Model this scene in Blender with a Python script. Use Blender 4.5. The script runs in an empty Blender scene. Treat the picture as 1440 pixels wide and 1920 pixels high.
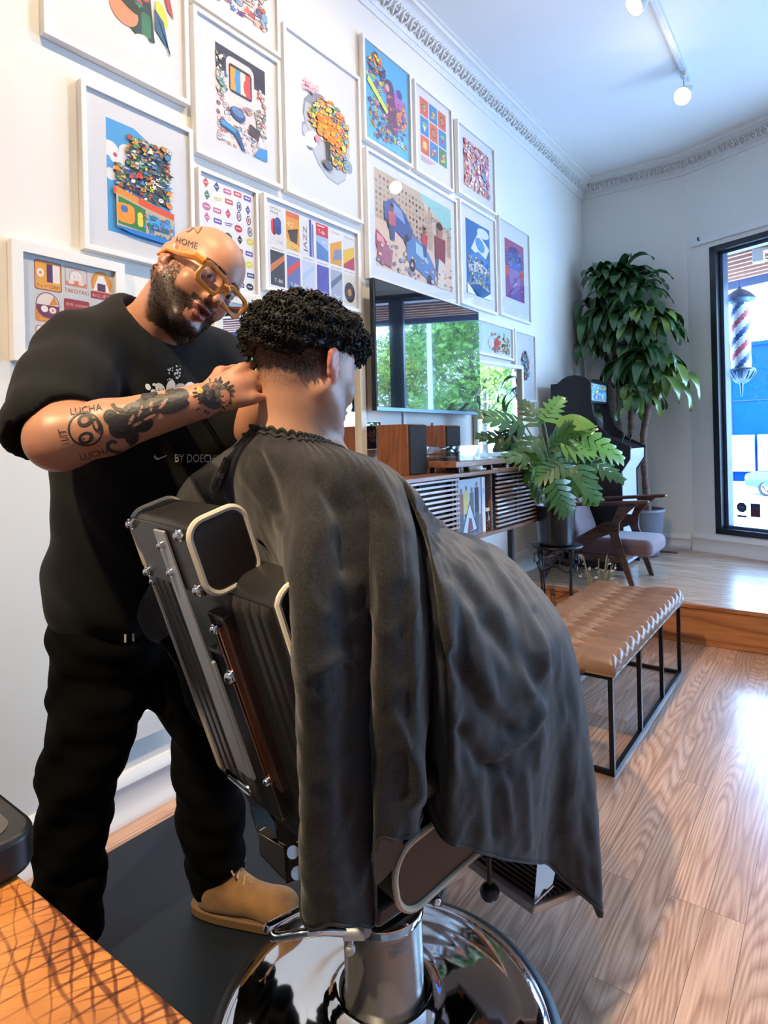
import bpy, math, random
import numpy as np
from mathutils import Vector, Matrix, noise as mnoise
from mathutils.bvhtree import BVHTree
S = bpy.context.scene
COL = S.collection
PI = math.pi
# ------------------------------------------------------------------ camera
FPX, CX, CY, EYE, CAMX = 1170.0, 720.0, 828.0, 1.30, 2.04
ROLL = math.atan(20 / 853.0); YAW = math.atan(math.hypot(853, 20) / FPX)
FWD = np.array([-math.sin(YAW), math.cos(YAW), 0.0]); RT = np.array([math.cos(YAW), math.sin(YAW), 0.0]); UP = np.array([0, 0, 1.0])
RC = math.cos(ROLL) * RT - math.sin(ROLL) * UP; UC = math.cos(ROLL) * UP + math.sin(ROLL) * RT
CAM = np.array([CAMX, 0.0, EYE])
cd = bpy.data.cameras.new('camera'); cam = bpy.data.objects.new('camera', cd); COL.objects.link(cam)
cd.sensor_width = 36; cd.sensor_fit = 'AUTO'; cd.lens = FPX / 1920 * 36; cd.shift_y = -(960 - CY) / 1920; cd.clip_start = 0.02; cd.clip_end = 200
Mc = Matrix.Identity(4)
for i in range(3):
    Mc[i][0] = RC[i]; Mc[i][1] = UC[i]; Mc[i][2] = -FWD[i]; Mc[i][3] = CAM[i]
cam.matrix_world = Mc
S.camera = cam
# ------------------------------------------------------------------ sky, sun, exposure
wd = bpy.data.worlds.new('sky'); S.world = wd; wd.use_nodes = True
_nt = wd.node_tree; _bg = _nt.nodes['Background']
_tc = _nt.nodes.new('ShaderNodeTexCoord'); _sx = _nt.nodes.new('ShaderNodeSeparateXYZ'); _rp = _nt.nodes.new('ShaderNodeValToRGB')
_nt.links.new(_tc.outputs['Generated'], _sx.inputs[0]); _nt.links.new(_sx.outputs['Z'], _rp.inputs[0]); _nt.links.new(_rp.outputs[0], _bg.inputs[0])
_rp.color_ramp.elements[0].color = (.47, .70, 1, 1); _rp.color_ramp.elements[1].color = (.16, .42, 1, 1)
_bg.inputs[1].default_value = 13.0
sd = bpy.data.lights.new('sun', 'SUN'); sun = bpy.data.objects.new('sun', sd); COL.objects.link(sun)
sd.energy = 7.0; sd.angle = .01; sd.color = (1, .95, .86)
sun.rotation_euler = (math.radians(38), 0, math.radians(-12))
S.view_settings.view_transform = 'Standard'; S.view_settings.look = 'None'; S.view_settings.gamma = 1; S.view_settings.use_curve_mapping = False
S.view_settings.exposure = 0.55
S.cycles.max_bounces = 7; S.cycles.diffuse_bounces = 4; S.cycles.glossy_bounces = 4; S.cycles.transparent_max_bounces = 16
S.cycles.sample_clamp_indirect = 6.0; S.cycles.use_denoising = True; S.cycles.caustics_reflective = False; S.cycles.caustics_refractive = False
# the light coming through the shop window (portal that guides the sky light)
pl = bpy.data.lights.new('window_portal', 'AREA'); po = bpy.data.objects.new('window_portal', pl); COL.objects.link(po)
pl.shape = 'RECTANGLE'; pl.size = 4.4; pl.size_y = 2.6; pl.cycles.is_portal = True
# ------------------------------------------------------------------ helpers
def W(px, py, Z): return CAM + Z * (FWD + RC * (px - CX) / FPX + UC * (CY - py) / FPX)
def on(px, py, ax, val):
    d = FWD + RC * (px - CX) / FPX + UC * (CY - py) / FPX
    return CAM + d * ((val - CAM[ax]) / d[ax])
def nrm(v):
    v = np.asarray(v, float); return v / (np.linalg.norm(v) + 1e-12)
MATS = {}
def mat(name, col, rough=.5, metal=0, var=.06, vs=8, bump=0, bs=60, coat=0, spec=.5, sheen=0, trans=0, sss=0, emis=None, es=0, stretch=None, attr=None):
    if name in MATS: return MATS[name]
    m = bpy.data.materials.new(name); m.use_nodes = True; nt = m.node_tree; N = nt.nodes; L = nt.links; b = N['Principled BSDF']
    tc = N.new('ShaderNodeTexCoord'); mp = N.new('ShaderNodeMapping'); L.new(tc.outputs['Object'], mp.inputs[0])
    if stretch: mp.inputs['Scale'].default_value = stretch
    n = N.new('ShaderNodeTexNoise'); n.inputs['Scale'].default_value = vs; n.inputs['Detail'].default_value = 4; L.new(mp.outputs[0], n.inputs[0])
    mx = N.new('ShaderNodeMix'); mx.data_type = 'RGBA'; mx.blend_type = 'MULTIPLY'; mx.inputs[0].default_value = 1
    rp = N.new('ShaderNodeValToRGB'); L.new(n.outputs[0], rp.inputs[0])
    rp.color_ramp.elements[0].position = .3; rp.color_ramp.elements[1].position = .7
    rp.color_ramp.elements[0].color = (1 - var * 2,) * 3 + (1,); rp.color_ramp.elements[1].color = (1 + var * 0, ) * 3 + (1,)
    if attr:
        a = N.new('ShaderNodeAttribute'); a.attribute_name = attr; L.new(a.outputs['Color'], mx.inputs[6])
    else: mx.inputs[6].default_value = tuple(col) + (1,)
    L.new(rp.outputs[0], mx.inputs[7]); L.new(mx.outputs[2], b.inputs['Base Color'])
    b.inputs['Roughness'].default_value = rough; b.inputs['Metallic'].default_value = metal
    b.inputs['Coat Weight'].default_value = coat; b.inputs['Coat Roughness'].default_value = .08
    b.inputs['Specular IOR Level'].default_value = spec; b.inputs['Sheen Weight'].default_value = sheen
    b.inputs['Transmission Weight'].default_value = trans
    if sss:
        b.inputs['Subsurface Weight'].default_value = sss; b.inputs['Subsurface Radius'].default_value = (1, .35, .2); b.inputs['Subsurface Scale'].default_value = .008
    if emis: b.inputs['Emission Color'].default_value = tuple(emis) + (1,); b.inputs['Emission Strength'].default_value = es
    if bump:
        n2 = N.new('ShaderNodeTexNoise'); n2.inputs['Scale'].default_value = bs; n2.inputs['Detail'].default_value = 6; L.new(mp.outputs[0], n2.inputs[0])
        bp = N.new('ShaderNodeBump'); bp.inputs['Strength'].default_value = bump; bp.inputs['Distance'].default_value = .004
        L.new(n2.outputs[0], bp.inputs['Height']); L.new(bp.outputs[0], b.inputs['Normal'])
    MATS[name] = m; return m
def glassmat(name, tint=(1, 1, 1), f=1.0):
    if name in MATS: return MATS[name]
    m = bpy.data.materials.new(name); m.use_nodes = True; nt = m.node_tree; N = nt.nodes; L = nt.links
    for x in list(N): N.remove(x)
    o = N.new('ShaderNodeOutputMaterial'); t = N.new('ShaderNodeBsdfTransparent'); g = N.new('ShaderNodeBsdfGlossy'); mx = N.new('ShaderNodeMixShader')
    fr = N.new('ShaderNodeFresnel'); ge = N.new('ShaderNodeNewGeometry'); mi_ = N.new('ShaderNodeMapRange'); mi_.inputs[3].default_value = 1.5; mi_.inputs[4].default_value = 1 / 1.5; L.new(ge.outputs['Backfacing'], mi_.inputs[0]); L.new(mi_.outputs[0], fr.inputs[0]); ml = N.new('ShaderNodeMath'); ml.operation = 'MULTIPLY'; ml.inputs[1].default_value = f
    ns = N.new('ShaderNodeTexNoise'); ns.inputs['Scale'].default_value = 2; mr = N.new('ShaderNodeMapRange'); mr.inputs[3].default_value = .0; mr.inputs[4].default_value = .02
    L.new(ns.outputs[0], mr.inputs[0]); L.new(mr.outputs[0], g.inputs['Roughness'])
    L.new(fr.outputs[0], ml.inputs[0]); L.new(ml.outputs[0], mx.inputs[0]); t.inputs[0].default_value = tuple(tint) + (1,)
    L.new(t.outputs[0], mx.inputs[1]); L.new(g.outputs[0], mx.inputs[2]); L.new(mx.outputs[0], o.inputs[0]); MATS[name] = m; return m
def woodmat(name, c1, c2, c3, scale=1.0, rough=.4, coat=0, axis='Y', planks=False, bump=.05, freq=26, pw=.085, streak=.5):
    if name in MATS: return MATS[name]
    m = bpy.data.materials.new(name); m.use_nodes = True; nt = m.node_tree; N = nt.nodes; L = nt.links; b = N['Principled BSDF']
    tc = N.new('ShaderNodeTexCoord'); mp = N.new('ShaderNodeMapping'); L.new(tc.outputs['Object'], mp.inputs[0])
    rot = {'Y': (0, 0, -PI / 2), 'X': (0, 0, 0), 'Z': (0, PI / 2, 0)}[axis]; mp.inputs['Rotation'].default_value = rot   # grain runs along local X after this
    src = mp.outputs[0]
    if planks:
        br = N.new('ShaderNodeTexBrick'); L.new(src, br.inputs[0]); br.inputs['Scale'].default_value = 1; br.inputs['Mortar Size'].default_value = .0009
        br.inputs['Brick Width'].default_value = 1.05; br.inputs['Row Height'].default_value = pw; br.offset_frequency = 3; br.offset = .37
        br.inputs['Color1'].default_value = (0, 0, 0, 1); br.inputs['Color2'].default_value = (1, 1, 1, 1); br.inputs['Mortar'].default_value = (.5, .5, .5, 1); br.inputs['Mortar Smooth'].default_value = .1
        off = N.new('ShaderNodeVectorMath'); off.operation = 'MULTIPLY_ADD'; L.new(br.outputs['Color'], off.inputs[0]); off.inputs[1].default_value = (7, 13, 5); L.new(src, off.inputs[2]); src = off.outputs[0]
    st = N.new('ShaderNodeVectorMath'); st.operation = 'MULTIPLY'; st.inputs[1].default_value = (.55 * scale, 5.5 * scale, 5.5 * scale); L.new(src, st.inputs[0])
    n1 = N.new('ShaderNodeTexNoise'); n1.inputs['Scale'].default_value = 1.0; n1.inputs['Detail'].default_value = 1.5; n1.inputs['Roughness'].default_value = .4; L.new(st.outputs[0], n1.inputs[0])
    ml = N.new('ShaderNodeMath'); ml.operation = 'MULTIPLY'; ml.inputs[1].default_value = freq; L.new(n1.outputs[0], ml.inputs[0])
    fr = N.new('ShaderNodeMath'); fr.operation = 'FRACT'; L.new(ml.outputs[0], fr.inputs[0])
    rp = N.new('ShaderNodeValToRGB'); L.new(fr.outputs[0], rp.inputs[0]); e = rp.color_ramp.elements
    e[0].position = 0; e[0].color = tuple(c2) + (1,); e[1].position = .55; e[1].color = tuple(c1) + (1,); x = e.new(.86); x.color = tuple(.5 * (np.array(c1) + np.array(c2))) + (1,); x = e.new(.97); x.color = tuple(c2) + (1,)
    s2 = N.new('ShaderNodeVectorMath'); s2.operation = 'MULTIPLY'; s2.inputs[1].default_value = (6 * scale, 170 * scale, 170 * scale); L.new(src, s2.inputs[0])
    n2 = N.new('ShaderNodeTexNoise'); n2.inputs['Scale'].default_value = 1; n2.inputs['Detail'].default_value = 3; L.new(s2.outputs[0], n2.inputs[0])
    mx = N.new('ShaderNodeMix'); mx.data_type = 'RGBA'; mx.blend_type = 'MULTIPLY'; mx.inputs[0].default_value = streak; L.new(rp.outputs[0], mx.inputs[6])
    rp2 = N.new('ShaderNodeValToRGB'); L.new(n2.outputs[0], rp2.inputs[0]); rp2.color_ramp.elements[0].position = .36; rp2.color_ramp.elements[0].color = tuple(c3) + (1,); rp2.color_ramp.elements[1].position = .56; rp2.color_ramp.elements[1].color = (1, 1, 1, 1)
    L.new(rp2.outputs[0], mx.inputs[7]); out = mx.outputs[2]
    if planks:
        m2 = N.new('ShaderNodeMix'); m2.data_type = 'RGBA'; m2.blend_type = 'MULTIPLY'; m2.inputs[0].default_value = 1; L.new(out, m2.inputs[6])
        mr = N.new('ShaderNodeMapRange'); L.new(br.outputs['Color'], mr.inputs[0]); mr.inputs[3].default_value = .82; mr.inputs[4].default_value = 1.12; L.new(mr.outputs[0], m2.inputs[7])
        m3 = N.new('ShaderNodeMix'); m3.data_type = 'RGBA'; L.new(br.outputs['Fac'], m3.inputs[0]); L.new(m2.outputs[2], m3.inputs[6]); m3.inputs[7].default_value = tuple(np.array(c2) * .35) + (1,); out = m3.outputs[2]
    L.new(out, b.inputs['Base Color']); b.inputs['Roughness'].default_value = rough; b.inputs['Coat Weight'].default_value = coat; b.inputs['Coat Roughness'].default_value = .12
    if bump:
        bp = N.new('ShaderNodeBump'); bp.inputs['Strength'].default_value = bump; bp.inputs['Distance'].default_value = .002; L.new(n2.outputs[0], bp.inputs['Height']); L.new(bp.outputs[0], b.inputs['Normal'])
    MATS[name] = m; return m
def rotz(a): c, s = math.cos(a), math.sin(a); return np.array([[c, -s, 0], [s, c, 0], [0, 0, 1.0]])
def frame_to(z, x=None):
    z = nrm(z); x = np.array([1, 0, 0.]) if x is None else np.asarray(x, float)
    if abs(x @ z) / (np.linalg.norm(x) + 1e-9) > .95: x = np.array([0, 1, 0.]) if abs(z[1]) < .9 else np.array([0, 0, 1.])
    x = nrm(x - z * (x @ z)); return np.array([x, np.cross(z, x), z]).T
def invM(o):
    M = Matrix.Identity(4)
    while o is not None:
        M = (Matrix.Translation(o.location) @ o.rotation_euler.to_matrix().to_4x4()) @ M; o = o.parent
    return np.array(M.inverted())
class MB:
    def __init__(s): s.v = []; s.f = []; s.m = []; s.c = []; s.mi = 0; s.col = (1, 1, 1)
    def add(s, vs, fs, mi=None, col=None):
        k = len(s.v); s.v.extend([tuple(map(float, p)) for p in vs])
        for f in fs: s.f.append(tuple(i + k for i in f)); s.m.append(s.mi if mi is None else mi); s.c.append(col or s.col)
        return s
    def box(s, c, d, R=None, mi=None, col=None):
        R = np.eye(3) if R is None else R; c = np.asarray(c, float)
        vs = [c + R @ (np.array([x, y, z]) * np.array(d) / 2) for x in (-1, 1) for y in (-1, 1) for z in (-1, 1)]
        return s.add(vs, [(0, 1, 3, 2), (4, 6, 7, 5), (0, 4, 5, 1), (2, 3, 7, 6), (0, 2, 6, 4), (1, 5, 7, 3)], mi, col)
    def bx(s, a, b, mi=None, col=None):
        a = np.array(a, float); b = np.array(b, float); return s.box((a + b) / 2, np.abs(b - a), None, mi, col)
    def bar(s, a, b, w, h=None, x=None, mi=None):
        a = np.asarray(a, float); b = np.asarray(b, float); R = frame_to(b - a, x); return s.box((a + b) / 2, (w, h or w, np.linalg.norm(b - a)), R, mi)
    def tube(s, pts, r, n=10, closed=False, mi=None, cap=True, col=None):
        pts = [np.asarray(p, float) for p in pts]; K = len(pts); rs = r if hasattr(r, '__len__') else [r] * K; vs = []; X = None
        for i, p in enumerate(pts):
            t = (pts[(i + 1) % K] - pts[i - 1]) if closed else (pts[min(i + 1, K - 1)] - pts[max(i - 1, 0)])
            R = frame_to(t, X); X = R[:, 0]
            for j in range(n):
                a = 2 * PI * j / n; vs.append(p + rs[i] * (R[:, 0] * math.cos(a) + R[:, 1] * math.sin(a)))
        fs = []
        for i in range(K if closed else K - 1):
            for j in range(n):
                a = i * n + j; b = i * n + (j + 1) % n; c = ((i + 1) % K) * n + (j + 1) % n; d = ((i + 1) % K) * n + j; fs.append((a, b, c, d))
        if not closed and cap: fs.append(tuple(range(n - 1, -1, -1))); fs.append(tuple((K - 1) * n + j for j in range(n)))
        return s.add(vs, fs, mi, col)
    def cyl(s, a, b, r, r2=None, n=20, mi=None, col=None): return s.tube([a, b], [r, r if r2 is None else r2], n, mi=mi, col=col)
    def lathe(s, prof, c=(0, 0, 0), R=None, n=32, mi=None, col=None):
        R = np.eye(3) if R is None else R; c = np.asarray(c, float); vs = []; fs = []; K = len(prof)
        for (r, z) in prof:
            for j in range(n): a = 2 * PI * j / n; vs.append(c + R @ np.array([r * math.cos(a), r * math.sin(a), z]))
        for i in range(K - 1):
            for j in range(n): fs.append((i * n + j, i * n + (j + 1) % n, (i + 1) * n + (j + 1) % n, (i + 1) * n + j))
        if prof[0][0] > 1e-4: fs.append(tuple(range(n - 1, -1, -1)))
        if prof[-1][0] > 1e-4: fs.append(tuple((K - 1) * n + j for j in range(n)))
        return s.add(vs, fs, mi, col)
    def ball(s, c, r, R=None, n=14, mi=None, col=None):
        r = np.array([r] * 3 if not hasattr(r, '__len__') else r, float); R = np.eye(3) if R is None else R; vs = []; fs = []; h = n // 2
        for i in range(h + 1):
            p = PI * i / h
            for j in range(n): a = 2 * PI * j / n; vs.append(np.asarray(c) + R @ (r * np.array([math.sin(p) * math.cos(a), math.sin(p) * math.sin(a), -math.cos(p)])))
        for i in range(h):
            for j in range(n): fs.append((i * n + j, i * n + (j + 1) % n, (i + 1) * n + (j + 1) % n, (i + 1) * n + j))
        return s.add(vs, fs, mi, col)
    def prism(s, poly, O, X, Y, T, mi=None, col=None):   # poly 2d, plane O+X*u+Y*v, extruded by vector T
        O, X, Y, T = [np.asarray(q, float) for q in (O, X, Y, T)]; n = len(poly)
        a = [O + X * u + Y * v for u, v in poly]; b = [p + T for p in a]
        return s.add(a + b, [tuple(range(n - 1, -1, -1)), tuple(range(n, 2 * n))] + [(i, (i + 1) % n, n + (i + 1) % n, n + i) for i in range(n)], mi, col)
    def build(s, name, mats, parent=None, smooth=40, bevel=0, sub=0, bseg=2, solid=0, colattr=False):
        v = np.array(s.v, float); mats = mats if isinstance(mats, (list, tuple)) else [mats]
        if parent is not None:
            M = invM(parent); v = v @ M[:3, :3].T + M[:3, 3]; loc = None
        else:
            lo, hi = v.min(0), v.max(0); loc = np.array([(lo[0] + hi[0]) / 2, (lo[1] + hi[1]) / 2, lo[2]]); v = v - loc
        me = bpy.data.meshes.new(name); me.from_pydata(v.tolist(), [], s.f)
        for m in mats: me.materials.append(m)
        if len(mats) > 1: me.polygons.foreach_set('material_index', s.m)
        if colattr:
            ca = me.color_attributes.new('Col', 'FLOAT_COLOR', 'CORNER'); dat = []
            for p, c in zip(me.polygons, s.c): dat += [*c, 1.0] * p.loop_total
            ca.data.foreach_set('color', dat)
        if smooth is not None and smooth is not False:
            me.polygons.foreach_set('use_smooth', [True] * len(me.polygons))
            if smooth < 180: me.set_sharp_from_angle(angle=math.radians(smooth))
        me.update()
        o = bpy.data.objects.new(name, me); COL.objects.link(o)
        if parent is not None: o.parent = parent
        else: o.location = loc
        if solid: md = o.modifiers.new('s', 'SOLIDIFY'); md.thickness = solid; md.offset = 0
        if bevel: md = o.modifiers.new('b', 'BEVEL'); md.width = bevel; md.segments = bseg; md.limit_method = 'ANGLE'; md.angle_limit = math.radians(35)
        if sub: md = o.modifiers.new('u', 'SUBSURF'); md.levels = sub; md.render_levels = sub
        return o
def tag(o, label, cat, group=None):
    o['label'] = label; o['category'] = cat
    if group: o['group'] = group
    return o
def thing(name, loc, label, cat, group=None, rz=0):
    o = bpy.data.objects.new(name, None); COL.objects.link(o); o.location = loc; o.rotation_euler = (0, 0, rz); o.empty_display_size = .1
    return tag(o, label, cat, group)
def struct(o): o['kind'] = 'structure'; return o
def dup(o, loc, label=None, parent=None, rz=None):
    c = o.copy(); COL.objects.link(c)
    if parent is not None: c.parent = parent
    if loc is not None: c.location = loc
    if rz is not None: c.rotation_euler[2] = rz
    if label: c['label'] = label
    for ch in [q for q in bpy.data.objects if q.parent == o]: dup(ch, None, None, c)
    return c
def catmull(P, n):
    P = np.asarray(P, float); K = len(P); E = np.concatenate([[2 * P[0] - P[1]], P, [2 * P[-1] - P[-2]]]); out = []
    for i in range(K - 1):
        p0, p1, p2, p3 = E[i:i + 4]
        for k in range(n):
            t = k / n; out.append(.5 * ((2 * p1) + (-p0 + p2) * t + (2 * p0 - 5 * p1 + 4 * p2 - p3) * t * t + (-p0 + 3 * p1 - 3 * p2 + p3) * t ** 3))
    out.append(P[-1]); return np.array(out)
def rrect(w, h, r, n=5):
    out = []
    for cx, cy, a0 in ((w / 2 - r, h / 2 - r, 0), (-w / 2 + r, h / 2 - r, PI / 2), (-w / 2 + r, -h / 2 + r, PI), (w / 2 - r, -h / 2 + r, 1.5 * PI)):
        for k in range(n + 1): a = a0 + PI / 2 * k / n; out.append((cx + r * math.cos(a), cy + r * math.sin(a)))
    return out
# text outlines -> polygons
_tcache = {}
def textmesh(body):
    if body in _tcache: return _tcache[body]
    c = bpy.data.curves.new('t', 'FONT'); c.body = body; c.resolution_u = 2; c.align_x = 'CENTER'; c.align_y = 'CENTER'
    o = bpy.data.objects.new('t', c); COL.objects.link(o); dg = bpy.context.evaluated_depsgraph_get(); dg.update()
    m = bpy.data.meshes.new_from_object(o.evaluated_get(dg)); vs = np.array([v.co[:2] for v in m.vertices]); fs = [tuple(p.vertices) for p in m.polygons]
    bpy.data.objects.remove(o); bpy.data.curves.remove(c); bpy.data.meshes.remove(m)
    if len(vs): vs = vs - (vs.max(0) + vs.min(0)) / 2; vs = vs / max(vs.max(0)[1] - vs.min(0)[1], 1e-6)
    _tcache[body] = (vs, fs); return vs, fs
# ------------------------------------------------------------------ implicit bodies
class Field:
    def __init__(s, xs, ys, zs):
        s.ax = [np.asarray(a, np.float32) for a in (xs, ys, zs)]; s.F = np.full([len(a) for a in s.ax], 1.0, np.float32)
    def reg(s, lo, hi, mg):
        sl = []
        for a, l, h in zip(s.ax, lo, hi):
            i0 = max(0, int(np.searchsorted(a, l - mg)) - 1); i1 = min(len(a), int(np.searchsorted(a, h + mg)) + 1); sl.append(slice(i0, max(i1, i0 + 1)))
        g = np.meshgrid(*[a[q] for a, q in zip(s.ax, sl)], indexing='ij'); return tuple(sl), g
    def comb(s, sl, d, k, sub):
        A = s.F[sl]
        if sub:
            d = -d
            if k <= 0: s.F[sl] = np.maximum(A, d)
            else: h = np.clip(.5 - .5 * (A - d) / k, 0, 1); s.F[sl] = A + (d - A) * h + k * h * (1 - h)
        else:
            if k <= 0: s.F[sl] = np.minimum(A, d)
            else: h = np.clip(.5 + .5 * (A - d) / k, 0, 1); s.F[sl] = A + (d - A) * h - k * h * (1 - h)
    def cone(s, a, b, ra, rb=None, k=.02, sub=False, sq=None):
        a = np.asarray(a, float); b = np.asarray(b, float); rb = ra if rb is None else rb; R = max(ra, rb)
        sl, g = s.reg(np.minimum(a, b) - R, np.maximum(a, b) + R, k + .03); ab = b - a; L = ab @ ab + 1e-9
        p = [g[i] - a[i] for i in range(3)]; t = np.clip((p[0] * ab[0] + p[1] * ab[1] + p[2] * ab[2]) / L, 0, 1)
        q = [p[i] - t * ab[i] for i in range(3)]
        if sq is not None:   # squash: (axis, factor)
            n, f = nrm(sq[0]), sq[1]; dn = q[0] * n[0] + q[1] * n[1] + q[2] * n[2]; q = [q[i] + n[i] * dn * (f - 1) for i in range(3)]
        s.comb(sl, np.sqrt(q[0] ** 2 + q[1] ** 2 + q[2] ** 2) - (ra + (rb - ra) * t), k, sub); return s
    def chain(s, pts, rs, k=.02, **kw):
        for i in range(len(pts) - 1): s.cone(pts[i], pts[i + 1], rs[i], rs[i + 1], k if i else kw.get('k0', k), **{a: b for a, b in kw.items() if a != 'k0'})
        return s
    def ell(s, c, r, R=None, k=.02, sub=False):
        c = np.asarray(c, float); r = np.asarray(r, float); m = r.max(); sl, g = s.reg(c - m, c + m, k + .03); R = np.eye(3) if R is None else R
        p = [g[i] - c[i] for i in range(3)]; q = [sum(R[j, i] * p[j] for j in range(3)) for i in range(3)]
        k0 = np.sqrt(sum((q[i] / r[i]) ** 2 for i in range(3))); k1 = np.sqrt(sum((q[i] / r[i] ** 2) ** 2 for i in range(3))) + 1e-6
        s.comb(sl, k0 * (k0 - 1) / k1, k, sub); return s
    def plane(s, p, n):  # keep the side opposite to n
        g = np.meshgrid(*s.ax, indexing='ij'); n = nrm(n); s.F = np.maximum(s.F, sum((g[i] - p[i]) * n[i] for i in range(3))).astype(np.float32); return s
    def warp(s, fn):
        g = np.meshgrid(*s.ax, indexing='ij'); s.F = (s.F + fn(*g)).astype(np.float32); return s
    def mesh(s):
        F = s.F; nx, ny, nz = F.shape; ins = F < 0
        c = [ins[i:nx - 1 + i, j:ny - 1 + j, k:nz - 1 + k] for i in (0, 1) for j in (0, 1) for k in (0, 1)]
        al = c[0].copy(); an = c[0].copy()
        for q in c[1:]: al &= q; an |= q
        act = an & ~al; I = np.argwhere(act); idx = -np.ones(act.shape, np.int64); idx[act] = np.arange(len(I))
        acc = np.zeros((len(I), 3)); cnt = np.zeros(len(I))
        for ax in range(3):
            o = [q for q in range(3) if q != ax]
            for u in (0, 1):
                for v in (0, 1):
                    a = I.copy(); a[:, o[0]] += u; a[:, o[1]] += v; b = a.copy(); b[:, ax] += 1
                    fa = F[a[:, 0], a[:, 1], a[:, 2]]; fb = F[b[:, 0], b[:, 1], b[:, 2]]; x = (fa < 0) != (fb < 0)
                    t = np.where(x, fa / np.where(x, fa - fb, 1), 0)
                    P = np.stack([s.ax[q][a[:, q]] for q in range(3)], 1).astype(float); P[:, ax] += t * (s.ax[ax][b[:, ax]] - s.ax[ax][a[:, ax]])
                    acc += P * x[:, None]; cnt += x
        V = acc / np.maximum(cnt, 1)[:, None]; faces = []
        for ax in range(3):
            o1, o2 = (ax + 1) % 3, (ax + 2) % 3; sh = [slice(None)] * 3; sh2 = [slice(None)] * 3; sh[ax] = slice(0, -1); sh2[ax] = slice(1, None)
            A = ins[tuple(sh)]; B = ins[tuple(sh2)]; E = np.argwhere(A != B)
            ok = (E[:, o1] > 0) & (E[:, o2] > 0) & (E[:, o1] < F.shape[o1] - 1) & (E[:, o2] < F.shape[o2] - 1); E = E[ok]
            def g(d1, d2): q = E.copy(); q[:, o1] -= d1; q[:, o2] -= d2; return idx[q[:, 0], q[:, 1], q[:, 2]]
            Q = np.stack([g(1, 1), g(0, 1), g(0, 0), g(1, 0)], 1); fl = ~A[E[:, 0], E[:, 1], E[:, 2]]; Q[fl] = Q[fl][:, ::-1]; faces.append(Q)
        Q = np.concatenate(faces); Q = Q[(Q >= 0).all(1)]; return V, Q
def lsmooth(V, Q, it=2, lam=.5):
    n = len(V); a = np.concatenate([Q[:, i] for i in range(4)]); b = np.concatenate([Q[:, (i + 1) % 4] for i in range(4)])
    for _ in range(it):
        acc = np.zeros_like(V); cnt = np.zeros(n)
        for x, y in ((a, b), (b, a)):
            for k in range(3): acc[:, k] += np.bincount(x, V[y, k], n)
            cnt += np.bincount(x, minlength=n)
        V = V + lam * (acc / np.maximum(cnt, 1)[:, None] - V)
    return V
def vnormals(V, Q):
    n = np.cross(V[Q[:, 2]] - V[Q[:, 0]], V[Q[:, 3]] - V[Q[:, 1]]); N = np.zeros_like(V)
    for i in range(4):
        for k in range(3): N[:, k] += np.bincount(Q[:, i], n[:, k], len(V))
    return N / (np.linalg.norm(N, axis=1)[:, None] + 1e-12)
def qmesh(name, V, Q, mats, parent, cols=None, extra=None):
    """mesh from arrays; cols = per-vertex colour; extra = MB appended with its own materials/colours"""
    mats = mats if isinstance(mats, (list, tuple)) else [mats]; M = invM(parent) if parent is not None else np.eye(4)
    V = np.asarray(V); nv = len(V); F = [tuple(q) for q in Q.tolist()]; allv = V; mi = [0] * len(F)
    if extra is not None and extra.f:
        allv = np.concatenate([V, np.array(extra.v)]); F += [tuple(i + nv for i in f) for f in extra.f]; mi += list(extra.m)
    P = allv @ M[:3, :3].T + M[:3, 3]; me = bpy.data.meshes.new(name); me.from_pydata(P.tolist(), [], F)
    for m in mats: me.materials.append(m)
    me.polygons.foreach_set('material_index', mi)
    if cols is not None:
        c = np.ones((len(allv), 4)); c[:nv, :3] = cols
        if extra is not None:
            for f, cc in zip(extra.f, extra.c):
                for i in f: c[nv + i, :3] = cc
        ca = me.color_attributes.new('Col', 'FLOAT_COLOR', 'POINT'); ca.data.foreach_set('color', c.ravel())
    me.polygons.foreach_set('use_smooth', [True] * len(me.polygons)); me.update()
    o = bpy.data.objects.new(name, me); COL.objects.link(o)
    if parent is not None: o.parent = parent
    return o
def axis(lo, hi, h, fine=None, hf=None):
    out = [lo]
    while out[-1] < hi:
        x = out[-1]; st = h
        if fine:
            for a, b in (fine if isinstance(fine[0], tuple) else [fine]):
                if a - h <= x <= b: st = hf
        out.append(x + st)
    return np.array(out)
# ------------------------------------------------------------------ room shell
CEIL = 3.82; PLAT = .247; PY = 4.262
white_wall = mat('warm_white_wall_paint', (.80, .775, .72), .75, var=.015, vs=1.5, bump=.04, bs=220)
ceil_m = mat('white_ceiling_paint', (.80, .80, .80), .8, var=.015, vs=2, bump=.03, bs=90)
trim_m = mat('white_gloss_trim', (.80, .79, .77), .32, var=.02, vs=5)
corn_m = mat('plaster_cornice_white', (.78, .77, .75), .6, var=.04, vs=30)
oak = woodmat('oak_floor', (.70, .44, .30), (.46, .255, .155), (.66, .58, .52), rough=.30, coat=.4, axis='Y', planks=True, freq=34, pw=.095, streak=.75)
oak2 = woodmat('oak_platform', (.66, .46, .31), (.40, .24, .14), (.8, .74, .68), rough=.3, coat=.35, axis='X', planks=True, freq=14)
riser_m = woodmat('orange_oak_riser', (.50, .20, .065), (.30, .10, .03), (.6, .5, .42), rough=.35, coat=.2, axis='X', freq=10, scale=.8)
K0 = np.array([.95, 6.25, 0]); WT = np.array([.923, -.385, 0]); WT = WT / np.linalg.norm(WT); WN = np.array([-WT[1] * -1, -WT[0], 0]); WN = np.array([WT[1], -WT[0], 0])  # WN points into the room
def ww(s, n, z): return K0 + WT * s + WN * n + np.array([0, 0, z])
WL = 5.4
m = MB(); m.bx((-.1, -2.6, -.1), (6.2, PY, 0)); struct(m.build('floor', oak))
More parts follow.
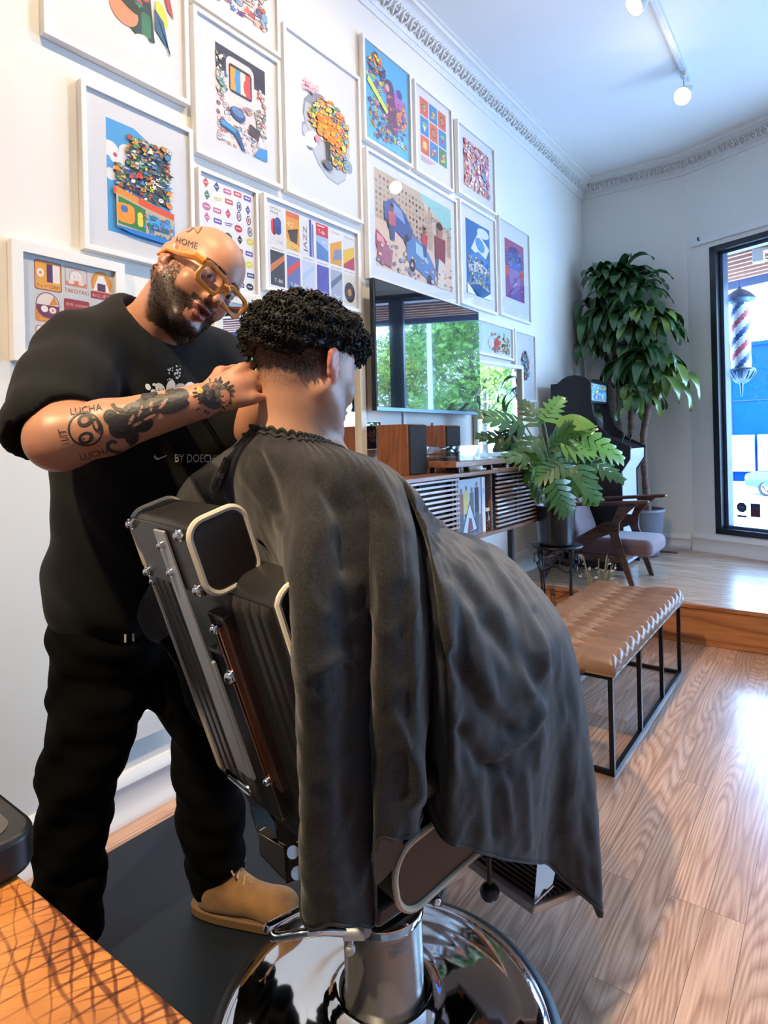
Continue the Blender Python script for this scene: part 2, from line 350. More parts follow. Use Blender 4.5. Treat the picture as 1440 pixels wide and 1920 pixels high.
m = MB(); m.prism([(0, PY), (6.2, PY), (6.2, 3.9), (6.2, 4.2), (5.93, 4.25), (.95, 6.35), (0, 6.35)][0:2] + [(6.2, 4.35), (.95, 6.45), (0, 6.45)], (0, 0, 0), (1, 0, 0), (0, 1, 0), (0, 0, PLAT)); struct(m.build('floor_platform', oak2))
m = MB(); m.bx((0, PY - .018, 0), (6.0, PY - .001, PLAT - .02)); m.bx((0, PY - .034, PLAT - .024), (6.0, PY - .001, PLAT + .001)); struct(m.build('trim_1', riser_m, bevel=.004))
m = MB(); m.bx((-.12, -2.6, 0), (0, 6.4, CEIL + .1)); struct(m.build('wall_left', white_wall))
m = MB(); m.bx((0, 6.25, 0), (.96, 6.4, CEIL + .1)); struct(m.build('wall_far', white_wall))
m = MB(); m.bx((6.0, -2.6, 0), (6.12, 4.6, CEIL + .1)); struct(m.build('wall_right', white_wall))
m = MB(); m.bx((-.1, -2.72, 0), (6.1, -2.6, CEIL + .1)); struct(m.build('wall_rear', white_wall))
m = MB(); m.bx((-.1, -2.7, CEIL), (6.2, 6.5, CEIL + .12)); struct(m.build('ceiling', ceil_m))
# window wall with its opening
S0, S1, Z0, Z1 = .215, 4.6, .42, 2.945; TH = -.16
RW = np.array([WT, WN, UP]).T
def wbox(m, s0, s1, n0, n1, z0, z1, mi=None):
    return m.box(ww((s0 + s1) / 2, (n0 + n1) / 2, (z0 + z1) / 2), (abs(s1 - s0), abs(n1 - n0), abs(z1 - z0)), RW, mi)
m = MB(); wbox(m, -.03, S0, TH, 0, 0, CEIL + .05); wbox(m, S0, S1, TH, 0, 0, Z0); wbox(m, S0, S1, TH, 0, Z1, CEIL + .05); wbox(m, S1, WL + .2, TH, 0, 0, CEIL + .05)
struct(m.build('wall_window', white_wall))
m = MB(); wbox(m, .05, 3.1, .0, .018, 2.99, 3.05); struct(m.build('trim_2', trim_m, bevel=.002))
blk = mat('black_window_paint', (.012, .014, .02), .35, var=.1)
blue_ed = mat('dark_window_edge', (.05, .08, .14), .3, var=.1)
wf = MB(); 
for a, b, c, d in ((S0, S0 + .055, Z0, Z1), (S1 - .055, S1, Z0, Z1), (S0, S1, Z0, Z0 + .05), (S0, S1, Z1 - .05, Z1)): wbox(wf, a, b, TH + .02, .012, c, d)
winf = struct(wf.build('window_1', blk, bevel=.003))
wf = MB()
for a, b, c, d in ((S0 + .055, S0 + .085, Z0 + .05, Z1 - .05), (S1 - .085, S1 - .055, Z0 + .05, Z1 - .05), (S0 + .085, S1 - .085, Z0 + .05, Z0 + .075), (S0 + .085, S1 - .085, Z1 - .075, Z1 - .05)): wbox(wf, a, b, TH + .03, -.05, c, d)
wbox(wf, 1.22, 1.38, TH + .02, -.02, Z0 + .05, Z1 - .05)
wf.build('window_sash', blue_ed, winf, bevel=.002)
g = MB(); wbox(g, S0 + .07, 1.24, -.085, -.08, Z0 + .06, Z1 - .06); wbox(g, 1.36, S1 - .07, -.085, -.08, Z0 + .06, Z1 - .06)
g.build('window_pane', glassmat('window_glass', (.93, .97, 1), .8), winf, smooth=False)
po.location = ww(2.4, -.2, 1.7); po.rotation_euler = Matrix(np.array([WT, np.array([0, 0, 1.]), -WN]).T.tolist()).to_euler()
_z = np.array(Matrix(po.rotation_euler.to_matrix())) @ np.array([0, 0, -1.])
if _z @ WN < 0: po.rotation_euler = Matrix(np.array([-WT, np.array([0, 0, 1.]), -WN]).T.tolist()).to_euler()
# reversed lettering and stickers on the glass (read from the street)
grey_l = mat('grey_window_lettering', (.42, .44, .46), .6)
vs, fs = textmesh('THREE BARBERS'[6:])
m = MB(); h = .062; m.add([ww(.60 - v[0] * h * 1.15 + .30, -.077, .745 + v[1] * h) for v in vs], fs); t = m.build('window_lettering', grey_l, winf, smooth=False)
dk = mat('dark_sticker', (.03, .045, .10), .5); rd = mat('maroon_sticker', (.10, .02, .04), .5); lt = mat('sticker_print_blue', (.2, .35, .7), .5)
m = MB(); m.prism([(.045 * math.cos(PI / 8 + k * PI / 4), .045 * math.sin(PI / 8 + k * PI / 4)) for k in range(8)], ww(.40, -.078, .66), WT, UP, WN * .001, 0)
wbox(m, .36, .44, -.079, -.077, .575, .592, 0)
vs, fs = textmesh('yelp'); m.add([ww(.40 - v[0] * .022, -.0765, .66 + v[1] * .022) for v in vs], fs, 1)
m.build('window_sticker', [dk, lt], winf, smooth=False)
m = MB(); wbox(m, .475, .555, -.079, -.077, .585, .70, 0); wbox(m, .485, .545, -.0765, -.0768, .65, .69, 1); m.build('window_sticker', [rd, dk], winf, smooth=False)
# baseboards
def skirt(m, o, t, n, z0, L, H=.17):
    prof = [(0, 0), (.030, 0), (.030, .02), (.018, .035), (.018, H - .05), (.026, H - .04), (.022, H - .02), (.012, H - .008), (.006, H), (0, H)]
    m.prism(prof, np.array(o) + np.array([0, 0, z0]), n, (0, 0, 1), np.array(t) * L)
m = MB(); skirt(m, (0, -2.6, 0), (0, 1, 0), (1, 0, 0), 0, PY + 2.6 - .04); skirt(m, (0, PY, 0), (0, 1, 0), (1, 0, 0), PLAT, 6.25 - PY); struct(m.build('baseboard_left', trim_m))
m = MB(); skirt(m, (0, 6.25, 0), (1, 0, 0), (0, -1, 0), PLAT, .93, .14); struct(m.build('baseboard_far', trim_m))
m = MB(); skirt(m, ww(.0, 0, 0), WT, WN, PLAT, WL - .1, .16); struct(m.build('baseboard_window', trim_m))
# cornice: stepped cove with raised acanthus ornament
def cornice(m, o, t, n, L, seed):
    rnd = random.Random(seed); o = np.array(o, float); t = np.array(t, float); n = np.array(n, float)
    prof = [(0, -.155), (.012, -.155), (.016, -.140), (.026, -.135), (.030, -.120), (.038, -.112), (.085, -.045), (.100, -.038), (.108, -.028), (.135, -.026), (.142, -.012), (.160, -.010), (.160, 0), (0, 0)]
    m.prism(prof, o + UP * CEIL, n, (0, 0, 1), t * L)
    a = n * .036 + UP * -.114; b = n * .088 + UP * -.043; ax = nrm(b - a); out = nrm(np.cross(ax, t)); out = out if out @ n > 0 and out[2] < 0 else -out
    k = int(L / .088)
    for i in range(k):
        c = o + UP * CEIL + t * ((i + .5) * L / k) + (a + b) / 2
        for sgn in (-1, 1):
            pts = [c + t * sgn * .004 - ax * .034 + out * .004, c + t * sgn * .022 - ax * .016 + out * .013, c + t * sgn * .028 + ax * .012 + out * .014, c + t * sgn * .012 + ax * .030 + out * .016, c + t * sgn * .004 + ax * .014 + out * .014]
            m.tube(pts, [.004, .009, .010, .008, .005], 5)
        m.ball(c + out * .012 + ax * .002, (.008, .014, .008), frame_to(out, ax), 6)
        m.tube([c + t * .044 - ax * .030 + out * .006, c + t * .044 + ax * .03 + out * .012], [.004, .008], 5)
    m.tube([o + UP * (CEIL - .127) + n * .03, o + UP * (CEIL - .127) + n * .03 + t * L], .006, 6)
m = MB(); cornice(m, (0, -.6, 0), (0, 1, 0), (1, 0, 0), 6.85, 1); struct(m.build('trim_3', corn_m, smooth=50))
m = MB(); cornice(m, (0, 6.25, 0), (1, 0, 0), (0, -1, 0), 1.0, 2); cornice(m, ww(-.03, 0, 0), WT, WN, 3.6, 3); struct(m.build('trim_4', corn_m, smooth=50))
# ------------------------------------------------------------------ ceiling track and lamps
whm = mat('white_lamp_metal', (.75, .75, .74), .35, var=.03)
m = MB(); m.bx((1.205, -1.8, CEIL - .028), (1.245, 4.86, CEIL)); m.bx((1.213, -1.8, CEIL - .031), (1.219, 4.86, CEIL - .027)); m.bx((1.231, -1.8, CEIL - .031), (1.237, 4.86, CEIL - .027))
tr = tag(m.build('ceiling_track', mat('track_white', (.62, .66, .70), .4), bevel=.002), 'long white metal lighting track running along the ceiling', 'track light rail')
def lamp(y, aim, label, p, cone=150):
    base = np.array([1.225, y, CEIL - .03]); t = thing('spot_lamp', base, label, 'ceiling lamp', 'spot lamps on the ceiling track')
    a = nrm(aim); hd = base + np.array([0, 0, -.15]); 
    m = MB(); m.cyl(base + [0, 0, .003], base + [0, 0, -.03], .022, .02); m.cyl(base + [0, 0, -.03], hd, .007); m.build('stem', whm, t)
    R = frame_to(a); b0 = hd - a * .06
    m = MB(); m.lathe([(.001, -.05), (.030, -.05), (.034, -.045), (.034, .035), (.036, .04), (.058, .085), (.060, .11), (.055, .11), (.050, .088), (.001, .07)], b0, R, 28); m.build('lamp_shade', whm, t, bevel=0)
    m = MB(); m.ball(b0 + a * .098, (.047, .047, .022), R, 20); m.build('bulb', mat('lit_bulb', (1, .9, .75), .4, emis=(1, .80, .52), es=40), t)
    ld = bpy.data.lights.new('lamp_light', 'SPOT'); lo = bpy.data.objects.new('lamp_light', ld); COL.objects.link(lo); lo.parent = t
    ld.energy = p; ld.color = (1, .76, .47); ld.shadow_soft_size = .05; ld.spot_size = math.radians(cone); ld.spot_blend = .9
    P = b0 + a * .135 - base; lo.location = P; lo.rotation_euler = Vector((-a).tolist()).to_track_quat('Z', 'Y').to_euler()
    return t
LP = 42
lamp(4.72, (-.10, -.62, -.45), 'white spot lamp glowing at the far end of the ceiling track', LP * .5)
lamp(3.55, (-.45, -.35, -.5), 'second white spot lamp on the ceiling track', LP * .5)
lamp(2.1, (-.6, -.2, -.8), 'third white spot lamp on the ceiling track', LP)
lamp(.7, (-.45, .1, -.9), 'fourth white spot lamp on the ceiling track', LP * 1.5)
lamp(-.9, (-.03, .65, -.76), 'last white spot lamp at the rear of the ceiling track', LP * 9.0, cone=64)
# ------------------------------------------------------------------ street outside
GZ = -1.25
m = MB(); m.bx((-60, 6.9, GZ - .2), (80, 90, GZ)); struct(m.build('ground', mat('sunlit_concrete', (.62, .61, .58), .9, var=.05, vs=.6)))
m = MB(); wbox(m, -1.5, WL + 1, -1.6, -.17, 2.985, 3.12, 0); wbox(m, -1.5, WL + 1, -1.62, -1.58, 2.9, 3.3, 1)
for k in range(9): wbox(m, -1.5, WL + 1, -.24 - k * .15, -.20 - k * .15, 2.955, 2.986, 0)
struct(m.build('trim_5', [mat('soffit_cedar', (.30, .13, .08), .6), mat('fascia_navy', (.03, .05, .12), .5)]))
bt = thing('brick_building', (-2, 42, GZ), 'dark blue building across the street seen through the window', 'building')
navy = mat('navy_wall_paint', (.004, .045, .26), .9, var=.12, vs=.4, spec=.05)
m = MB(); m.bx((-14, 38, GZ), (9, 48, 5.9)); m.bx((-14.1, 37.9, 5.9), (9.1, 48.1, 6.1)); m.build('wall', navy, bt)
m = MB(); 
for x in (-6, -2.6, .8, 4.2): m.bx((x, 37.96, GZ), (x + .05, 38, 5.9))
m.bx((-14, 37.96, 3.0), (9, 38, 3.05)); m.build('wall_seam', mat('navy_seam', (.005, .02, .09), .6), bt)
m = MB(); m.box((.55, 37.9, 3.25), (1.0, .1, 1.0), mi=0)
for k in range(3): m.box((.55, 37.84, 3.0 + k * .25), (.7, .04, .1), mi=1)
m.build('wall_sign', [mat('pale_sign', (.55, .62, .55), .6), mat('sign_grey', (.2, .3, .4), .6)], bt)
for i, x in enumerate((-2.15, -.75)):
    u = thing('utility_cabinet', (x, 37.2, GZ), ['left of the two white equipment panels on the blue building', 'right of the two white equipment panels on the blue building'][i], 'utility panel', 'white equipment panels on the blue building')
    m = MB(); m.bx((x - .62, 37.4, -.7), (x + .62, 37.99, 1.2)); m.build('panel_body', mat('panel_white', (.6, .68, .62), .6), u)
    m = MB(); m.bx((x - .3, 37.2, -.3), (x + .3, 37.4, .6)); m.cyl((x - .05, 37.15, .1), (x - .05, 37.2, .1), .18); m.build('meter_box', mat('panel_grey', (.4, .46, .46), .5), u)
# car
def car(o, L=4.5):
    t = thing('parked_car', o, 'blue grey car parked on the street outside the window', 'car'); o = np.array(o)
    body = mat('blue_car_paint', (.05, .14, .26), .25, metal=.4, coat=1); gl = mat('car_window_dark', (.02, .04, .06), .1, spec=1); ty = mat('tyre', (.015, .015, .018), .8); rm = mat('alloy_rim', (.6, .62, .64), .3, metal=.8)
    sec = [(0, .45, .62, .55), (.05, .35, .86, .75), (.5, .30, .98, .86), (1.15, .28, 1.05, .9), (2.2, .28, 1.08, .9), (3.4, .28, 1.08, .9), (4.2, .30, 1.05, .86), (4.45, .38, .95, .78), (4.5, .5, .8, .6)]
    def shell(m, sec, n=16):
        vs = []; fs = []
        for x, z0, z1, w in sec:
            for j in range(n): a = 2 * PI * j / n; ca, sa = math.cos(a), math.sin(a); sg = lambda q: math.copysign(abs(q) ** .45, q); vs.append(o + [x, w * sg(ca), (z0 + z1) / 2 + (z1 - z0) / 2 * sg(sa)])
        for i in range(len(sec) - 1):
            for j in range(n): fs.append((i * n + j, i * n + (j + 1) % n, (i + 1) * n + (j + 1) % n, (i + 1) * n + j))
        fs += [tuple(range(n - 1, -1, -1)), tuple((len(sec) - 1) * n + j for j in range(n))]; m.add(vs, fs)
    m = MB(); shell(m, sec); m.build('car_body', body, t)
    m = MB(); shell(m, [(1.15, 1.0, 1.06, .8), (1.75, 1.0, 1.48, .74), (2.2, 1.0, 1.6, .72), (3.3, 1.0, 1.6, .72), (3.9, 1.0, 1.45, .74), (4.35, 1.0, 1.06, .78)]); m.build('cabin_window', gl, t)
    m = MB(); shell(m, [(1.9, 1.5, 1.56, .6), (2.2, 1.55, 1.64, .66), (3.4, 1.55, 1.64, .66), (3.8, 1.45, 1.56, .6)])
    for x in (1.62, 2.6, 3.5): m.bar(o + [x, -.78, 1.05], o + [x + .25 if x < 2 else x, -.72, 1.57], .05, .04)
    m.build('roof', body, t)
    m = MB(); m.ball(o + [1.55, -.98, 1.12], (.10, .12, .08)); m.build('side_mirror', body, t)
    for x in (.85, 3.6):
        for y in (-.80, .80):
            m = MB(); m.tube([o + [x + .27 * math.cos(a), y, .33 + .27 * math.sin(a)] for a in np.linspace(0, 2 * PI, 24, endpoint=False)], .07, 8, closed=True); w = m.build('wheel', ty, t)
            m = MB(); s = -1 if y < 0 else 1
            m.cyl(o + [x, y - .04, .33], o + [x, y + .06 * s, .33], .05, n=12)
            for k in range(10): a = 2 * PI * k / 10; m.bar(o + [x, y + .03 * s, .33], o + [x + .23 * math.cos(a), y + .05 * s, .33 + .23 * math.sin(a)], .03, .02)
            m.tube([o + [x + .225 * math.cos(a), y + .04 * s, .33 + .225 * math.sin(a)] for a in np.linspace(0, 2 * PI, 20, endpoint=False)], .02, 6, closed=True); m.build('rim', rm, w)
    for q in (-.6, .6): m = MB(); m.ball(o + [.12, q, .72], (.1, .2, .08)); m.build('headlight', mat('headlight', (.8, .85, .9), .1), t)
car((-1.15, 30.0, GZ))
# trees beyond the street
bark = mat('street_tree_bark', (.10, .075, .055), .9, bump=.5, bs=15)
def leafcloud(m, blobs, n, seed, sz):
    rnd = random.Random(seed)
    for i in range(n):
        c, r = blobs[rnd.randrange(len(blobs))]; d = nrm([rnd.gauss(0, 1), rnd.gauss(0, 1), rnd.gauss(0, 1)]); p = np.array(c) + d * np.array(r) * rnd.uniform(.55, 1.05)
        a = nrm([rnd.gauss(0, 1), rnd.gauss(0, 1), rnd.gauss(0, .6)]); b = nrm(np.cross(a, d + .3 * np.array([0, 0, 1.]))); s = sz * rnd.uniform(.5, 1.3)
        m.add([p - a * s, p + b * s * .5, p + a * s, p - b * s * .5], [(0, 1, 2, 3)])
def tree(x, y, h, seed, colr, label, n=5200, proto=None):
    t = thing('street_tree', (x, y, GZ), label, 'tree', 'trees across the street'); rnd = random.Random(seed)
    m = MB(); m.tube([(x, y, GZ), (x + .1, y, GZ + h * .3), (x - .1, y, GZ + h * .8)], [.22, .16, .05], 8)
    for k in range(7): a = rnd.uniform(0, 2 * PI); z = GZ + h * rnd.uniform(.3, .6); m.tube([(x, y, z), (x + math.cos(a) * h * .14, y + math.sin(a) * h * .14, z + h * .12), (x + math.cos(a) * h * .25, y + math.sin(a) * h * .25, z + h * .28)], [.09, .06, .02], 6)
    m.build('trunk', bark, t)
    blobs = [((x + rnd.uniform(-.26, .26) * h, y + rnd.uniform(-.26, .26) * h, GZ + h * rnd.uniform(.38, .9)), (h * .16, h * .16, h * .13)) for _ in range(16)]
    m = MB(); leafcloud(m, blobs, n, seed, .17); m.build('foliage', colr, t, smooth=None); return t
lf1 = mat('street_leaf_green', (.16, .34, .05), .6, var=.3, vs=1.2); lf2 = mat('street_leaf_lime', (.34, .46, .06), .6, var=.25, vs=1.2)
for i, (x, y, h, c, lb) in enumerate([(11.5, 25, 9.5, lf1, 'tall green tree across the street, nearest the shop'), (19.5, 30, 10, lf2, 'lime green street tree right of the tallest one'), (19, 42, 12, lf1, 'large dark green tree behind the lime one'), (33, 32, 11, lf2, 'lime green tree furthest along the street'),
        (15, 60, 13, lf1, 'green tree standing at the end of the blue building'), (30, 52, 13, lf1, 'large green tree at the far end of the row')]): tree(x, y, h, i + 3, c, lb)
for i, (x, y, h, lb) in enumerate([(-3.0, 56, 10.2, 'treetop showing above the blue building, left'), (4.5, 56, 9.6, 'treetop showing above the blue building, right')]): tree(x, y, h, i + 30, lf2, lb, 2600)
t = thing('street_lamp', (9.6, 18.5, GZ), 'tall grey street lamp post reflected in the television', 'street lamp'); pm = mat('galvanised_post', (.45, .47, .50), .5, metal=.3)
m = MB(); m.tube([(9.6, 18.5, GZ), (9.6, 18.5, 4), (9.6, 18.5, 7.5), (9.8, 18.3, 8.0), (10.6, 17.8, 8.2)], [.10, .09, .07, .06, .05], 12); m.build('pole', pm, t)
m = MB(); m.ball((10.9, 17.6, 8.2), (.35, .18, .09)); m.build('lamp_head', pm, t)
# barber pole on the shop front
bp0 = np.array([1.340, 6.44, 0.0]); t = thing('barber_pole', (bp0[0], bp0[1], 1.62), 'striped barber pole mounted outside the window', 'barber pole')
dm = mat('pole_cap_metal', (.10, .15, .26), .35, metal=.7)
m = MB(); m.lathe([(.001, 1.70), (.012, 1.70), (.014, 1.73), (.02, 1.75), (.05, 1.76), (.085, 1.80), (.115, 1.845), (.118, 1.865), (.105, 1.88), (.001, 1.88)], bp0, None, 32); m.cyl(bp0 + [0, 0, 1.63], bp0 + [0, 0, 1.71], .007, .012)
for k in range(14): a = 2 * PI * k / 14; m.tube([bp0 + [.03 * math.cos(a), .03 * math.sin(a), 1.752], bp0 + [.09 * math.cos(a), .09 * math.sin(a), 1.80], bp0 + [.119 * math.cos(a), .119 * math.sin(a), 1.85]], .006, 5)
m.build('pole_base', dm, t)
m = MB(); m.lathe([(.001, 2.46), (.06, 2.46), (.115, 2.475), (.13, 2.50), (.125, 2.515), (.09, 2.555), (.05, 2.585), (.02, 2.60), (.014, 2.62), (.001, 2.62)], bp0, None, 32); m.cyl(bp0 + [0, 0, 2.6], bp0 + [0, 0, 2.66], .007, .003); m.build('pole_cap', dm, t)
wh = mat('pole_white', (.82, .84, .86), .3); rdm = mat('pole_red', (.55, .10, .14), .3); blm = mat('pole_blue', (.02, .10, .35), .3)
m = MB(); n = 36; K = 60; vs = []; fs = []; mi = []
for i in range(K + 1):
    for j in range(n): a = 2 * PI * j / n; vs.append(bp0 + [.082 * math.cos(a), .082 * math.sin(a), 1.88 + .585 * i / K])
for i in range(K):
    for j in range(n):
        ph = (2 * j / n - i / K * 2.2) % 1.0; ci = 0 if ph < .28 else (2 if ph < .5 else (0 if ph < .78 else 1)); m.add([], []); fs.append((i * n + j, i * n + (j + 1) % n, (i + 1) * n + (j + 1) % n, (i + 1) * n + j)); mi.append(ci)
m.v = [tuple(map(float, p)) for p in vs]; m.f = fs; m.m = mi; m.c = [(1, 1, 1)] * len(fs)
m.build('striped_cylinder', [wh, rdm, blm], t)
m = MB(); m.lathe([(.098, 1.885), (.098, 2.46)], bp0, None, 32); 
for z in (1.87, 2.50): m = MB(); m.tube([bp0 + [-.10, 0, z], bp0 + [-.20, -.03, z - .01], ww(.20, -.165, z - .02)], .012, 8); m.build('wall_bracket', dm, t)
m = MB(); m.tube(catmull([bp0 + [-.05, 0, 1.80], bp0 + [-.16, 0, 1.78], bp0 + [-.17, -.02, 2.0], bp0 + [-.20, -.04, 2.25], ww(.19, -.165, 2.5)], 6), .006, 6); m.build('power_cable', mat('cable_black', (.02, .02, .03), .5), t)
cmo = np.array(ww(.42, -.40, 2.84)); t = thing('security_light', cmo, 'small white fitting with a looped cable under the canopy outside', 'outdoor light')
m = MB(); m.box(cmo + [0, 0, .03], (.09, .09, .12)); m.box(cmo + [.09, 0, .07], (.12, .10, .03)); m.build('housing', whm, t, bevel=.006)
m = MB(); m.tube(catmull([cmo + [.03, 0, 0], cmo + [.1, 0, -.03], cmo + [.18, 0, .0], cmo + [.15, 0, .05], cmo + [.04, 0, .05]], 6), .006, 6); m.build('cable', whm, t)
# ------------------------------------------------------------------ framed prints
def hx(h): 
    h = h.lstrip('#'); c = [int(h[i:i + 2], 16) / 255 for i in (0, 2, 4)]
    return tuple(x / 12.92 if x < .04045 else ((x + .055) / 1.055) ** 2.4 for x in c)
frame_m = mat('white_picture_frame', (.80, .78, .75), .4, var=.02, vs=6)
mat_m = mat('mat_board_white', (.78, .78, .79), .85, var=.01)
ink_m = mat('print_ink', (1, 1, 1), .6, var=.03, vs=60, attr='Col')
pglass = glassmat('picture_glass', (1, 1, 1), 1.0)
class Art(MB):
    def __init__(s, O, w, h, seed=0, X=(0, 1, 0), Y=(0, 0, 1), N=(1, 0, 0)):
        super().__init__(); s.O = np.array(O, float); s.w = w; s.h = h; s.k = 0; s.X, s.Y, s.N = [np.array(q, float) for q in (X, Y, N)]; s.r = random.Random(seed)
    def P(s, x, y): return s.O + s.X * x + s.Y * y + s.N * (.0002 + .000012 * s.k)
    def poly(s, pts, c):
        s.k += 1; c = hx(c) if isinstance(c, str) else c; pts = [(min(max(x, 0), s.w), min(max(y, 0), s.h)) for x, y in pts]
        A = sum(pts[i - 1][0] * p[1] - p[0] * pts[i - 1][1] for i, p in enumerate(pts)); pts = pts if A > 0 else pts[::-1]
        if abs(A) < 1e-9: return
        s.add([s.P(*p) for p in pts], [tuple(range(len(pts)))], 0, c)
    def rect(s, x, y, w, h, c, a=0):
        ca, sa = math.cos(a), math.sin(a); cx, cy = x + w / 2, y + h / 2
        s.poly([(cx + ca * u * w / 2 - sa * v * h / 2, cy + sa * u * w / 2 + ca * v * h / 2) for u, v in ((-1, -1), (1, -1), (1, 1), (-1, 1))], c)
    def ell(s, x, y, rx, ry, c, a=0, n=16, a0=0, a1=2 * PI):
        ca, sa = math.cos(a), math.sin(a); full = a1 - a0 > 6.28; m = n if full else n + 1
        s.poly([(x + ca * rx * math.cos(t) - sa * ry * math.sin(t), y + sa * rx * math.cos(t) + ca * ry * math.sin(t)) for t in [a0 + (a1 - a0) * i / n for i in range(m)]], c)
    def rr(s, x, y, w, h, r, c): s.poly([(x + w / 2 + u, y + h / 2 + v) for u, v in rrect(w, h, r, 4)], c)
    def txt(s, body, x, y, hh, c, wid=None, a=0):
        vs, fs = textmesh(body)
        if not len(vs): return
        s.k += 1; c = hx(c) if isinstance(c, str) else c; sx = hh if wid is None else wid / (vs[:, 0].max() - vs[:, 0].min()); ca, sa = math.cos(a), math.sin(a)
        s.add([s.P(x + ca * v[0] * sx - sa * v[1] * hh, y + sa * v[0] * sx + ca * v[1] * hh) for v in vs], fs, 0, c)
    def collage(s, x, y, w, h, n, pal, s0, s1, inside=None, line='#1c1c2a'):
        r = s.r; i = 0; n = int(n * 2.4); s0 *= .62; s1 *= .70
        while i < n:
            u = r.uniform(0, 1); v = r.uniform(0, 1)
            if inside and not inside(u, v): continue
            i += 1; X = x + u * w; Y = y + v * h; z = r.uniform(s0, s1); c = r.choice(pal); t = r.random(); a = r.uniform(-.6, .6)
            if t < .26:
                s.ell(X, Y, z * 1.12, z * .85, line, a, 10); s.ell(X, Y, z, z * .72, c, a, 10)
                if r.random() < .5: s.ell(X - z * .3, Y + z * .1, z * .15, z * .2, line, 0, 6); s.ell(X + z * .3, Y + z * .1, z * .15, z * .2, line, 0, 6)
            elif t < .52: s.rect(X - z * .9, Y - z * .6, z * 1.8, z * 1.2, line, a); s.rect(X - z * .78, Y - z * .48, z * 1.56, z * .96, c, a); s.rect(X - z * .4, Y - z * .2, z * .8, z * .3, r.choice(pal), a)
            elif t < .68: s.poly([(X + z * q * math.cos(a + j * PI / 5), Y + z * q * math.sin(a + j * PI / 5)) for j, q in enumerate([1, .45] * 5)], c)
            elif t < .84:
                s.poly([(X - z, Y - z * .8), (X + z, Y - z * .5), (X + z * .2, Y + z)], c)
            else: s.poly([(X - z * 1.5, Y), (X, Y + z * .35), (X + z * 1.6, Y + z * .1), (X + z * .1, Y - z * .2)], c)
BRIGHT = ['#e8502f', '#f2a23a', '#f6d34a', '#3fa65a', '#2c7ec4', '#5fb7e6', '#8a4fb0', '#e8e4da', '#c42f48', '#25406b', '#f0b9a6', '#1f7a6e']
PASTEL = ['#f2b8b0', '#f6d9cf', '#e58a90', '#f4e6da', '#c9566a', '#a6c3e6', '#f0c58c', '#fff3ec', '#d07f9b', '#7d86b8']
def pframe(y0, y1, z0, z1, label, draw, pr=None, seed=0, th=.034, bw=.018, matc=None, group=None, name='picture_frame', cat='framed picture', tilt=0):
    t = thing(name, (0.002, (y0 + y1) / 2, z0), label, cat, group)
    m = MB(); x0, x1 = .003, th
    out = [(y0, z0), (y1, z0), (y1, z1), (y0, z1)]; inn = [(y0 + bw, z0 + bw), (y1 - bw, z0 + bw), (y1 - bw, z1 - bw), (y0 + bw, z1 - bw)]
    vs = [(x0, *p) for p in out] + [(x1, *p) for p in out] + [(x1, *p) for p in inn] + [(x0 + .012, *p) for p in inn]
    fs = []
    for i in range(4):
        j = (i + 1) % 4; fs += [(i, j, 4 + j, 4 + i), (4 + i, 4 + j, 8 + j, 8 + i), (8 + i, 8 + j, 12 + j, 12 + i)]
    fs.append((3, 2, 1, 0)); m.add(vs, fs); m.build('frame', frame_m, t, smooth=False, bevel=.0015)
    xb = x1 - .014
    m = MB(); m.bx((x0 + .003, y0 + bw, z0 + bw), (xb, y1 - bw, z1 - bw)); m.build('mat_board', matc or mat_m, t, smooth=False)
    pr = pr or (y0 + .07, y1 - .07, z0 + .08, z1 - .08)
    a = Art((xb, pr[0], pr[2]), pr[1] - pr[0], pr[3] - pr[2], seed); draw(a); 
    if a.f: a.build('print', ink_m, t, smooth=False, colattr=True)
    m = MB(); m.bx((x1 - .009, y0 + bw, z0 + bw), (x1 - .0075, y1 - bw, z1 - bw)); m.build('glass', pglass, t, smooth=False); return t
G1 = 'white framed prints on the picture wall'
def artA(a):
    w, h = a.w, a.h
    a.collage(.22 * w, .42 * h, .7 * w, .5 * h, 40, ['#2f7d6c', '#1d4f4a', '#3fa27a', '#225c70'], .02, .05)
    a.poly([(.30 * w, .40 * h), (.38 * w, .30 * h), (.62 * w, .17 * h), (.74 * w, .20 * h), (.72 * w, .45 * h), (.5 * w, .56 * h)], '#173c3c'); a.rr(.60 * w, .20 * h, .10 * w, .15 * h, .01, '#2b7a5b'); a.rr(.62 * w, .22 * h, .06 * w, .11 * h, .006, '#9fd08f')
    a.poly([(.26 * w, .34 * h), (.34 * w, .16 * h), (.62 * w, .03 * h), (.78 * w, .06 * h), (.74 * w, .36 * h), (.5 * w, .5 * h)], '#173c3c'); a.ell(.46 * w, .17 * h, .15 * w, .095 * h, '#e8926a', -.5); a.ell(.49 * w, .255 * h, .17 * w, .05 * h, '#243c34', -.5); a.rr(.64 * w, .07 * h, .10 * w, .16 * h, .01, '#2b7a5b'); a.collage(.3 * w, .26 * h, .4 * w, .3 * h, 20, ['#3fa27a', '#8fd0a8', '#225c70', '#c5514b'], .02, .04)
    a.poly([(.66 * w, .62 * h), (.95 * w, .48 * h), (1.0 * w, .30 * h), (.93 * w, .34 * h), (.86 * w, .5 * h), (.7 * w, .45 * h)], '#b3423f'); a.collage(.66 * w, .45 * h, .3 * w, .3 * h, 16, ['#c5514b', '#7b2f57', '#4a6db8', '#3f9a86'], .012, .03)
    a.ell(.86 * w, .28 * h, .06 * w, .09 * h, '#cfd04a', .3); a.poly([(.78 * w, .16 * h), (.95 * w, .05 * h), (.95 * w, .02 * h), (.88 * w, .24 * h), (.78 * w, .3 * h)], '#1f5c8a')
    a.rect(0, .42 * h, .22 * w, .08 * h, '#23558a', -.15)
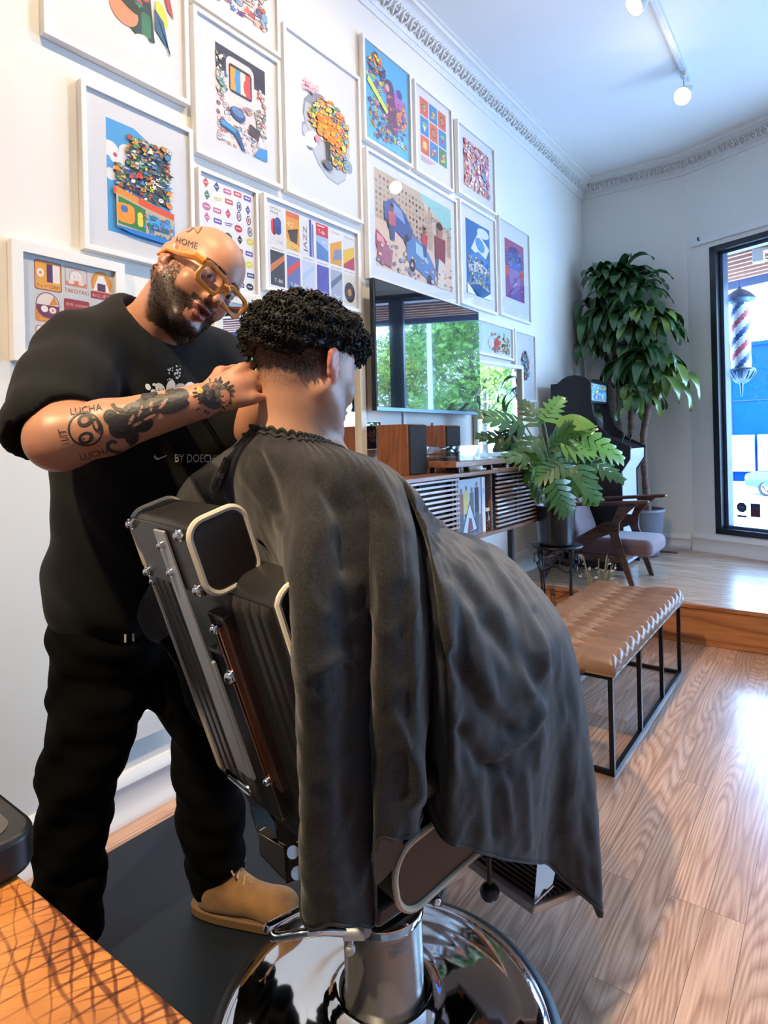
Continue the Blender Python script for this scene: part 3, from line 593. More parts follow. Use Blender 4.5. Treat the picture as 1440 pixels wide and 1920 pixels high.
pframe(.980, 1.531, 2.62, 3.36, 'white framed print of green and red robot shapes, topmost at the left edge', artA, (1.09, 1.47, 2.76, 3.3), 1, group=G1)
def artB(a): a.collage(0, 0, a.w, a.h, 90, ['#6a4a8a', '#4f7fc4', '#e07a5a', '#e8c8b8', '#c4526a', '#88b4d8'], .015, .035)
pframe(1.555, 2.03, 3.045, 3.62, 'white framed print of a lilac and blue crowd, cut off by the photo top', artB, (1.66, 1.96, 3.12, 3.55), 2, group=G1)
def artC(a):
    w, h = a.w, a.h; a.rect(0, 0, w, h, '#efe3df'); a.rect(0, .74 * h, w, .26 * h, '#2c2c44'); a.rr(.2 * w, .52 * h, .56 * w, .42 * h, .03, '#e6dcdc'); a.rr(.25 * w, .57 * h, .46 * w, .30 * h, .015, '#26304a')
    for i, c in enumerate(['#f0a638', '#3d9ad8', '#f0e0c0', '#e0463c']): a.rect((.28 + i * .1) * w, .60 * h, .1 * w, .24 * h, c)
    a.ell(.42 * w, .72 * h, .06 * w, .07 * h, '#3d9ad8'); a.ell(.60 * w, .70 * h, .06 * w, .08 * h, '#e0463c')
    a.rr(.36 * w, .30 * h, .46 * w, .2 * h, .01, '#e9dbdb'); a.rr(.42 * w, .40 * h, .2 * w, .05 * h, .005, '#c8a8b4')
    a.collage(.0, .0, w, .5 * h, 50, ['#e9a0a8', '#f6efe8', '#8fb6dc', '#d8b48c', '#f4d8dc', '#9a6a8a', '#d9d0d4'], .008, .022); a.collage(.82 * w, .25 * h, .18 * w, .5 * h, 16, ['#7aa48a', '#e9e0d4', '#c46a70'], .01, .02); a.collage(0, .5 * h, .18 * w, .4 * h, 14, ['#7aa48a', '#e9e0d4', '#4f7fa8'], .01, .02)
    a.ell(.40 * w, .36 * h, .15 * w, .07 * h, '#2f4a7c', -.2); a.ell(.40 * w, .38 * h, .12 * w, .04 * h, '#5c86bc', -.2)
    a.poly([(.06 * w, .24 * h), (.36 * w, .19 * h), (.42 * w, .17 * h), (.54 * w, .0 * h), (.48 * w, .0), (.36 * w, .10 * h), (.3 * w, .13 * h), (.06 * w, .16 * h)], '#1f5e90'); a.poly([(.07 * w, .23 * h), (.34 * w, .185 * h), (.36 * w, .15 * h), (.07 * w, .18 * h)], '#46a0d8')
    a.rect(.62 * w, .2 * h, .22 * w, .11 * h, '#4a3c44', -.3); a.poly([(.7 * w, .0), (w, .0), (w, .13 * h), (.85 * w, .12 * h)], '#3f8fd0')
pframe(1.555, 2.025, 2.45, 3.03, 'white framed print of a games screen, cap and blue pistol on a pale desk', artC, (1.668, 1.94, 2.545, 2.945), 3, group=G1)
def artD(a):
    w, h = a.w, a.h; g = '#a9adb6'; dk = '#5a6474'
    a.ell(.07 * w, .44 * h, .10 * w, .09 * h, '#9aa0ac'); a.ell(.09 * w, .44 * h, .07 * w, .07 * h, '#c6cad2'); a.ell(.92 * w, .28 * h, .09 * w, .08 * h, '#9aa0ac'); a.ell(.14 * w, .28 * h, .06 * w, .04 * h, '#6a7484')
    ang = [(.02, .62), (.05, .78), (.18, .90), (.38, .95), (.6, .90), (.8, .78), (.93, .6), (.95, .42), (.9, .26), (.84, .10), (.68, .0), (.48, .02), (.3, .12), (.18, .26), (.14, .44), (.06, .52)]
    a.poly([(x * w, y * h) for x, y in ang], '#8d96a4'); a.poly([(x * w * .96 + .03 * w, y * h * .96 + .015 * h) for x, y in ang if y < .8], '#c4c7cd')
    ins = lambda u, v: (u - .52) ** 2 / .19 + (v - .62) ** 2 / .12 < 1 and v > .62 - u * .55 or (abs(u - .72) < .17 and .18 < v < .5)
    a.collage(.06 * w, .04 * h, .9 * w, .92 * h, 150, ['#e6b13c', '#f08c3c', '#f0682f', '#efc94a', '#4f9a5f', '#6ab0c8', '#e27a94', '#c9d36a', '#f2a53c', '#385a7c', '#f4e0d0'], .010, .032, ins, '#30303a')
    a.collage(.3 * w, .44 * h, .42 * w, .26 * h, 30, ['#f2952f', '#f5b03a', '#ee7a34'], .015, .03, None, '#c85a24')
    a.collage(.02 * w, .88 * h, .3 * w, .12 * h, 14, ['#f0a0b4', '#f4c4cc'], .008, .014, None, '#d87a94')
    a.rr(.22 * w, .36 * h, .09 * w, .08 * h, .008, '#ea8aa4'); a.ell(.46 * w, .16 * h, .10 * w, .045 * h, dk, -.3); a.poly([(.44 * w, .42 * h), (.5 * w, .44 * h), (.52 * w, .22 * h), (.46 * w, .2 * h)], '#26303c')
pframe(2.05, 2.615, 2.45, 3.225, 'white framed print of a grey head filled with colourful shapes', artD, (2.17, 2.545, 2.60, 3.03), 4, group=G1)
def artE(a):
    w, h = a.w, a.h; a.rect(0, 0, w, h, '#4db4e4'); a.poly([(0, .0), (w, .0), (w, .25 * h), (0, .35 * h)], '#58c0ec')
    a.collage(.05 * w, .3 * h, .5 * w, .5 * h, 26, ['#c8e04a', '#6a4aa0', '#d27ab0', '#2f3a7c', '#e8e05a'], .012, .035); a.poly([(.44 * w, .72 * h), (.60 * w, .78 * h), (.72 * w, .55 * h), (.8 * w, .38 * h), (.62 * w, .2 * h), (.48 * w, .28 * h), (.5 * w, .5 * h)], '#6b2a5a'); a.ell(.54 * w, .70 * h, .11 * w, .08 * h, '#4a2a66'); a.ell(.5 * w, .68 * h, .05 * w, .04 * h, '#f0a8a0'); a.ell(.76 * w, .62 * h, .1 * w, .13 * h, '#b86ac8'); a.ell(.78 * w, .70 * h, .07 * w, .05 * h, '#3a4a9a')
    a.ell(.82 * w, .42 * h, .12 * w, .11 * h, '#f0884a', .3); a.collage(.45 * w, .12 * h, .5 * w, .5 * h, 26, ['#7a3a8a', '#e66a9a', '#3a2a6a', '#f09a5a', '#a8d84a', '#5a6ad0'], .01, .03); a.collage(.1 * w, .08 * h, .5 * w, .25 * h, 22, ['#d8a83a', '#2a4a8a', '#c85a4a', '#6a4a9a'], .01, .025)
    a.collage(.05 * w, .75 * h, .4 * w, .2 * h, 14, ['#f0d04a', '#8a2a4a', '#2a3a6a', '#e87a4a'], .012, .025)
    a.poly([(.08 * w, .66 * h), (.5 * w, .42 * h), (.46 * w, .38 * h), (.04 * w, .6 * h)], '#d4ec5a'); a.txt('AWESOME', .5 * w, .04 * h, .02, '#9ad8f4', .5 * w)
    a.ell(.72 * w, .15 * h, .03 * w, .025 * h, '#f4f4f4'); a.ell(.80 * w, .15 * h, .03 * w, .025 * h, '#f4f4f4'); a.ell(.73 * w, .15 * h, .012 * w, .012 * h, '#202040'); a.ell(.80 * w, .15 * h, .012 * w, .012 * h, '#202040')
pframe(2.645, 3.112, 2.915, 3.48, 'white framed bright blue music poster with purple figures, topmost beside the cornice', artE, (2.668, 3.09, 2.935, 3.46), 5, group=G1)
def artF(a):
    w, h = a.w, a.h; cs = ['#e2602f', '#2f86c8', '#e2602f', '#2f86c8', '#e2602f', '#2f86c8', '#e2602f', '#2f86c8', '#3f8a5a']
    for i in range(9):
        x = (i % 3) * w * .345; y = h * .14 + (2 - i // 3) * h * .292; a.rect(x, y, w * .31, h * .27, cs[i]); X = x + w * .155; Y = y + h * .13
        c = a.r.choice(['#f4c84a', '#e88a6a', '#f4e4d0', '#c8384a', '#7ac0a8'])
        if i in (2, 4): a.ell(X, Y, w * .10, h * .075, '#7a3a2a'); a.ell(X, Y, w * .075, h * .055, '#d8884a'); a.ell(X, Y, w * .03, h * .022, cs[i])
        elif i in (3, 5): a.poly([(X - w * .09, Y + h * .04), (X + w * .09, Y + h * .05), (X, Y - h * .08)], c); a.ell(X, Y + h * .04, w * .08, h * .03, '#7ac06a')
        elif i == 6: a.rr(X - w * .08, Y - h * .06, w * .16, h * .13, .012, '#f4b44a'); a.rr(X - w * .05, Y - h * .04, w * .1, h * .09, .01, '#f8dc8a')
        else: a.collage(X - w * .07, Y - h * .06, w * .14, h * .12, 6, ['#f4c84a', '#e86a5a', '#f4e4d0', '#5a8a4a'], .01, .02)
    for k in range(3): a.rect(0, h * (.08 - k * .03), w * (.5, .42, .3)[k], h * .013, '#d88aa0')
pframe(3.147, 3.60, 2.917, 3.467, 'white framed print of nine orange and blue snack squares', artF, (3.22, 3.53, 3.0, 3.4), 6, group=G1)
def artG(a): a.rect(0, 0, a.w, a.h, '#f2c8bc'); a.collage(0, 0, a.w, a.h, 170, PASTEL, .012, .032, None, '#b8566a'); a.rect(.7 * a.w, .35 * a.h, .14 * a.w, .16 * a.h, '#5aa0dc')
pframe(3.665, 4.225, 2.945, 3.435, 'white framed print of a pink crowd, topmost nearest the window', artG, (3.755, 4.135, 3.03, 3.35), 7, group=G1)
def artH(a):
    w, h = a.w, a.h; a.rect(0, 0, w, h, '#e8c8b0'); a.poly([(.45 * w, h), (w, h), (w, .7 * h)], '#9ad0cc'); a.poly([(0, h), (.55 * w, h), (.7 * w, .72 * h), (.72 * w, .42 * h), (0, .5 * h)], '#cdb498')
    for i in range(16):
        for j in range(8): 
            if a.r.random() < .85: x = (.01 + i * .044) * w; y = (.5 + j * .06 - i * .004) * h; a.rect(x, y, .022 * w, .032 * h, a.r.choice(['#8a7468', '#a88a78', '#6a5a5c', '#b8a08c']))
    for k in range(6): x = (.66 + k * .055) * w; a.poly([(x, .4 * h), (x, (.86 - k * .03) * h), (x + .05 * w, (.84 - k * .03) * h), (x + .05 * w, .4 * h)], ['#c8a890', '#dcc0a8', '#b89888'][k % 3])
    a.collage(.62 * w, .45 * h, .38 * w, .35 * h, 40, ['#8a6a64', '#c8a08c', '#e8d0b8', '#7aa8a4'], .006, .014)
    def car2(x, y, q, c, c2): a.poly([(x, y), (x + .30 * q, y - .12 * q), (x + .33 * q, y + .0 * q), (x + .24 * q, y + .09 * q), (x + .1 * q, y + .16 * q), (x, y + .10 * q)], c); a.poly([(x + .1 * q, y + .06 * q), (x + .24 * q, y + .02 * q), (x + .2 * q, y + .1 * q), (x + .1 * q, y + .13 * q)], c2); a.ell(x + .06 * q, y - .02 * q, .03 * q, .04 * q, '#3a2a3c'); a.ell(x + .25 * q, y - .08 * q, .03 * q, .04 * q, '#3a2a3c')
    car2(.1 * w, .52 * h, w * 1.05, '#4a5f9c', '#8ea4d0'); car2(.36 * w, .18 * h, w * 1.2, '#5a86bc', '#a8cce0'); car2(-.06 * w, .2 * h, w * .7, '#b8506a', '#e8a0a8'); a.rect(.02 * w, .04 * h, .16 * w, .2 * h, '#b06a7c', -.2)
    for x, y, q, c, sk in ((.19, .52, .9, '#c86a7a', '#8a5a4c'), (.60, .46, .8, '#c8404a', '#9a6a54'), (.82, .4, 1.7, '#8a2a3a', '#a8745c')):
        X, Y, q = x * w, y * h, q * .11 * w * 1.3; a.poly([(X - .18 * q, Y - q), (X + .18 * q, Y - q), (X + .3 * q, Y - .1 * q), (X - .3 * q, Y - .1 * q)], '#4a5a84'); a.poly([(X - .3 * q, Y - .2 * q), (X + .3 * q, Y - .2 * q), (X + .34 * q, Y + .5 * q), (X - .34 * q, Y + .5 * q)], c); a.ell(X, Y + .72 * q, .17 * q, .24 * q, sk); a.ell(X, Y + .86 * q, .18 * q, .12 * q, '#2a1a24')
    a.poly([(.76 * w, .0), (.9 * w, .0), (.88 * w, .3 * h), (.80 * w, .34 * h)], '#e6d4bc'); a.collage(0, 0, w, .28 * h, 30, ['#c8a0a0', '#e4c4ac', '#a88090', '#8a9cc4'], .01, .026)
pframe(2.655, 3.635, 2.175, 2.88, 'large white framed street scene print hung just above the television', artH, (2.735, 3.565, 2.262, 2.80), 8, group=G1)
def artI(a):
    w, h = a.w, a.h; a.rect(0, 0, w, h, '#1f6fb4'); a.poly([(.2 * w, .62 * h), (.75 * w, .5 * h), (.98 * w, .72 * h), (.5 * w, .88 * h)], '#e8eef4'); a.ell(.58 * w, .72 * h, .2 * w, .09 * h, '#5a9ad0', -.3); a.ell(.72 * w, .9 * h, .25 * w, .07 * h, '#dfe8f0')
    for k in range(4): y = (.50 - k * .13) * h; a.poly([(.05 * w, y), (.55 * w, y - .10 * h), (.98 * w, y + .03 * h), (.5 * w, y + .12 * h)], ['#3c8acc', '#e4e6e0', '#5a86a8', '#d8c8a0'][k])
    a.collage(.05 * w, .12 * h, .9 * w, .4 * h, 90, ['#e8ecec', '#5aa8dc', '#1c3c6c', '#d8b47c', '#8ac4e0', '#c88a5a', '#3a6a9c'], .007, .02, None, '#16345c'); a.poly([(.1 * w, .12 * h), (.5 * w, 0), (.9 * w, .1 * h), (.5 * w, .17 * h)], '#16528c'); a.poly([(0, 0), (.35 * w, 0), (0, .14 * h)], '#e8eef2'); a.poly([(w, 0), (.65 * w, 0), (w, .1 * h)], '#e8eef2')
pframe(3.67, 4.215, 2.208, 2.91, 'white framed blue print of stacked floating platforms', artI, (3.765, 4.125, 2.30, 2.81), 9, group=G1)
def artJ(a):
    w, h = a.w, a.h; a.rect(0, 0, w, h, '#8a4a8c'); a.poly([(0, h), (w, h), (w, .75 * h), (0, .8 * h)], '#b0507a'); a.poly([(0, .55 * h), (.3 * w, .5 * h), (0, .3 * h)], '#e0503c'); a.poly([(w, .6 * h), (.7 * w, .5 * h), (w, .35 * h)], '#e0503c'); a.ell(.5 * w, .4 * h, .3 * w, .24 * h, '#9a78b4'); a.ell(.5 * w, .72 * h, .36 * w, .2 * h, '#3c3c8c')
    a.rr(.12 * w, .52 * h, .76 * w, .26 * h, .02, '#3a6cc0'); a.collage(.14 * w, .54 * h, .72 * w, .3 * h, 50, ['#3a5cb0', '#5a8ad8', '#d8884a', '#2a2a7c', '#8a5ab8', '#7ab4e8'], .008, .022); a.ell(.5 * w, .34 * h, .06 * w, .05 * h, '#7a5a9c'); a.rect(.4 * w, .24 * h, .22 * w, .012 * h, '#4a2a64'); a.rect(.42 * w, .255 * h, .16 * w, .008, '#f0e8e0', .5); a.poly([(.2 * w, 0), (.8 * w, 0), (.66 * w, .2 * h), (.34 * w, .2 * h)], '#7c62a4')
pframe(4.268, 4.84, 2.224, 2.965, 'white framed purple portrait print at the window end of the picture wall', artJ, (4.38, 4.73, 2.38, 2.83), 10, group=G1)
def artK(a):
    w, h = a.w, a.h; a.poly([(0, 0), (w, 0), (w, .25 * h), (.93 * w, .28 * h), (.93 * w, .8 * h), (.4 * w, .98 * h), (0, .98 * h)], '#46a4e4')
    for x, y, r in ((.04, .72, .13), (.16, .66, .12), (.3, .74, .13), (.06, .5, .1), (.18, .55, .1), (.42, .85, .09)): a.ell(x * w, y * h, r * w, r * w * .8, '#f6f4f2')
    a.ell(.12 * w, .68 * h, .03 * w, .02 * h, '#d84058'); a.ell(.2 * w, .58 * h, .04 * w, .04 * h, '#f6f4f2')
    a.rect(.32 * w, .36 * h, .6 * w, .5 * h, '#3a4a50'); ins = lambda u, v: not (u < .2 and v > .5)
    a.collage(.12 * w, .34 * h, .82 * w, .56 * h, 170, ['#e88a3a', '#2f7a4a', '#3a86c0', '#f2ca4a', '#c84a3a', '#26304c', '#e8e0d0', '#5a9a6a', '#7a5a3a', '#2a5a8a'], .007, .02, ins, '#1e2430')
    a.poly([(.06 * w, .33 * h), (.5 * w, .27 * h), (.97 * w, .24 * h), (.97 * w, .31 * h), (.5 * w, .35 * h), (.08 * w, .40 * h)], '#d8502c'); a.poly([(.1 * w, .34 * h), (.42 * w, .30 * h), (.42 * w, .36 * h), (.1 * w, .40 * h)], '#f08a34')
    a.poly([(.1 * w, .04 * h), (.93 * w, .03 * h), (.97 * w, .25 * h), (.5 * w, .29 * h), (.1 * w, .34 * h)], '#b8a890'); a.poly([(.12 * w, .08 * h), (.52 * w, .06 * h), (.52 * w, .27 * h), (.13 * w, .32 * h)], '#2f7a3c'); a.rr(.10 * w, .10 * h, .26 * w, .17 * h, .02, '#f0902c'); a.rr(.16 * w, .19 * h, .1 * w, .06 * h, .008, '#3a6cb0'); a.rr(.40 * w, .10 * h, .08 * w, .13 * h, .01, '#e4cc4a'); a.poly([(.56 * w, .12 * h), (.9 * w, .10 * h), (.92 * w, .2 * h), (.56 * w, .24 * h)], '#3c9adc'); a.rect(.58 * w, .10 * h, .3 * w, .05 * h, '#2a5a8a'); a.collage(.5 * w, .04 * h, .44 * w, .18 * h, 22, ['#3a86c0', '#7ab0d8', '#c84a3a', '#2f7a4a'], .007, .016)
    a.poly([(.04 * w, .06 * h), (.3 * w, .02 * h), (w, 0), (w, .05 * h), (.4 * w, .06 * h)], '#1f78c8')
pframe(1.095, 1.54, 1.964, 2.53, 'white framed print of an orange and green bus piled with tiny figures', artK, (1.187, 1.455, 2.05, 2.45), 11, group=G1)
def artL(a):
    w, h = a.w, a.h; a.rect(0, 0, w, h, '#f6f4f2'); r = a.r; cs = ['#d03040', '#2a3a8c', '#f0dc3c', '#26262a', '#d86a94', '#3a7a4a', '#e04030', '#6a4aa0']
    for j in range(9):
        for i in range(5):
            X = w * (.1 + i * .2 + r.uniform(-.02, .02)); Y = h * (.06 + j * .11 + r.uniform(-.01, .01)); c = r.choice(cs); q = w * .075; t = r.random()
            if t < .3: a.ell(X, Y, q, q * .75, c); a.rect(X - q * .6, Y - q * .1, q * 1.2, q * .2, '#f6f4f2')
            elif t < .55: a.rr(X - q, Y - q * .5, q * 2, q, q * .2, c); a.rect(X - q * .7, Y - q * .12, q * 1.4, q * .25, '#f6f4f2')
            elif t < .7: a.poly([(X, Y + q), (X + q * .7, Y), (X, Y - q), (X - q * .7, Y)], c); a.rect(X - q * .4, Y - q * .08, q * .8, q * .16, '#f6f4f2')
            elif t < .85: a.ell(X, Y, q * .6, q, '#26262a'); a.ell(X, Y, q * .4, q * .75, '#f6f4f2'); a.ell(X, Y, q * .25, q * .5, c)
            else: a.rect(X - q, Y + q * .1, q * 2, q * .2, c, .1); a.rect(X - q * .8, Y - q * .3, q * 1.6, q * .18, c, .1)
pframe(1.56, 1.873, 1.929, 2.396, 'narrow white framed sheet of small logo badges, behind the bald head', artL, (1.582, 1.853, 1.95, 2.375), 12, bw=.014, group=G1)
def artM(a):
    w, h = a.w, a.h; a.rect(0, 0, w, h, '#f2eeea'); n = 6; cw = w / n
    pal = [('#e9e4e0', '#2a2a2e', '#d83a3a', '#2c4f9c', 'OPTIMUS\nPRIME'), ('#f0a02c', '#c8401f', '#3a3430', '#4a3c34', 'HQ'), ('#ece8e4', '#26262c', '#3a4fa0', '#26262c', 'JAZZ'), ('#d8303c', '#f2eeea', '#7aa0d0', '#9cc0e4', 'T-86'), ('#f2eeea', '#e8a02c', '#f0b848', '#8a90a8', 'HQ'), ('#e8e6ea', '#6a4a8a', '#d86a4a', '#3c4a88', 'FORMULA')]
    for i in range(n):
        x = i * cw + .008; q = cw - .014; y1 = h * .505; hh = h * .48; b, f, c1, c2, tx = pal[i]
        a.rect(x, y1, q, hh, b)
        if i == 0: a.txt('OPTIMUS', x + q * .42, y1 + hh * .92, .011, f, q * .75); a.txt('PRIME', x + q * .34, y1 + hh * .82, .012, f, q * .56); a.rr(x + .1 * q, y1 + .25 * hh, q * .4, hh * .42, .02, c1); a.rr(x + .36 * q, y1 + .28 * hh, q * .45, hh * .45, .02, c2); a.txt('T-A6', x + q * .7, y1 + hh * .1, .010, '#8a8a90', q * .4)
        elif i == 1: a.rect(x, y1 + hh * .86, q, hh * .14, c1 if 0 else '#e0662c'); a.txt('HQ', x + q * .25, y1 + hh * .66, .028, '#f6e0c0'); a.poly([(x + q * .1, y1 + hh * .5), (x + q * .9, y1 + hh * .62), (x + q * .8, y1 + .2 * hh), (x + q * .3, y1 + hh * .25)], '#4a4038'); a.poly([(x, y1), (x + q, y1), (x + q, y1 + .14 * hh), (x, y1 + .28 * hh)], '#f4c468'); a.txt('T-62', x + q * .6, y1 + hh * .06, .012, '#5a3a1c')
        elif i == 2: a.txt('JAZZ', x + q * .32, y1 + hh * .42, .032, f, hh * .7, PI / 2); a.rect(x + q * .6, y1, q * .18, hh, c1); a.rect(x + q * .82, y1, q * .12, hh * .9, '#6a78b8')
        elif i == 3: a.rect(x, y1, q, hh * .66, '#a8c4e4'); a.txt('T-86', x + q * .45, y1 + hh * .78, .018, '#f6f4f2'); a.rect(x + q * .1, y1 + hh * .92, q * .6, .006, '#f6f4f2'); a.txt('HQ', x + q * .7, y1 + hh * .5, .02, '#e8f0f8'); a.poly([(x, y1), (x + q, y1), (x + q, y1 + .3 * hh), (x, y1 + .5 * hh)], '#5a86c4')
        elif i == 4: a.txt('HOTROD', x + q * .5, y1 + hh * .9, .009, '#6a6a74', q * .7); a.poly([(x, y1), (x + q, y1), (x + q, y1 + .75 * hh), (x, y1 + .55 * hh)], '#e8a434'); a.poly([(x + .2 * q, y1 + .1 * hh), (x + q, y1 + .2 * hh), (x + q, y1 + .5 * hh), (x + .4 * q, y1 + .42 * hh)], '#8a92b0')
        else: a.txt('STARSCREAM', x + q * .5, y1 + hh * .9, .008, '#5a5a6a', q * .8); a.poly([(x, y1 + .1 * hh), (x + q, y1 + .4 * hh), (x + q, y1 + .7 * hh), (x, y1 + .5 * hh)], '#f0c43c'); a.poly([(x, y1), (x + q, y1), (x + q, y1 + .4 * hh), (x, y1 + .1 * hh)], '#c03a5a')
        y0 = h * .01; b2 = ['#d87a3a', '#e8443a', '#bcd0e6', '#5a50a8', '#6a7488', '#e6dccc'][i]; a.rect(x, y0, q, hh, ['#3a3c44', '#6a74b0', '#d0d8e8', '#5a58b0', '#b0b4c4', '#e6dccc'][i]); a.rect(x, y0 + hh * .88, q, hh * .12, '#f2eeea')
        a.poly([(x, y0 + .3 * hh), (x + q, y0 + .7 * hh), (x + q, y0 + .85 * hh), (x, y0 + .5 * hh)], b2)
        a.txt(['T-86', 'T-84', 'Y-86', 'HQ', 'V', 'B-02'][i], x + q * .55, y0 + hh * .14, .016, '#f2eeea' if i != 2 else '#c85a4a', q * .6)
        a.txt(['GRIMLOCK', 'CLIFFJUMPER', 'SLINGSHOT', 'WINDCHARGER', 'BUMPER', 'SOUNDER'][i], x + q * .5, y0 + hh * .94, .007, '#3a3a40', q * .85)
        if i == 5: a.ell(x + q * .5, y0 + .35 * hh, q * .48, q * .6, '#3c2c2c'); a.ell(x + q * .5, y0 + .35 * hh, q * .18, q * .22, '#c88a3c')
pframe(1.905, 2.58, 1.975, 2.402, 'white framed sheet of coloured vehicle posters with bold lettering, above the client', artM, (1.94, 2.55, 2.005, 2.372), 13, group=G1)
def artN(a):
    w, h = a.w, a.h; O = '#e08a2c'; R = '#9c3038'; Pn = '#5a2a5c'; T = '#d88468'; cw = w / 3.15; ch = h / 3.05
    def cell(i, j): return i * cw * 1.07, h - (j + 1) * ch * 1.02 + .004
    x, y = cell(0, 0); a.rr(x, y, cw, ch * .95, .008, R); a.rr(x + .003, y + .003, cw - .006, ch * .95 - .006, .007, '#f0a83c'); a.rect(x + cw * .45, y + ch * .28, cw * .22, ch * .58, Pn); a.rect(x + cw * .67, y + ch * .28, cw * .26, ch * .58, '#f4ece4'); a.ell(x + cw * .22, y + ch * .55, cw * .13, ch * .14, '#f6ece0'); a.ell(x + cw * .22, y + ch * .55, cw * .05, ch * .05, O); a.txt('カレー', x + cw * .27, y + ch * .14, .010, Pn, cw * .4); a.txt('CURRY', x + cw * .74, y + ch * .14, .010, Pn, cw * .4)
    x, y = cell(1, 0); 
    for q in ((0, .3, 1, .34), (0, .9, 1, .94)): a.rect(x + cw * .06, y + ch * q[1], cw * .88, ch * .035, T)
    a.rect(x + cw * .06, y + ch * .3, cw * .03, ch * .62, T); a.rect(x + cw * .91, y + ch * .3, cw * .03, ch * .62, T); a.ell(x + cw * .5, y + ch * .6, cw * .28, ch * .25, T); a.ell(x + cw * .5, y + ch * .6, cw * .26, ch * .23, '#eee8e4'); a.ell(x + cw * .42, y + ch * .62, .002, .002, T); a.ell(x + cw * .58, y + ch * .62, .002, .002, T); a.ell(x + cw * .5, y + ch * .40, cw * .42, ch * .10, T); a.ell(x + cw * .3, y + ch * .44, cw * .12, ch * .08, '#f4dcc8'); a.ell(x + cw * .7, y + ch * .44, cw * .12, ch * .08, '#f4dcc8'); a.txt('TAKOYAKI', x + cw * .5, y + ch * .14, .014, '#c86a3c', cw * .95)
    x, y = cell(2, 0); a.ell(x + cw * .45, y + ch * .56, cw * .44, ch * .44, O); a.ell(x + cw * .45, y + ch * .56, cw * .36, ch * .36, '#ec9c3c'); a.poly([(x + cw * .1, y + ch * .3), (x + cw * .8, y + ch * .3), (x + cw * .56, y + ch * .84), (x + cw * .34, y + ch * .84)], '#f6f0ea'); a.rect(x + cw * .28, y + ch * .3, cw * .34, ch * .26, Pn); a.rect(x + cw * .0, y + ch * .02, cw * .9, ch * .24, R); a.txt('おにぎり', x + cw * .45, y + ch * .14, .012, '#f4c8b8', cw * .78)
    x, y = cell(0, 1); a.rr(x, y, cw * .92, ch * .5, .008, O); a.ell(x + cw * .46, y + ch * .55, cw * .44, ch * .42, Pn); a.ell(x + cw * .46, y + ch * .55, cw * .41, ch * .39, '#f0dcd0', 0, 16); a.ell(x + cw * .46, y + ch * .55, cw * .41, ch * .39, '#7a2c54', 0, 12, PI, 2 * PI); a.poly([(x + cw * .5, y + ch * .55), (x + cw * .86, y + ch * .6), (x + cw * .7, y + ch * .86)], O); a.ell(x + cw * .34, y + ch * .42, cw * .13, ch * .11, '#f4ece4'); a.ell(x + cw * .64, y + ch * .40, cw * .13, ch * .10, '#f4ece4'); a.ell(x + cw * .64, y + ch * .40, cw * .05, ch * .04, O); a.txt('RAMEN', x + cw * .46, y + ch * .08, .008, '#f2b868', cw * .6)
    x, y = cell(1, 1); a.rr(x, y + ch * .1, cw, ch * .78, .006, R); a.txt('刺身 SASHIMI', x + cw * .5, y + ch * .70, .011, '#f0b8a4', cw * .84); a.ell(x + cw * .3, y + ch * .35, cw * .2, ch * .14, '#f0a83c'); a.ell(x + cw * .7, y + ch * .35, cw * .2, ch * .14, '#f6d8c8')
    x, y = cell(2, 1); a.ell(x + cw * .45, y + ch * .5, cw * .4, ch * .38, R); a.ell(x + cw * .45, y + ch * .5, cw * .3, ch * .28, '#f0a83c'); a.rect(x + cw * .1, y + ch * .4, cw * .7, ch * .2, '#f4ece4')
    x, y = cell(0, 2); a.rr(x, y, cw, ch * .9, .01, T); a.rr(x + .003, y + .003, cw - .006, ch * .9 - .006, .009, '#eee8e4')
    for u, v in ((.3, .65), (.7, .65), (.3, .3), (.7, .3)): a.ell(x + cw * u, y + ch * v, cw * .17, ch * .15, R); a.ell(x + cw * u, y + ch * v, cw * .14, ch * .12, '#f4e0d0'); a.ell(x + cw * u, y + ch * v, cw * .05, ch * .05, R)
    x, y = cell(1, 2); a.rr(x, y, cw, ch * .9, .006, O); a.ell(x + cw * .5, y + ch * .45, cw * .3, ch * .26, '#f4ece4'); x, y = cell(2, 2); a.rr(x, y, cw * .9, ch * .9, .006, Pn); a.ell(x + cw * .45, y + ch * .45, cw * .28, ch * .26, '#f0a83c')
pframe(.867, 1.238, 1.572, 1.942, 'white framed print of Japanese food badges behind the barber', artN, (.938, 1.205, 1.60, 1.90), 14, bw=.034, matc=mat('mat_board_grey', (.66, .68, .68), .8), group=G1)
def artO(a):
    w, h = a.w, a.h; a.rect(0, 0, w, h, '#cfe8e4'); a.collage(.45 * w, .05 * h, .35 * w, .7 * h, 30, ['#d84a2c', '#e8842c', '#5a8ac8', '#e8e0d0', '#c83a3a'], .012, .028); a.ell(.62 * w, .4 * h, .05 * w, .2 * h, '#dc4a2c'); a.collage(.78 * w, .05 * h, .2 * w, .6 * h, 24, ['#e8a82c', '#3f7a3a', '#c8502c', '#8a3a2a'], .01, .022); a.ell(.45 * w, .35 * h, .08 * w, .2 * h, '#e8e4e0', .4); a.rect(.82 * w, .6 * h, .03 * w, .25 * h, '#9ac48a')
pframe(3.80, 4.48, 1.895, 2.15, 'small wide white framed print of fruit and bottles right beside the television', artO, (3.85, 4.43, 1.93, 2.12), 15, group=G1)
def artP(a): ins = lambda u, v: (u - .5) ** 2 / .23 + (v - .5) ** 2 / .25 < 1; a.collage(0, 0, a.w, a.h, 110, ['#2a5a8a', '#c86a4a', '#3a9ab0', '#1c2c4c', '#8ac0d8', '#e8c8a0', '#6a3a5a'], .007, .02, ins)
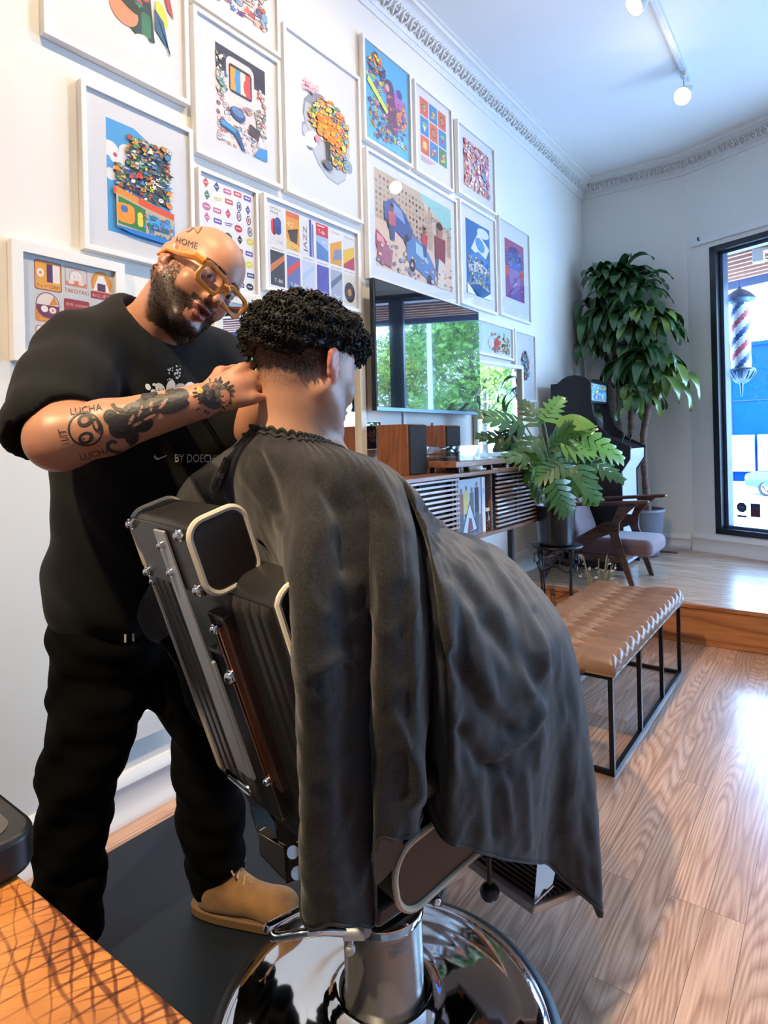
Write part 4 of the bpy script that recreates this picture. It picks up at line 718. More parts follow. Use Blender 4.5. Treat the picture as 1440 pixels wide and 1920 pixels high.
pframe(4.505, 4.914, 1.592, 2.15, 'white framed print of one dark blue cluster on white, lowest at the window end', artP, (4.63, 4.79, 1.76, 2.0), 16, group=G1)
def artR(a):
    for i, (x, y) in enumerate([(.2, .25), (.4, .4), (.6, .3), (.8, .42), (.5, .12), (.3, .1), (.75, .12)]): a.ell(x * a.w, (y + .32) * a.h, .06 * a.w, .08 * a.h, '#7a4a3a', 0, 8); a.poly([((x - .1) * a.w, y * a.h), ((x + .1) * a.w, y * a.h), ((x + .07) * a.w, (y + .26) * a.h), ((x - .07) * a.w, (y + .26) * a.h)], ['#4a2a24', '#8a4a3a', '#2c1c1c'][i % 3])
pframe(2.588, 2.75, 1.256, 1.412, 'tiny framed picture of brown figures beside the left speaker', artR, (2.625, 2.72, 1.29, 1.385), 17, th=.02, bw=.006, group=G1)
# mirrors
mir = mat('mirror_silver', (.9, .92, .92), .015, metal=1, var=0)
def mirror(y0, y1, z0, z1, label, bw, fm):
    t = thing('wall_mirror', (.0005, (y0 + y1) / 2, z0), label, 'mirror'); m = MB(); d = .035
    m.bx((.001, y0, z0), (d, y0 + bw, z1)); m.bx((.001, y1 - bw, z0), (d, y1, z1)); m.bx((.001, y0 + bw, z0), (d, y1 - bw, z0 + bw)); m.bx((.001, y0 + bw, z1 - bw), (d, y1 - bw, z1)); m.build('mirror_frame', fm, t, bevel=.003)
    m = MB(); m.bx((.002, y0 + bw, z0 + bw), (.012, y1 - bw, z1 - bw)); m.build('mirror_glass', mir, t, smooth=False); return t
cream = mat('cream_mirror_frame', (.70, .66, .56), .4, var=.04)
mirror(1.62, 2.60, 1.15, 1.93, 'large cream framed mirror on the wall behind the client', .045, cream)
_q = mirror(3.84, 4.51, 1.175, 1.857, 'square cream framed mirror right of the television reflecting the window', .03, cream)
_q.rotation_euler[2] = -math.radians(5); _q.location.x += .032
# cover plate low on the wall
t = thing('cover_plate', (0, 1.29, .275), 'long white blank cover plate low on the wall behind the barber', 'wall plate')
m = MB(); m.bx((0, 1.02, .268), (.028, 1.354, .362)); m.build('plate', trim_m, t, bevel=.003); m = MB(); m.cyl((.028, 1.335, .32), (.031, 1.335, .32), .005, n=8); m.build('screw', blk, t); m = MB(); m.cyl((.028, 1.24, .30), (.031, 1.24, .30), .005, n=8); m.build('screw', blk, t)
t = thing('wall_hook', ww(.13, .0, 3.02), 'small black screw hook above the corner of the window', 'hook'); m = MB(); q = ww(.13, .0, 3.03); m.cyl(q, q + WN * .03, .006); m.tube([q + WN * .03, q + WN * .04 + UP * .012, q + WN * .03 + UP * .025], .006, 6); m.build('hook', blk, t)
m = MB(); m.bx((.66, 5.98, PLAT), (.86, 6.06, PLAT + .004)); tag(m.build('floor_vent', blk), 'small dark floor vent grille by the far wall', 'floor vent')
# ------------------------------------------------------------------ television
t = thing('television', (.03, 3.19, 1.46), 'large black flat television mounted on the wall reflecting green trees', 'television')
tvb = mat('tv_bezel_black', (.008, .01, .014), .3); tvs = mat('tv_screen_black', (.004, .006, .010), .06, var=0, coat=1.0, spec=1.0)
tvs.node_tree.nodes['Principled BSDF'].inputs['Coat IOR'].default_value = 2.3; tvs.node_tree.nodes['Principled BSDF'].inputs['Coat Roughness'].default_value = .0
m = MB(); m.bx((.065, 2.607, 1.463), (.095, 3.785, 2.158)); m.build('back_shell', tvb, t, bevel=.004)
m = MB(); m.bx((.094, 2.617, 1.483), (.0975, 3.775, 2.148)); m.build('screen', tvs, t, smooth=False)
m = MB(); m.bx((.092, 2.607, 1.463), (.099, 3.785, 1.483)); m.build('lower_bezel', mat('tv_bezel_steel', (.12, .2, .3), .3, metal=.6), t, bevel=.001)
m = MB(); m.bx((.0, 3.0, 1.62), (.066, 3.4, 2.0)); m.build('wall_bracket', tvb, t); m = MB(); m.bx((.0, 2.98, 1.2), (.012, 3.0, 1.47)); m.build('cable_cover', trim_m, t)
# ------------------------------------------------------------------ record console
CT = 1.125
wal = woodmat('walnut_console', (.26, .115, .06), (.15, .06, .03), (.6, .5, .45), rough=.35, coat=.2, axis='Y', freq=9, scale=2.2)
wal_z = woodmat('walnut_speaker', (.27, .10, .045), (.17, .06, .03), (.7, .6, .55), rough=.4, axis='Z', freq=7, scale=3)
slat_m = mat('slat_walnut_sheen', (.42, .33, .32), .22, coat=.6, var=.1)
drk = mat('console_dark_inside', (.02, .014, .012), .7)
t = thing('media_console', (.22, 3.0, .752), 'long walnut console with slatted doors below the television', 'console cabinet')
y0, y1 = 2.12, 3.955
m = MB(); m.bx((0, y0, CT - .022), (.44, y1, CT)); m.build('console_top', wal, t, bevel=.003)
m = MB(); m.bx((0, y0, .752), (.43, y1, .772)); m.bx((0, y0, .772), (.42, y0 + .02, CT - .022)); m.bx((0, y1 - .03, .772), (.40, y1 - .01, CT - .022)); m.bx((0, y0 + .02, .772), (.012, y1 - .03, CT - .022))
for y in (2.89, 3.30): m.bx((.012, y - .01, .772), (.40, y + .01, CT - .022))
m.build('console_body', wal, t, bevel=.002)
for a, b in ((2.16, 2.88), (3.32, 3.95)):
    m = MB(); n = 13
    for k in range(n): z = .79 + k * (CT - .022 - .80) / (n - 1); m.bar((.418, a, z), (.418, b, z), .013, .013, (1, 0, 0))
    d = m.build('slatted_door', slat_m, t, bevel=.002)
    for y in (a + .05, b - .05, (a + b) / 2): m = MB(); m.bx((.396, y - .009, .775), (.4115, y + .009, CT - .024)); m.build('door_batten', drk, d)
for a, b in ((2.14, 2.87), (3.33, 3.92)): m = MB(); m.bx((.013, a, .7725), (.35, b, CT - .0225)); m.build('inside_panel', drk, t)
for y in (2.3, 3.62): m = MB(); m.bx((.35, y - .014, 0), (.38, y + .014, .752)); m.build('leg', blk, t)
# speakers
def speaker(y, label, dx=0):
    t = thing('bookshelf_speaker', (.17 + dx, y, CT), label, 'speaker', 'bookshelf speakers on the console'); m = MB(); m.bx((.07 + dx, y - .08, CT), (.27 + dx, y + .08, CT + .262)); m.build('speaker_box', wal_z, t, bevel=.003)
    m = MB(); m.bx((.27 + dx, y - .078, CT + .003), (.282 + dx, y + .078, CT + .258)); m.build('speaker_grille', mat('grille_cloth_black', (.012, .013, .017), .9, bump=.2, bs=400), t, bevel=.003)
speaker(2.715, 'walnut sided bookshelf speaker at the left, nearest the client'); speaker(3.20, 'walnut sided bookshelf speaker at the right, behind the record player', -.067)
# record player
t = thing('record_player', (.28, 3.04, CT), 'record player with a clear lid on a walnut plinth', 'turntable')
a0, a1 = (.20, 2.83), (.435, 3.36); pz = CT + .03
for x in (.25, .40):
    for y in (2.9, 3.28): m = MB(); m.cyl((x, y, CT), (x, y, CT + .032), .02, .016); m.build('foot', blk, t)
m = MB(); m.bx((.222, 2.82, pz), (.44, 3.38, pz + .032)); m.build('plinth', wal, t, bevel=.003)
m = MB(); m.cyl((.325, 3.02, pz + .032), (.325, 3.02, pz + .05), .095, n=40); m.build('platter', mat('platter_black', (.02, .02, .022), .35, coat=.4), t)
m = MB(); m.tube([(.25, 3.24, pz + .065), (.34, 3.2, pz + .07), (.37, 3.08, pz + .06)], .005, 8); m.cyl((.25, 3.24, pz + .03), (.25, 3.24, pz + .075), .018); m.build('tonearm', mat('chrome', (.75, .76, .78), .08, metal=1, var=.02), t)
m = MB(); X0, X1, Y0, Y1, A, B = .224, .436, 2.825, 3.375, pz + .034, pz + .115; w_ = .004
for a, b in (((X0, Y0, B - w_), (X1, Y1, B)), ((X0, Y0, A), (X1, Y0 + w_, B - w_)), ((X0, Y1 - w_, A), (X1, Y1, B - w_)), ((X0, Y0 + w_, A), (X0 + w_, Y1 - w_, B - w_)), ((X1 - w_, Y0 + w_, A), (X1, Y1 - w_, B - w_))): m.bx(a, b)
m.build('clear_lid', glassmat('acrylic_lid', (.93, .96, .97), 1.2), t, smooth=False)
# sleeves, folder, jar
def sleeve(y0, y1, x, lean, label, draw, seed, th=.004, name='record_sleeve', z1=1.085, cat='record sleeve'):
    t = thing(name, (x, (y0 + y1) / 2, .772), label, cat); m = MB(); m.bx((x - th, y0, .772), (x, y1, z1)); m.build('cover', mat_m, t, bevel=.001)
    a = Art((x, y0 + .001, .773), y1 - y0 - .002, z1 - .774, seed); draw(a); a.build('cover_art', ink_m, t, smooth=False, colattr=True)
def dS(a):
    w, h = a.w, a.h; a.rect(0, 0, w, h, '#a9b8c8'); a.poly([(0, 0), (w, 0), (w, .35 * h), (0, .3 * h)], '#6a7484')
    for x, c, q in ((.12, '#8a5a4a', 1), (.34, '#c8b85a', 1.05), (.58, '#5a5a64', 1), (.8, '#24242c', 1.1)): a.ell(x * w, .84 * h * q * .96, .05 * w, .05 * h, '#7a5a4c', 0, 8); a.poly([((x - .1) * w, .35 * h), ((x + .1) * w, .35 * h), ((x + .09) * w, .76 * h * q), ((x - .09) * w, .76 * h * q)], c); a.poly([((x - .08) * w, .02 * h), ((x + .08) * w, .02 * h), ((x + .09) * w, .4 * h), ((x - .09) * w, .4 * h)], '#4a5264')
    a.poly([(.1 * w, .02 * h), (.48 * w, .62 * h), (.84 * w, .08 * h)], '#20242c'); a.poly([(.15 * w, .05 * h), (.48 * w, .57 * h), (.78 * w, .10 * h)], '#b4c4d4'); a.poly([(.36 * w, .06 * h), (.44 * w, .32 * h), (.56 * w, .3 * h), (.62 * w, .1 * h)], '#6a3a3c')
sleeve(2.905, 3.165, .40, 0, 'pale blue record sleeve with standing figures, propped in the console opening', dS, 5)
sleeve(3.168, 3.19, .385, 0, 'thin red record spine beside the pale sleeve', lambda a: a.rect(0, 0, a.w, a.h, '#d8584c'), 6, th=.30)
sleeve(3.192, 3.232, .392, 0, 'white ring folder standing next to the red record spine', lambda a: (a.rect(0, 0, a.w, a.h, '#dcdfe6'), a.rect(.2 * a.w, .7 * a.h, .5 * a.w, .1 * a.h, '#a8b0c0')), 7, th=.30, name='white_folder', cat='folder')
t = thing('snack_jar', (.37, 3.265, .772), 'small glass jar of nuts with a white lid in the console opening', 'jar'); m = MB(); m.lathe([(.001, 0), (.028, 0), (.031, .004), (.031, .10), (.026, .108), (.026, .112), (.001, .112)], (.37, 3.265, .772), n=24); m.build('jar_glass', glassmat('jar_glass', (.9, .95, .9), 1), t)
m = MB(); m.cyl((.37, 3.265, .884), (.37, 3.265, .902), .028, n=24); m.build('lid', mat('jar_lid', (.7, .7, .68), .4), t)
m = MB(); rr_ = random.Random(4)
for k in range(70): a = rr_.uniform(0, 6.28); q = rr_.uniform(.0, .024); m.ball((.37 + q * math.cos(a), 3.265 + q * math.sin(a), .78 + .085 * k / 70), (.006, .005, .007), n=6)
o = m.build('nuts', mat('nuts_brown', (.30, .17, .08), .7, var=.3), t); o['kind'] = 'stuff'

m = MB(); m.bx((.24, 3.50, CT), (.36, 3.60, CT + .035)); tag(m.build('cable_box', blk, bevel=.004), 'small black box on the console right of the record player', 'small device')
m = MB(); m.bx((.003, 3.30, CT), (.015, 3.46, CT + .285)); tag(m.build('white_card', mat_m, bevel=.001), 'small white card propped against the wall behind the right speaker', 'card')
# ------------------------------------------------------------------ tufted bench
blkm = mat('black_powder_steel', (.010, .011, .013), .35, metal=.3, var=.05)
t = thing('tufted_bench', (1.10, 3.05, 0), 'tan tufted leather bench on a thin black metal frame', 'bench')
bx0, bx1, by0, by1 = .875, 1.325, 2.42, 3.68
m = MB(); q = .018
for x in (bx0, bx1):
    s = -1 if x == bx1 else 1
    m.bar((x + s * q / 2, by0, q / 2), (x + s * q / 2, by1, q / 2), q, q, (1, 0, 0)); m.bar((x + s * q / 2, by0, .377), (x + s * q / 2, by1, .377), q, q, (1, 0, 0))
for y in (by0 + q / 2, by1 - q / 2):
    m.bar((bx0 + q, y, q / 2), (bx1 - q, y, q / 2), q, q, (0, 1, 0)); m.bar((bx0 + q, y, .377), (bx1 - q, y, .377), q, q, (0, 1, 0))
m.build('bench_frame', blkm, t, smooth=False)
for x in (bx0 + q / 2, bx1 - q / 2):
    for k in range(4): y = by0 + q / 2 + (by1 - by0 - q) * k / 3; m = MB(); m.bx((x - q / 2, y - q / 2, q), (x + q / 2, y + q / 2, .368)); m.build('leg', blkm, t, smooth=False)
tan = mat('tan_leather', (.26, .145, .092), .32, var=.16, vs=7, bump=.12, bs=160, coat=.15)
p = (by1 - by0 + .04) / 15; segs = []
X = lambda u: bx0 - .018 + u * (bx1 - bx0 + .036)
for k in range(-1, 17):
    y = by0 - .02 + k * p
    segs += [((X(-.05), y), (X(.27), y)), ((X(.27), y), (X(.5), y + p / 2)), ((X(.27), y), (X(.5), y - p / 2)), ((X(.73), y), (X(.5), y + p / 2)), ((X(.73), y), (X(.5), y - p / 2)), ((X(.73), y), (X(1.05), y))]
nx_, ny_ = 70, 180; gx = np.linspace(X(0), X(1), nx_); gy = np.linspace(by0 - .02, by1 + .02, ny_); GX, GY = np.meshgrid(gx, gy, indexing='ij'); Dm = np.full(GX.shape, 9.0); Tm = np.full(GX.shape, 9.0)
for (a, b) in segs:
    ax_, ay_ = a; bx_, by_ = b; L2 = (bx_ - ax_) ** 2 + (by_ - ay_) ** 2; tt = np.clip(((GX - ax_) * (bx_ - ax_) + (GY - ay_) * (by_ - ay_)) / L2, 0, 1); Dm = np.minimum(Dm, np.hypot(GX - ax_ - tt * (bx_ - ax_), GY - ay_ - tt * (by_ - ay_)))
for k in range(-1, 17):
    y = by0 - .02 + k * p
    for u, o_ in ((.27, 0), (.73, 0), (.5, p / 2)): Tm = np.minimum(Tm, np.hypot(GX - X(u), GY - y - o_))
edge = np.minimum(np.minimum(GX - X(0), X(1) - GX), np.minimum(GY - gy[0], gy[-1] - GY)); rd_ = np.sqrt(np.clip(1 - (1 - np.clip(edge / .03, 0, 1)) ** 2, 0, 1))
Hh = .398 + .028 * rd_ + .040 * np.sqrt(np.clip(Dm / (p * .5), 0, 1)) * (.45 + .55 * rd_) - .024 * np.exp(-(Tm / .014) ** 2)
vs = []; fs = []
for i in range(nx_):
    for j in range(ny_): vs.append((GX[i, j], GY[i, j], Hh[i, j]))
for i in range(nx_ - 1):
    for j in range(ny_ - 1): fs.append((i * ny_ + j, (i + 1) * ny_ + j, (i + 1) * ny_ + j + 1, i * ny_ + j + 1))
rim = [i * ny_ for i in range(nx_)] + [(nx_ - 1) * ny_ + j for j in range(1, ny_)] + [i * ny_ + ny_ - 1 for i in range(nx_ - 2, -1, -1)] + [j for j in range(ny_ - 2, 0, -1)]
k0 = len(vs); cx_, cy_ = (bx0 + bx1) / 2, (by0 + by1) / 2
for i in rim: v = vs[i]; vs.append((v[0] + (cx_ - v[0]) * .03, v[1] + (cy_ - v[1]) * .012, .386))
R_ = len(rim); fs += [(rim[i], k0 + i, k0 + (i + 1) % R_, rim[(i + 1) % R_]) for i in range(R_)]; fs.append(tuple(k0 + i for i in range(R_)))
m = MB(); m.add(vs, fs); m.build('cushion', tan, t, smooth=180)
# ------------------------------------------------------------------ arcade cabinet
blkg = mat('black_cabinet_laminate', (.007, .008, .012), .38, var=.05)
t = thing('arcade_cabinet', (.35, 5.26, PLAT), 'black arcade cabinet with a rounded top standing in the corner', 'arcade machine')
prof = [(.06, PLAT), (.665, PLAT), (.665, 1.02), (.73, 1.12), (.735, 1.215), (.60, 1.285), (.50, 1.38), (.455, 1.48), (.44, 1.60), (.44, 1.765)] + [(.30 + .19 * math.cos(a), 1.60 + .205 * math.sin(a)) for a in np.linspace(.75, PI - .25, 9)] + [(.07, 1.56)]
for y in (5.02, 5.49): m = MB(); m.prism(prof, (0, y, 0), (1, 0, 0), (0, 0, 1), (0, .02, 0)); m.build('side_panel', blkg, t, smooth=30, bevel=.002)
wlp = mat('cabinet_white_front', (.55, .58, .66), .35, var=.03)
m = MB(); m.prism([(.60, PLAT + .03), (.655, PLAT + .03), (.655, 1.025), (.72, 1.125), (.722, 1.20), (.60, 1.20)], (0, 5.04, 0), (1, 0, 0), (0, 0, 1), (0, .45, 0)); m.build('front_panel', wlp, t)
m = MB(); m.prism([(.60, 1.202), (.72, 1.202), (.60, 1.262), (.50, 1.30), (.48, 1.30), (.48, 1.2)], (0, 5.04, 0), (1, 0, 0), (0, 0, 1), (0, .45, 0)); cp = m.build('control_panel', blkg, t)
for y in (5.15, 5.38): m = MB(); m.cyl((.63, y, 1.235), (.65, y, 1.30), .006); m.ball((.65, y, 1.305), .012); m.build('joystick', blkg, cp)
m = MB(); m.prism([(.10, 1.3), (.46, 1.3), (.40, 1.58), (.10, 1.58)], (0, 5.04, 0), (1, 0, 0), (0, 0, 1), (0, .45, 0)); m.build('monitor', tvs, t)
m = MB(); m.bx((.10, 5.04, 1.58), (.425, 5.49, 1.745)); m.build('marquee_box', blkg, t)
a = Art((.4255, 5.05, 1.595), .43, .14, 31); a.rect(0, 0, .43, .14, '#5fb0d8'); a.collage(0, 0, .43, .14, 40, ['#e8d05a', '#7ad0e0', '#3a6ac0', '#f0f0f0', '#5ac08a', '#d86a5a'], .012, .035); a.build('marquee', ink_m, t, smooth=False, colattr=True)
m = MB(); 
for x, z in ((.36, 1.66), (.13, 1.5), (.6, .85)): m.cyl((x, 5.02, z), (x, 5.017, z), .006, n=8)
m = MB(); m.bx((.12, 5.04, PLAT + .02), (.6, 5.05, PLAT + .2))
m = MB(); m.bx((.66, 5.10, PLAT + .05), (.668, 5.3, PLAT + .2)); m.build('coin_door', mat('coin_door_blue', (.3, .5, .7), .4), t)
# ------------------------------------------------------------------ armchair
dw = woodmat('dark_walnut_chair', (.085, .028, .018), (.04, .014, .010), (.7, .6, .6), rough=.25, coat=.4, axis='X', freq=8, scale=2)
lav = mat('mauve_velvet', (.15, .095, .12), .8, var=.12, vs=6, sheen=.35, bump=.1, bs=300)
t = thing('armchair', (.72, 4.71, PLAT), 'dark wooden armchair with a mauve cushion on the platform', 'armchair')
def sideframe(y):
    w2 = .026
    m = MB(); m.prism([(.36, .795), (.70, .815), (.985, .838), (1.0, .852), (.985, .862), (.70, .842), (.34, .82)], (0, y - .028, 0), (1, 0, 0), (0, 0, 1), (0, .056, 0)); m.build('armrest', dw, t, bevel=.006)
    m = MB(); m.prism([(.80, .825), (.925, .833), (.86, .775), (.80, .70), (.795, .62), (.90, PLAT), (.865, PLAT), (.735, .60), (.72, .635)], (0, y - w2 / 2, 0), (1, 0, 0), (0, 0, 1), (0, w2, 0)); m.build('leg', dw, t, bevel=.005)
    m = MB(); m.prism([(.76, .70), (.74, .62), (.50, .515), (.36, .44), (.28, .30), (.25, PLAT), (.215, PLAT), (.26, .42), (.40, .52), (.70, .70)], (0, y - w2 / 2 + .001, 0), (1, 0, 0), (0, 0, 1), (0, w2 - .002, 0)); m.build('leg', dw, t, bevel=.005)
sideframe(4.45); sideframe(4.97)
m = MB(); m.bx((.40, 4.465, .415), (.84, 4.49, .465)); m.bx((.40, 4.93, .415), (.84, 4.955, .465)); m.bx((.79, 4.465, .415), (.815, 4.955, .465)); m.bx((.40, 4.465, .415), (.43, 4.955, .465)); m.build('seat_rail', dw, t, bevel=.003)
m = MB(); m.bx((.38, 4.485, .462), (1.0, 4.935, .58)); m.build('seat_cushion', lav, t, bevel=.045, bseg=5)
R = np.array([[.94, 0, -.34], [0, 1, 0], [.34, 0, .94]]); m = MB(); m.box((.37, 4.71, .80), (.11, .44, .50), R); m.build('back_cushion', lav, t, bevel=.04, bseg=5)
m = MB(); m.bar((.42, 4.47, .46), (.22, 4.47, 1.03), .025, .035); m.bar((.42, 4.95, .46), (.22, 4.95, 1.03), .025, .035); m.bar((.225, 4.47, 1.0), (.225, 4.95, 1.0), .03, .03); m.build('back_frame', dw, t, bevel=.004)
# ------------------------------------------------------------------ plants
leafA = mat('philodendron_leaf', (.055, .19, .045), .36, var=.3, vs=6, coat=.3, bump=.1, bs=50); leafL = mat('young_leaf_green', (.16, .40, .05), .36, var=.2, vs=6, coat=.3)
leafD = mat('dracaena_leaf', (.050, .150, .045), .34, var=.3, vs=5, coat=.35); leafM = mat('dracaena_leaf_light', (.20, .34, .06), .36, var=.25, vs=5, coat=.3)
stemg = mat('green_stem', (.10, .20, .05), .5); trunk = mat('palm_cane_bark', (.22, .14, .10), .9, var=.3, vs=20, bump=.6, bs=40, stretch=(1, 1, 3))
def lobed(m, B, T, N, wd, lobes=7, mi=0, seed=0, droop=.25):
    """split leaf: deep finger lobes either side of a midrib from B to T"""
    r = random.Random(seed); B = np.array(B); T = np.array(T); L = np.linalg.norm(T - B); ax = (T - B) / L; N = nrm(N - ax * (N @ ax)); sd = np.cross(N, ax)
    mid = lambda u: B + ax * L * u - N * droop * L * u * u * .5
    for s in (-1, 1):
        for k in range(lobes):
            u = .06 + .88 * k / (lobes - 1); u2 = u + .02; wk = wd * (math.sin(PI * min(1, .25 + u * .62)) ** .8) * r.uniform(.85, 1.1) * (1 - .25 * u); hw = L / lobes * .92
            fw = .25 + .75 * u; dirv = nrm(sd * s * (1.15 - fw * .6) + ax * fw); a = mid(max(0, u - .07)); b = mid(min(1, u + .07))
            m1 = mid(u2) + dirv * wk * .55 - N * .06 * wk; t1 = mid(u2) + dirv * wk - N * .28 * wk; pv = nrm(ax - dirv * (ax @ dirv)) * hw * .5
            m.add([a, b, m1 + pv * 1.25, t1 + pv * .35, t1 - pv * .2 + dirv * .006, m1 - pv * 1.05], [(0, 5, 2, 1), (5, 4, 3, 2)] if s > 0 else [(0, 1, 2, 5), (5, 2, 3, 4)], mi)
    m.add([mid(.8) + sd * .012, mid(1.0) + sd * .012, mid(1.1), mid(1.0) - sd * .012, mid(.8) - sd * .012], [(0, 1, 2, 3, 4)], mi)
def strap(m, B, d, L, wd, drop, mi=0, N=None, wav=0, seed=0, n=9):
    r = random.Random(seed); B = np.array(B, float); d = nrm(d); pts = []; p = B.copy(); v = d.copy()
    for i in range(n + 1): pts.append(p.copy()); p = p + v * L / n; v = nrm(v + np.array([0, 0, -1.]) * drop / n * (1 + i * .15))
    sd = np.cross(d, [0, 0, 1.]); sd = nrm(sd) if np.linalg.norm(sd) > .05 else np.array([1., 0, 0]); vs = []; ph = r.uniform(0, 6)
    for i, q in enumerate(pts):
        u = i / n; w_ = wd * (math.sin(PI * min(1, u * .86 + .10)) ** .7) if i < n else .002; tg = pts[min(i + 1, n)] - pts[max(i - 1, 0)]; nn = nrm(np.cross(sd, tg)); wv = nn * wd * wav * math.sin(ph + u * 9)
        vs += [q + sd * w_ + nn * w_ * .28 + wv, q, q - sd * w_ + nn * w_ * .28 - wv]
    fs = []
    for i in range(n): a = i * 3; fs += [(a, a + 1, a + 4, a + 3), (a + 1, a + 2, a + 5, a + 4)]
    m.add(vs, fs, mi)
# stand and pot
sc = np.array([.52, 3.98, 0.0]); t = thing('plant_stand', sc, 'black wrought metal plant stand beside the platform', 'plant stand')
ST = .595
m = MB(); m.cyl(sc + [0, 0, ST - .012], sc + [0, 0, ST], .165, n=36); m.tube([sc + [.165 * math.cos(a), .165 * math.sin(a), ST - .004] for a in np.linspace(0, 2 * PI, 36, endpoint=False)], .007, 6, closed=True); m.build('stand_top', blkm, t)
for k in range(4):
    a = PI / 4 + k * PI / 2 + .3; e = np.array([math.cos(a), math.sin(a), 0]); m = MB(); m.tube(catmull([sc + e * .15 + UP * (ST - .01), sc + e * .13 + UP * .4, sc + e * .125 + UP * .2, sc + e * .16 + UP * .004], 6), .007, 6); m.build('leg', blkm, t)
m = MB()
for k in range(4):
    a = PI / 4 + k * PI / 2 + .3; b = a + PI / 2; e = np.array([math.cos(a), math.sin(a), 0]); f = np.array([math.cos(b), math.sin(b), 0]); g_ = nrm(e + f) * .14
    for s, z in ((1, ST - .05), (-1, ST - .12)):
        m.tube(catmull([sc + e * .14 + UP * (ST - .03), sc + (e * .3 + f * .0) * .4 + g_ * .3 + UP * (z - .03), sc + g_ * .9 + UP * z, sc + f * .12 + g_ * .1 + UP * (z - .04), sc + f * .14 + UP * (ST - .03)], 5), .005, 6)
    m.tube([sc + g_ + UP * (ST - .09) + UP * .03 * math.cos(q) + nrm(f - e) * .03 * math.sin(q) for q in np.linspace(0, 2 * PI, 14, endpoint=False)], .004, 5, closed=True)
m.build('scrollwork', blkm, t); m = MB(); m.tube([sc + UP * .16 + np.array([.115 * math.cos(q), .115 * math.sin(q), 0]) for q in np.linspace(0, 2 * PI, 24, endpoint=False)], .005, 6, closed=True); m.build('lower_ring', blkm, t)
potb = mat('black_glazed_pot', (.006, .007, .012), .3, coat=.3, var=.05)
t = thing('potted_philodendron', sc + [0, 0, ST], 'split-leaf philodendron in a black glazed pot on the metal stand', 'potted plant')
m = MB(); m.lathe([(.001, .0), (.10, .0), (.112, .01), (.128, .235), (.135, .24), (.135, .262), (.122, .262), (.118, .235), (.001, .232)], sc + UP * ST, None, 40); pot = m.build('pot', potb, t)
m = MB(); m.cyl(sc + UP * (ST + .225), sc + UP * (ST + .238), .117, n=30); m.build('soil', mat('potting_soil', (.03, .02, .014), .95, bump=.8, bs=60), pot)
L_ = [  # base px,py -> tip px,py, depth, width m, mat
 ((985, 800), (915, 770), 4.05, .15, 0), ((975, 830), (905, 810), 4.1, .12, 0), ((1020, 790), (1050, 742), 4.1, .12, 1), ((1045, 800), (1105, 800), 3.95, .13, 1), ((1090, 815), (1168, 850), 3.85, .16, 1), ((1085, 850), (1150, 868), 3.9, .12, 0),
 ((1010, 820), (960, 870), 3.95, .12, 0), ((1040, 850), (1085, 905), 3.75, .17, 0), ((1030, 870), (1000, 930), 3.75, .15, 0), ((1060, 880), (1120, 925), 3.75, .15, 0), ((1040, 900), (1065, 955), 3.6, .15, 0), ((1000, 850), (975, 905), 3.85, .12, 0),
 ((1030, 840), (1060, 800), 3.9, .13, 0), ((1070, 830), (1040, 880), 3.8, .13, 0), ((1010, 800), (985, 750), 4.1, .11, 0), ((1085, 870), (1110, 935), 3.75, .12, 0), ((1050, 835), (1110, 840), 3.8, .14, 1), ((1000, 880), (1030, 925), 3.7, .13, 0), ((1020, 850), (950, 850), 3.95, .12, 0), ((965, 790), (935, 830), 4.05, .10, 0), ((1075, 900), (1045, 945), 3.65, .12, 0), ((1100, 860), (1165, 890), 3.85, .11, 0), ((1055, 870), (1010, 890), 3.7, .13, 0)]
m = MB(); ms = MB(); c0 = sc + UP * (ST + .24)
for i, (b, e, z, wd_, mi) in enumerate(L_):
    B = W(*b, z); T = W(*e, z - .12 + .1 * ((i * 7) % 3)); N = nrm(CAM - B) * .75 + np.array([.15, 0, .75]); lobed(m, B, T, N, wd_ * .92, 6, mi, i, .35)
    ms.tube(catmull([c0 + np.array([.04 * math.cos(i), .04 * math.sin(i), 0]), (c0 + B) / 2 + UP * .10, B + UP * .01], 6), .0055, 6)
m.build('foliage', [leafA, leafL], t, smooth=60); ms.build('stems', stemg, t)
m = MB(); B = W(1040, 792, 3.9); T = W(1118, 800, 3.8); N = nrm(CAM - B) + np.array([0, 0, .6]); vs = []; ax_ = T - B; Ll = np.linalg.norm(ax_); ax_ /= Ll; N = nrm(N - ax_ * (N @ ax_)); sd_ = np.cross(N, ax_)
for i in range(13):
    u = i / 12; w_ = .062 * math.sin(PI * u ** .8) ** .8 * (1 if i else 0); c = B + ax_ * Ll * u + N * .03 * math.sin(PI * u)
    vs += [c + sd_ * w_ - N * w_ * .15, c, c - sd_ * w_ - N * w_ * .15]
m.add(vs, [f for i in range(12) for f in ((i * 3, i * 3 + 1, i * 3 + 4, i * 3 + 3), (i * 3 + 1, i * 3 + 2, i * 3 + 5, i * 3 + 4))]); m.build('broad_leaf', mat('broad_leaf_lime', (.20, .42, .05), .35, coat=.3, var=.1), t, smooth=60)
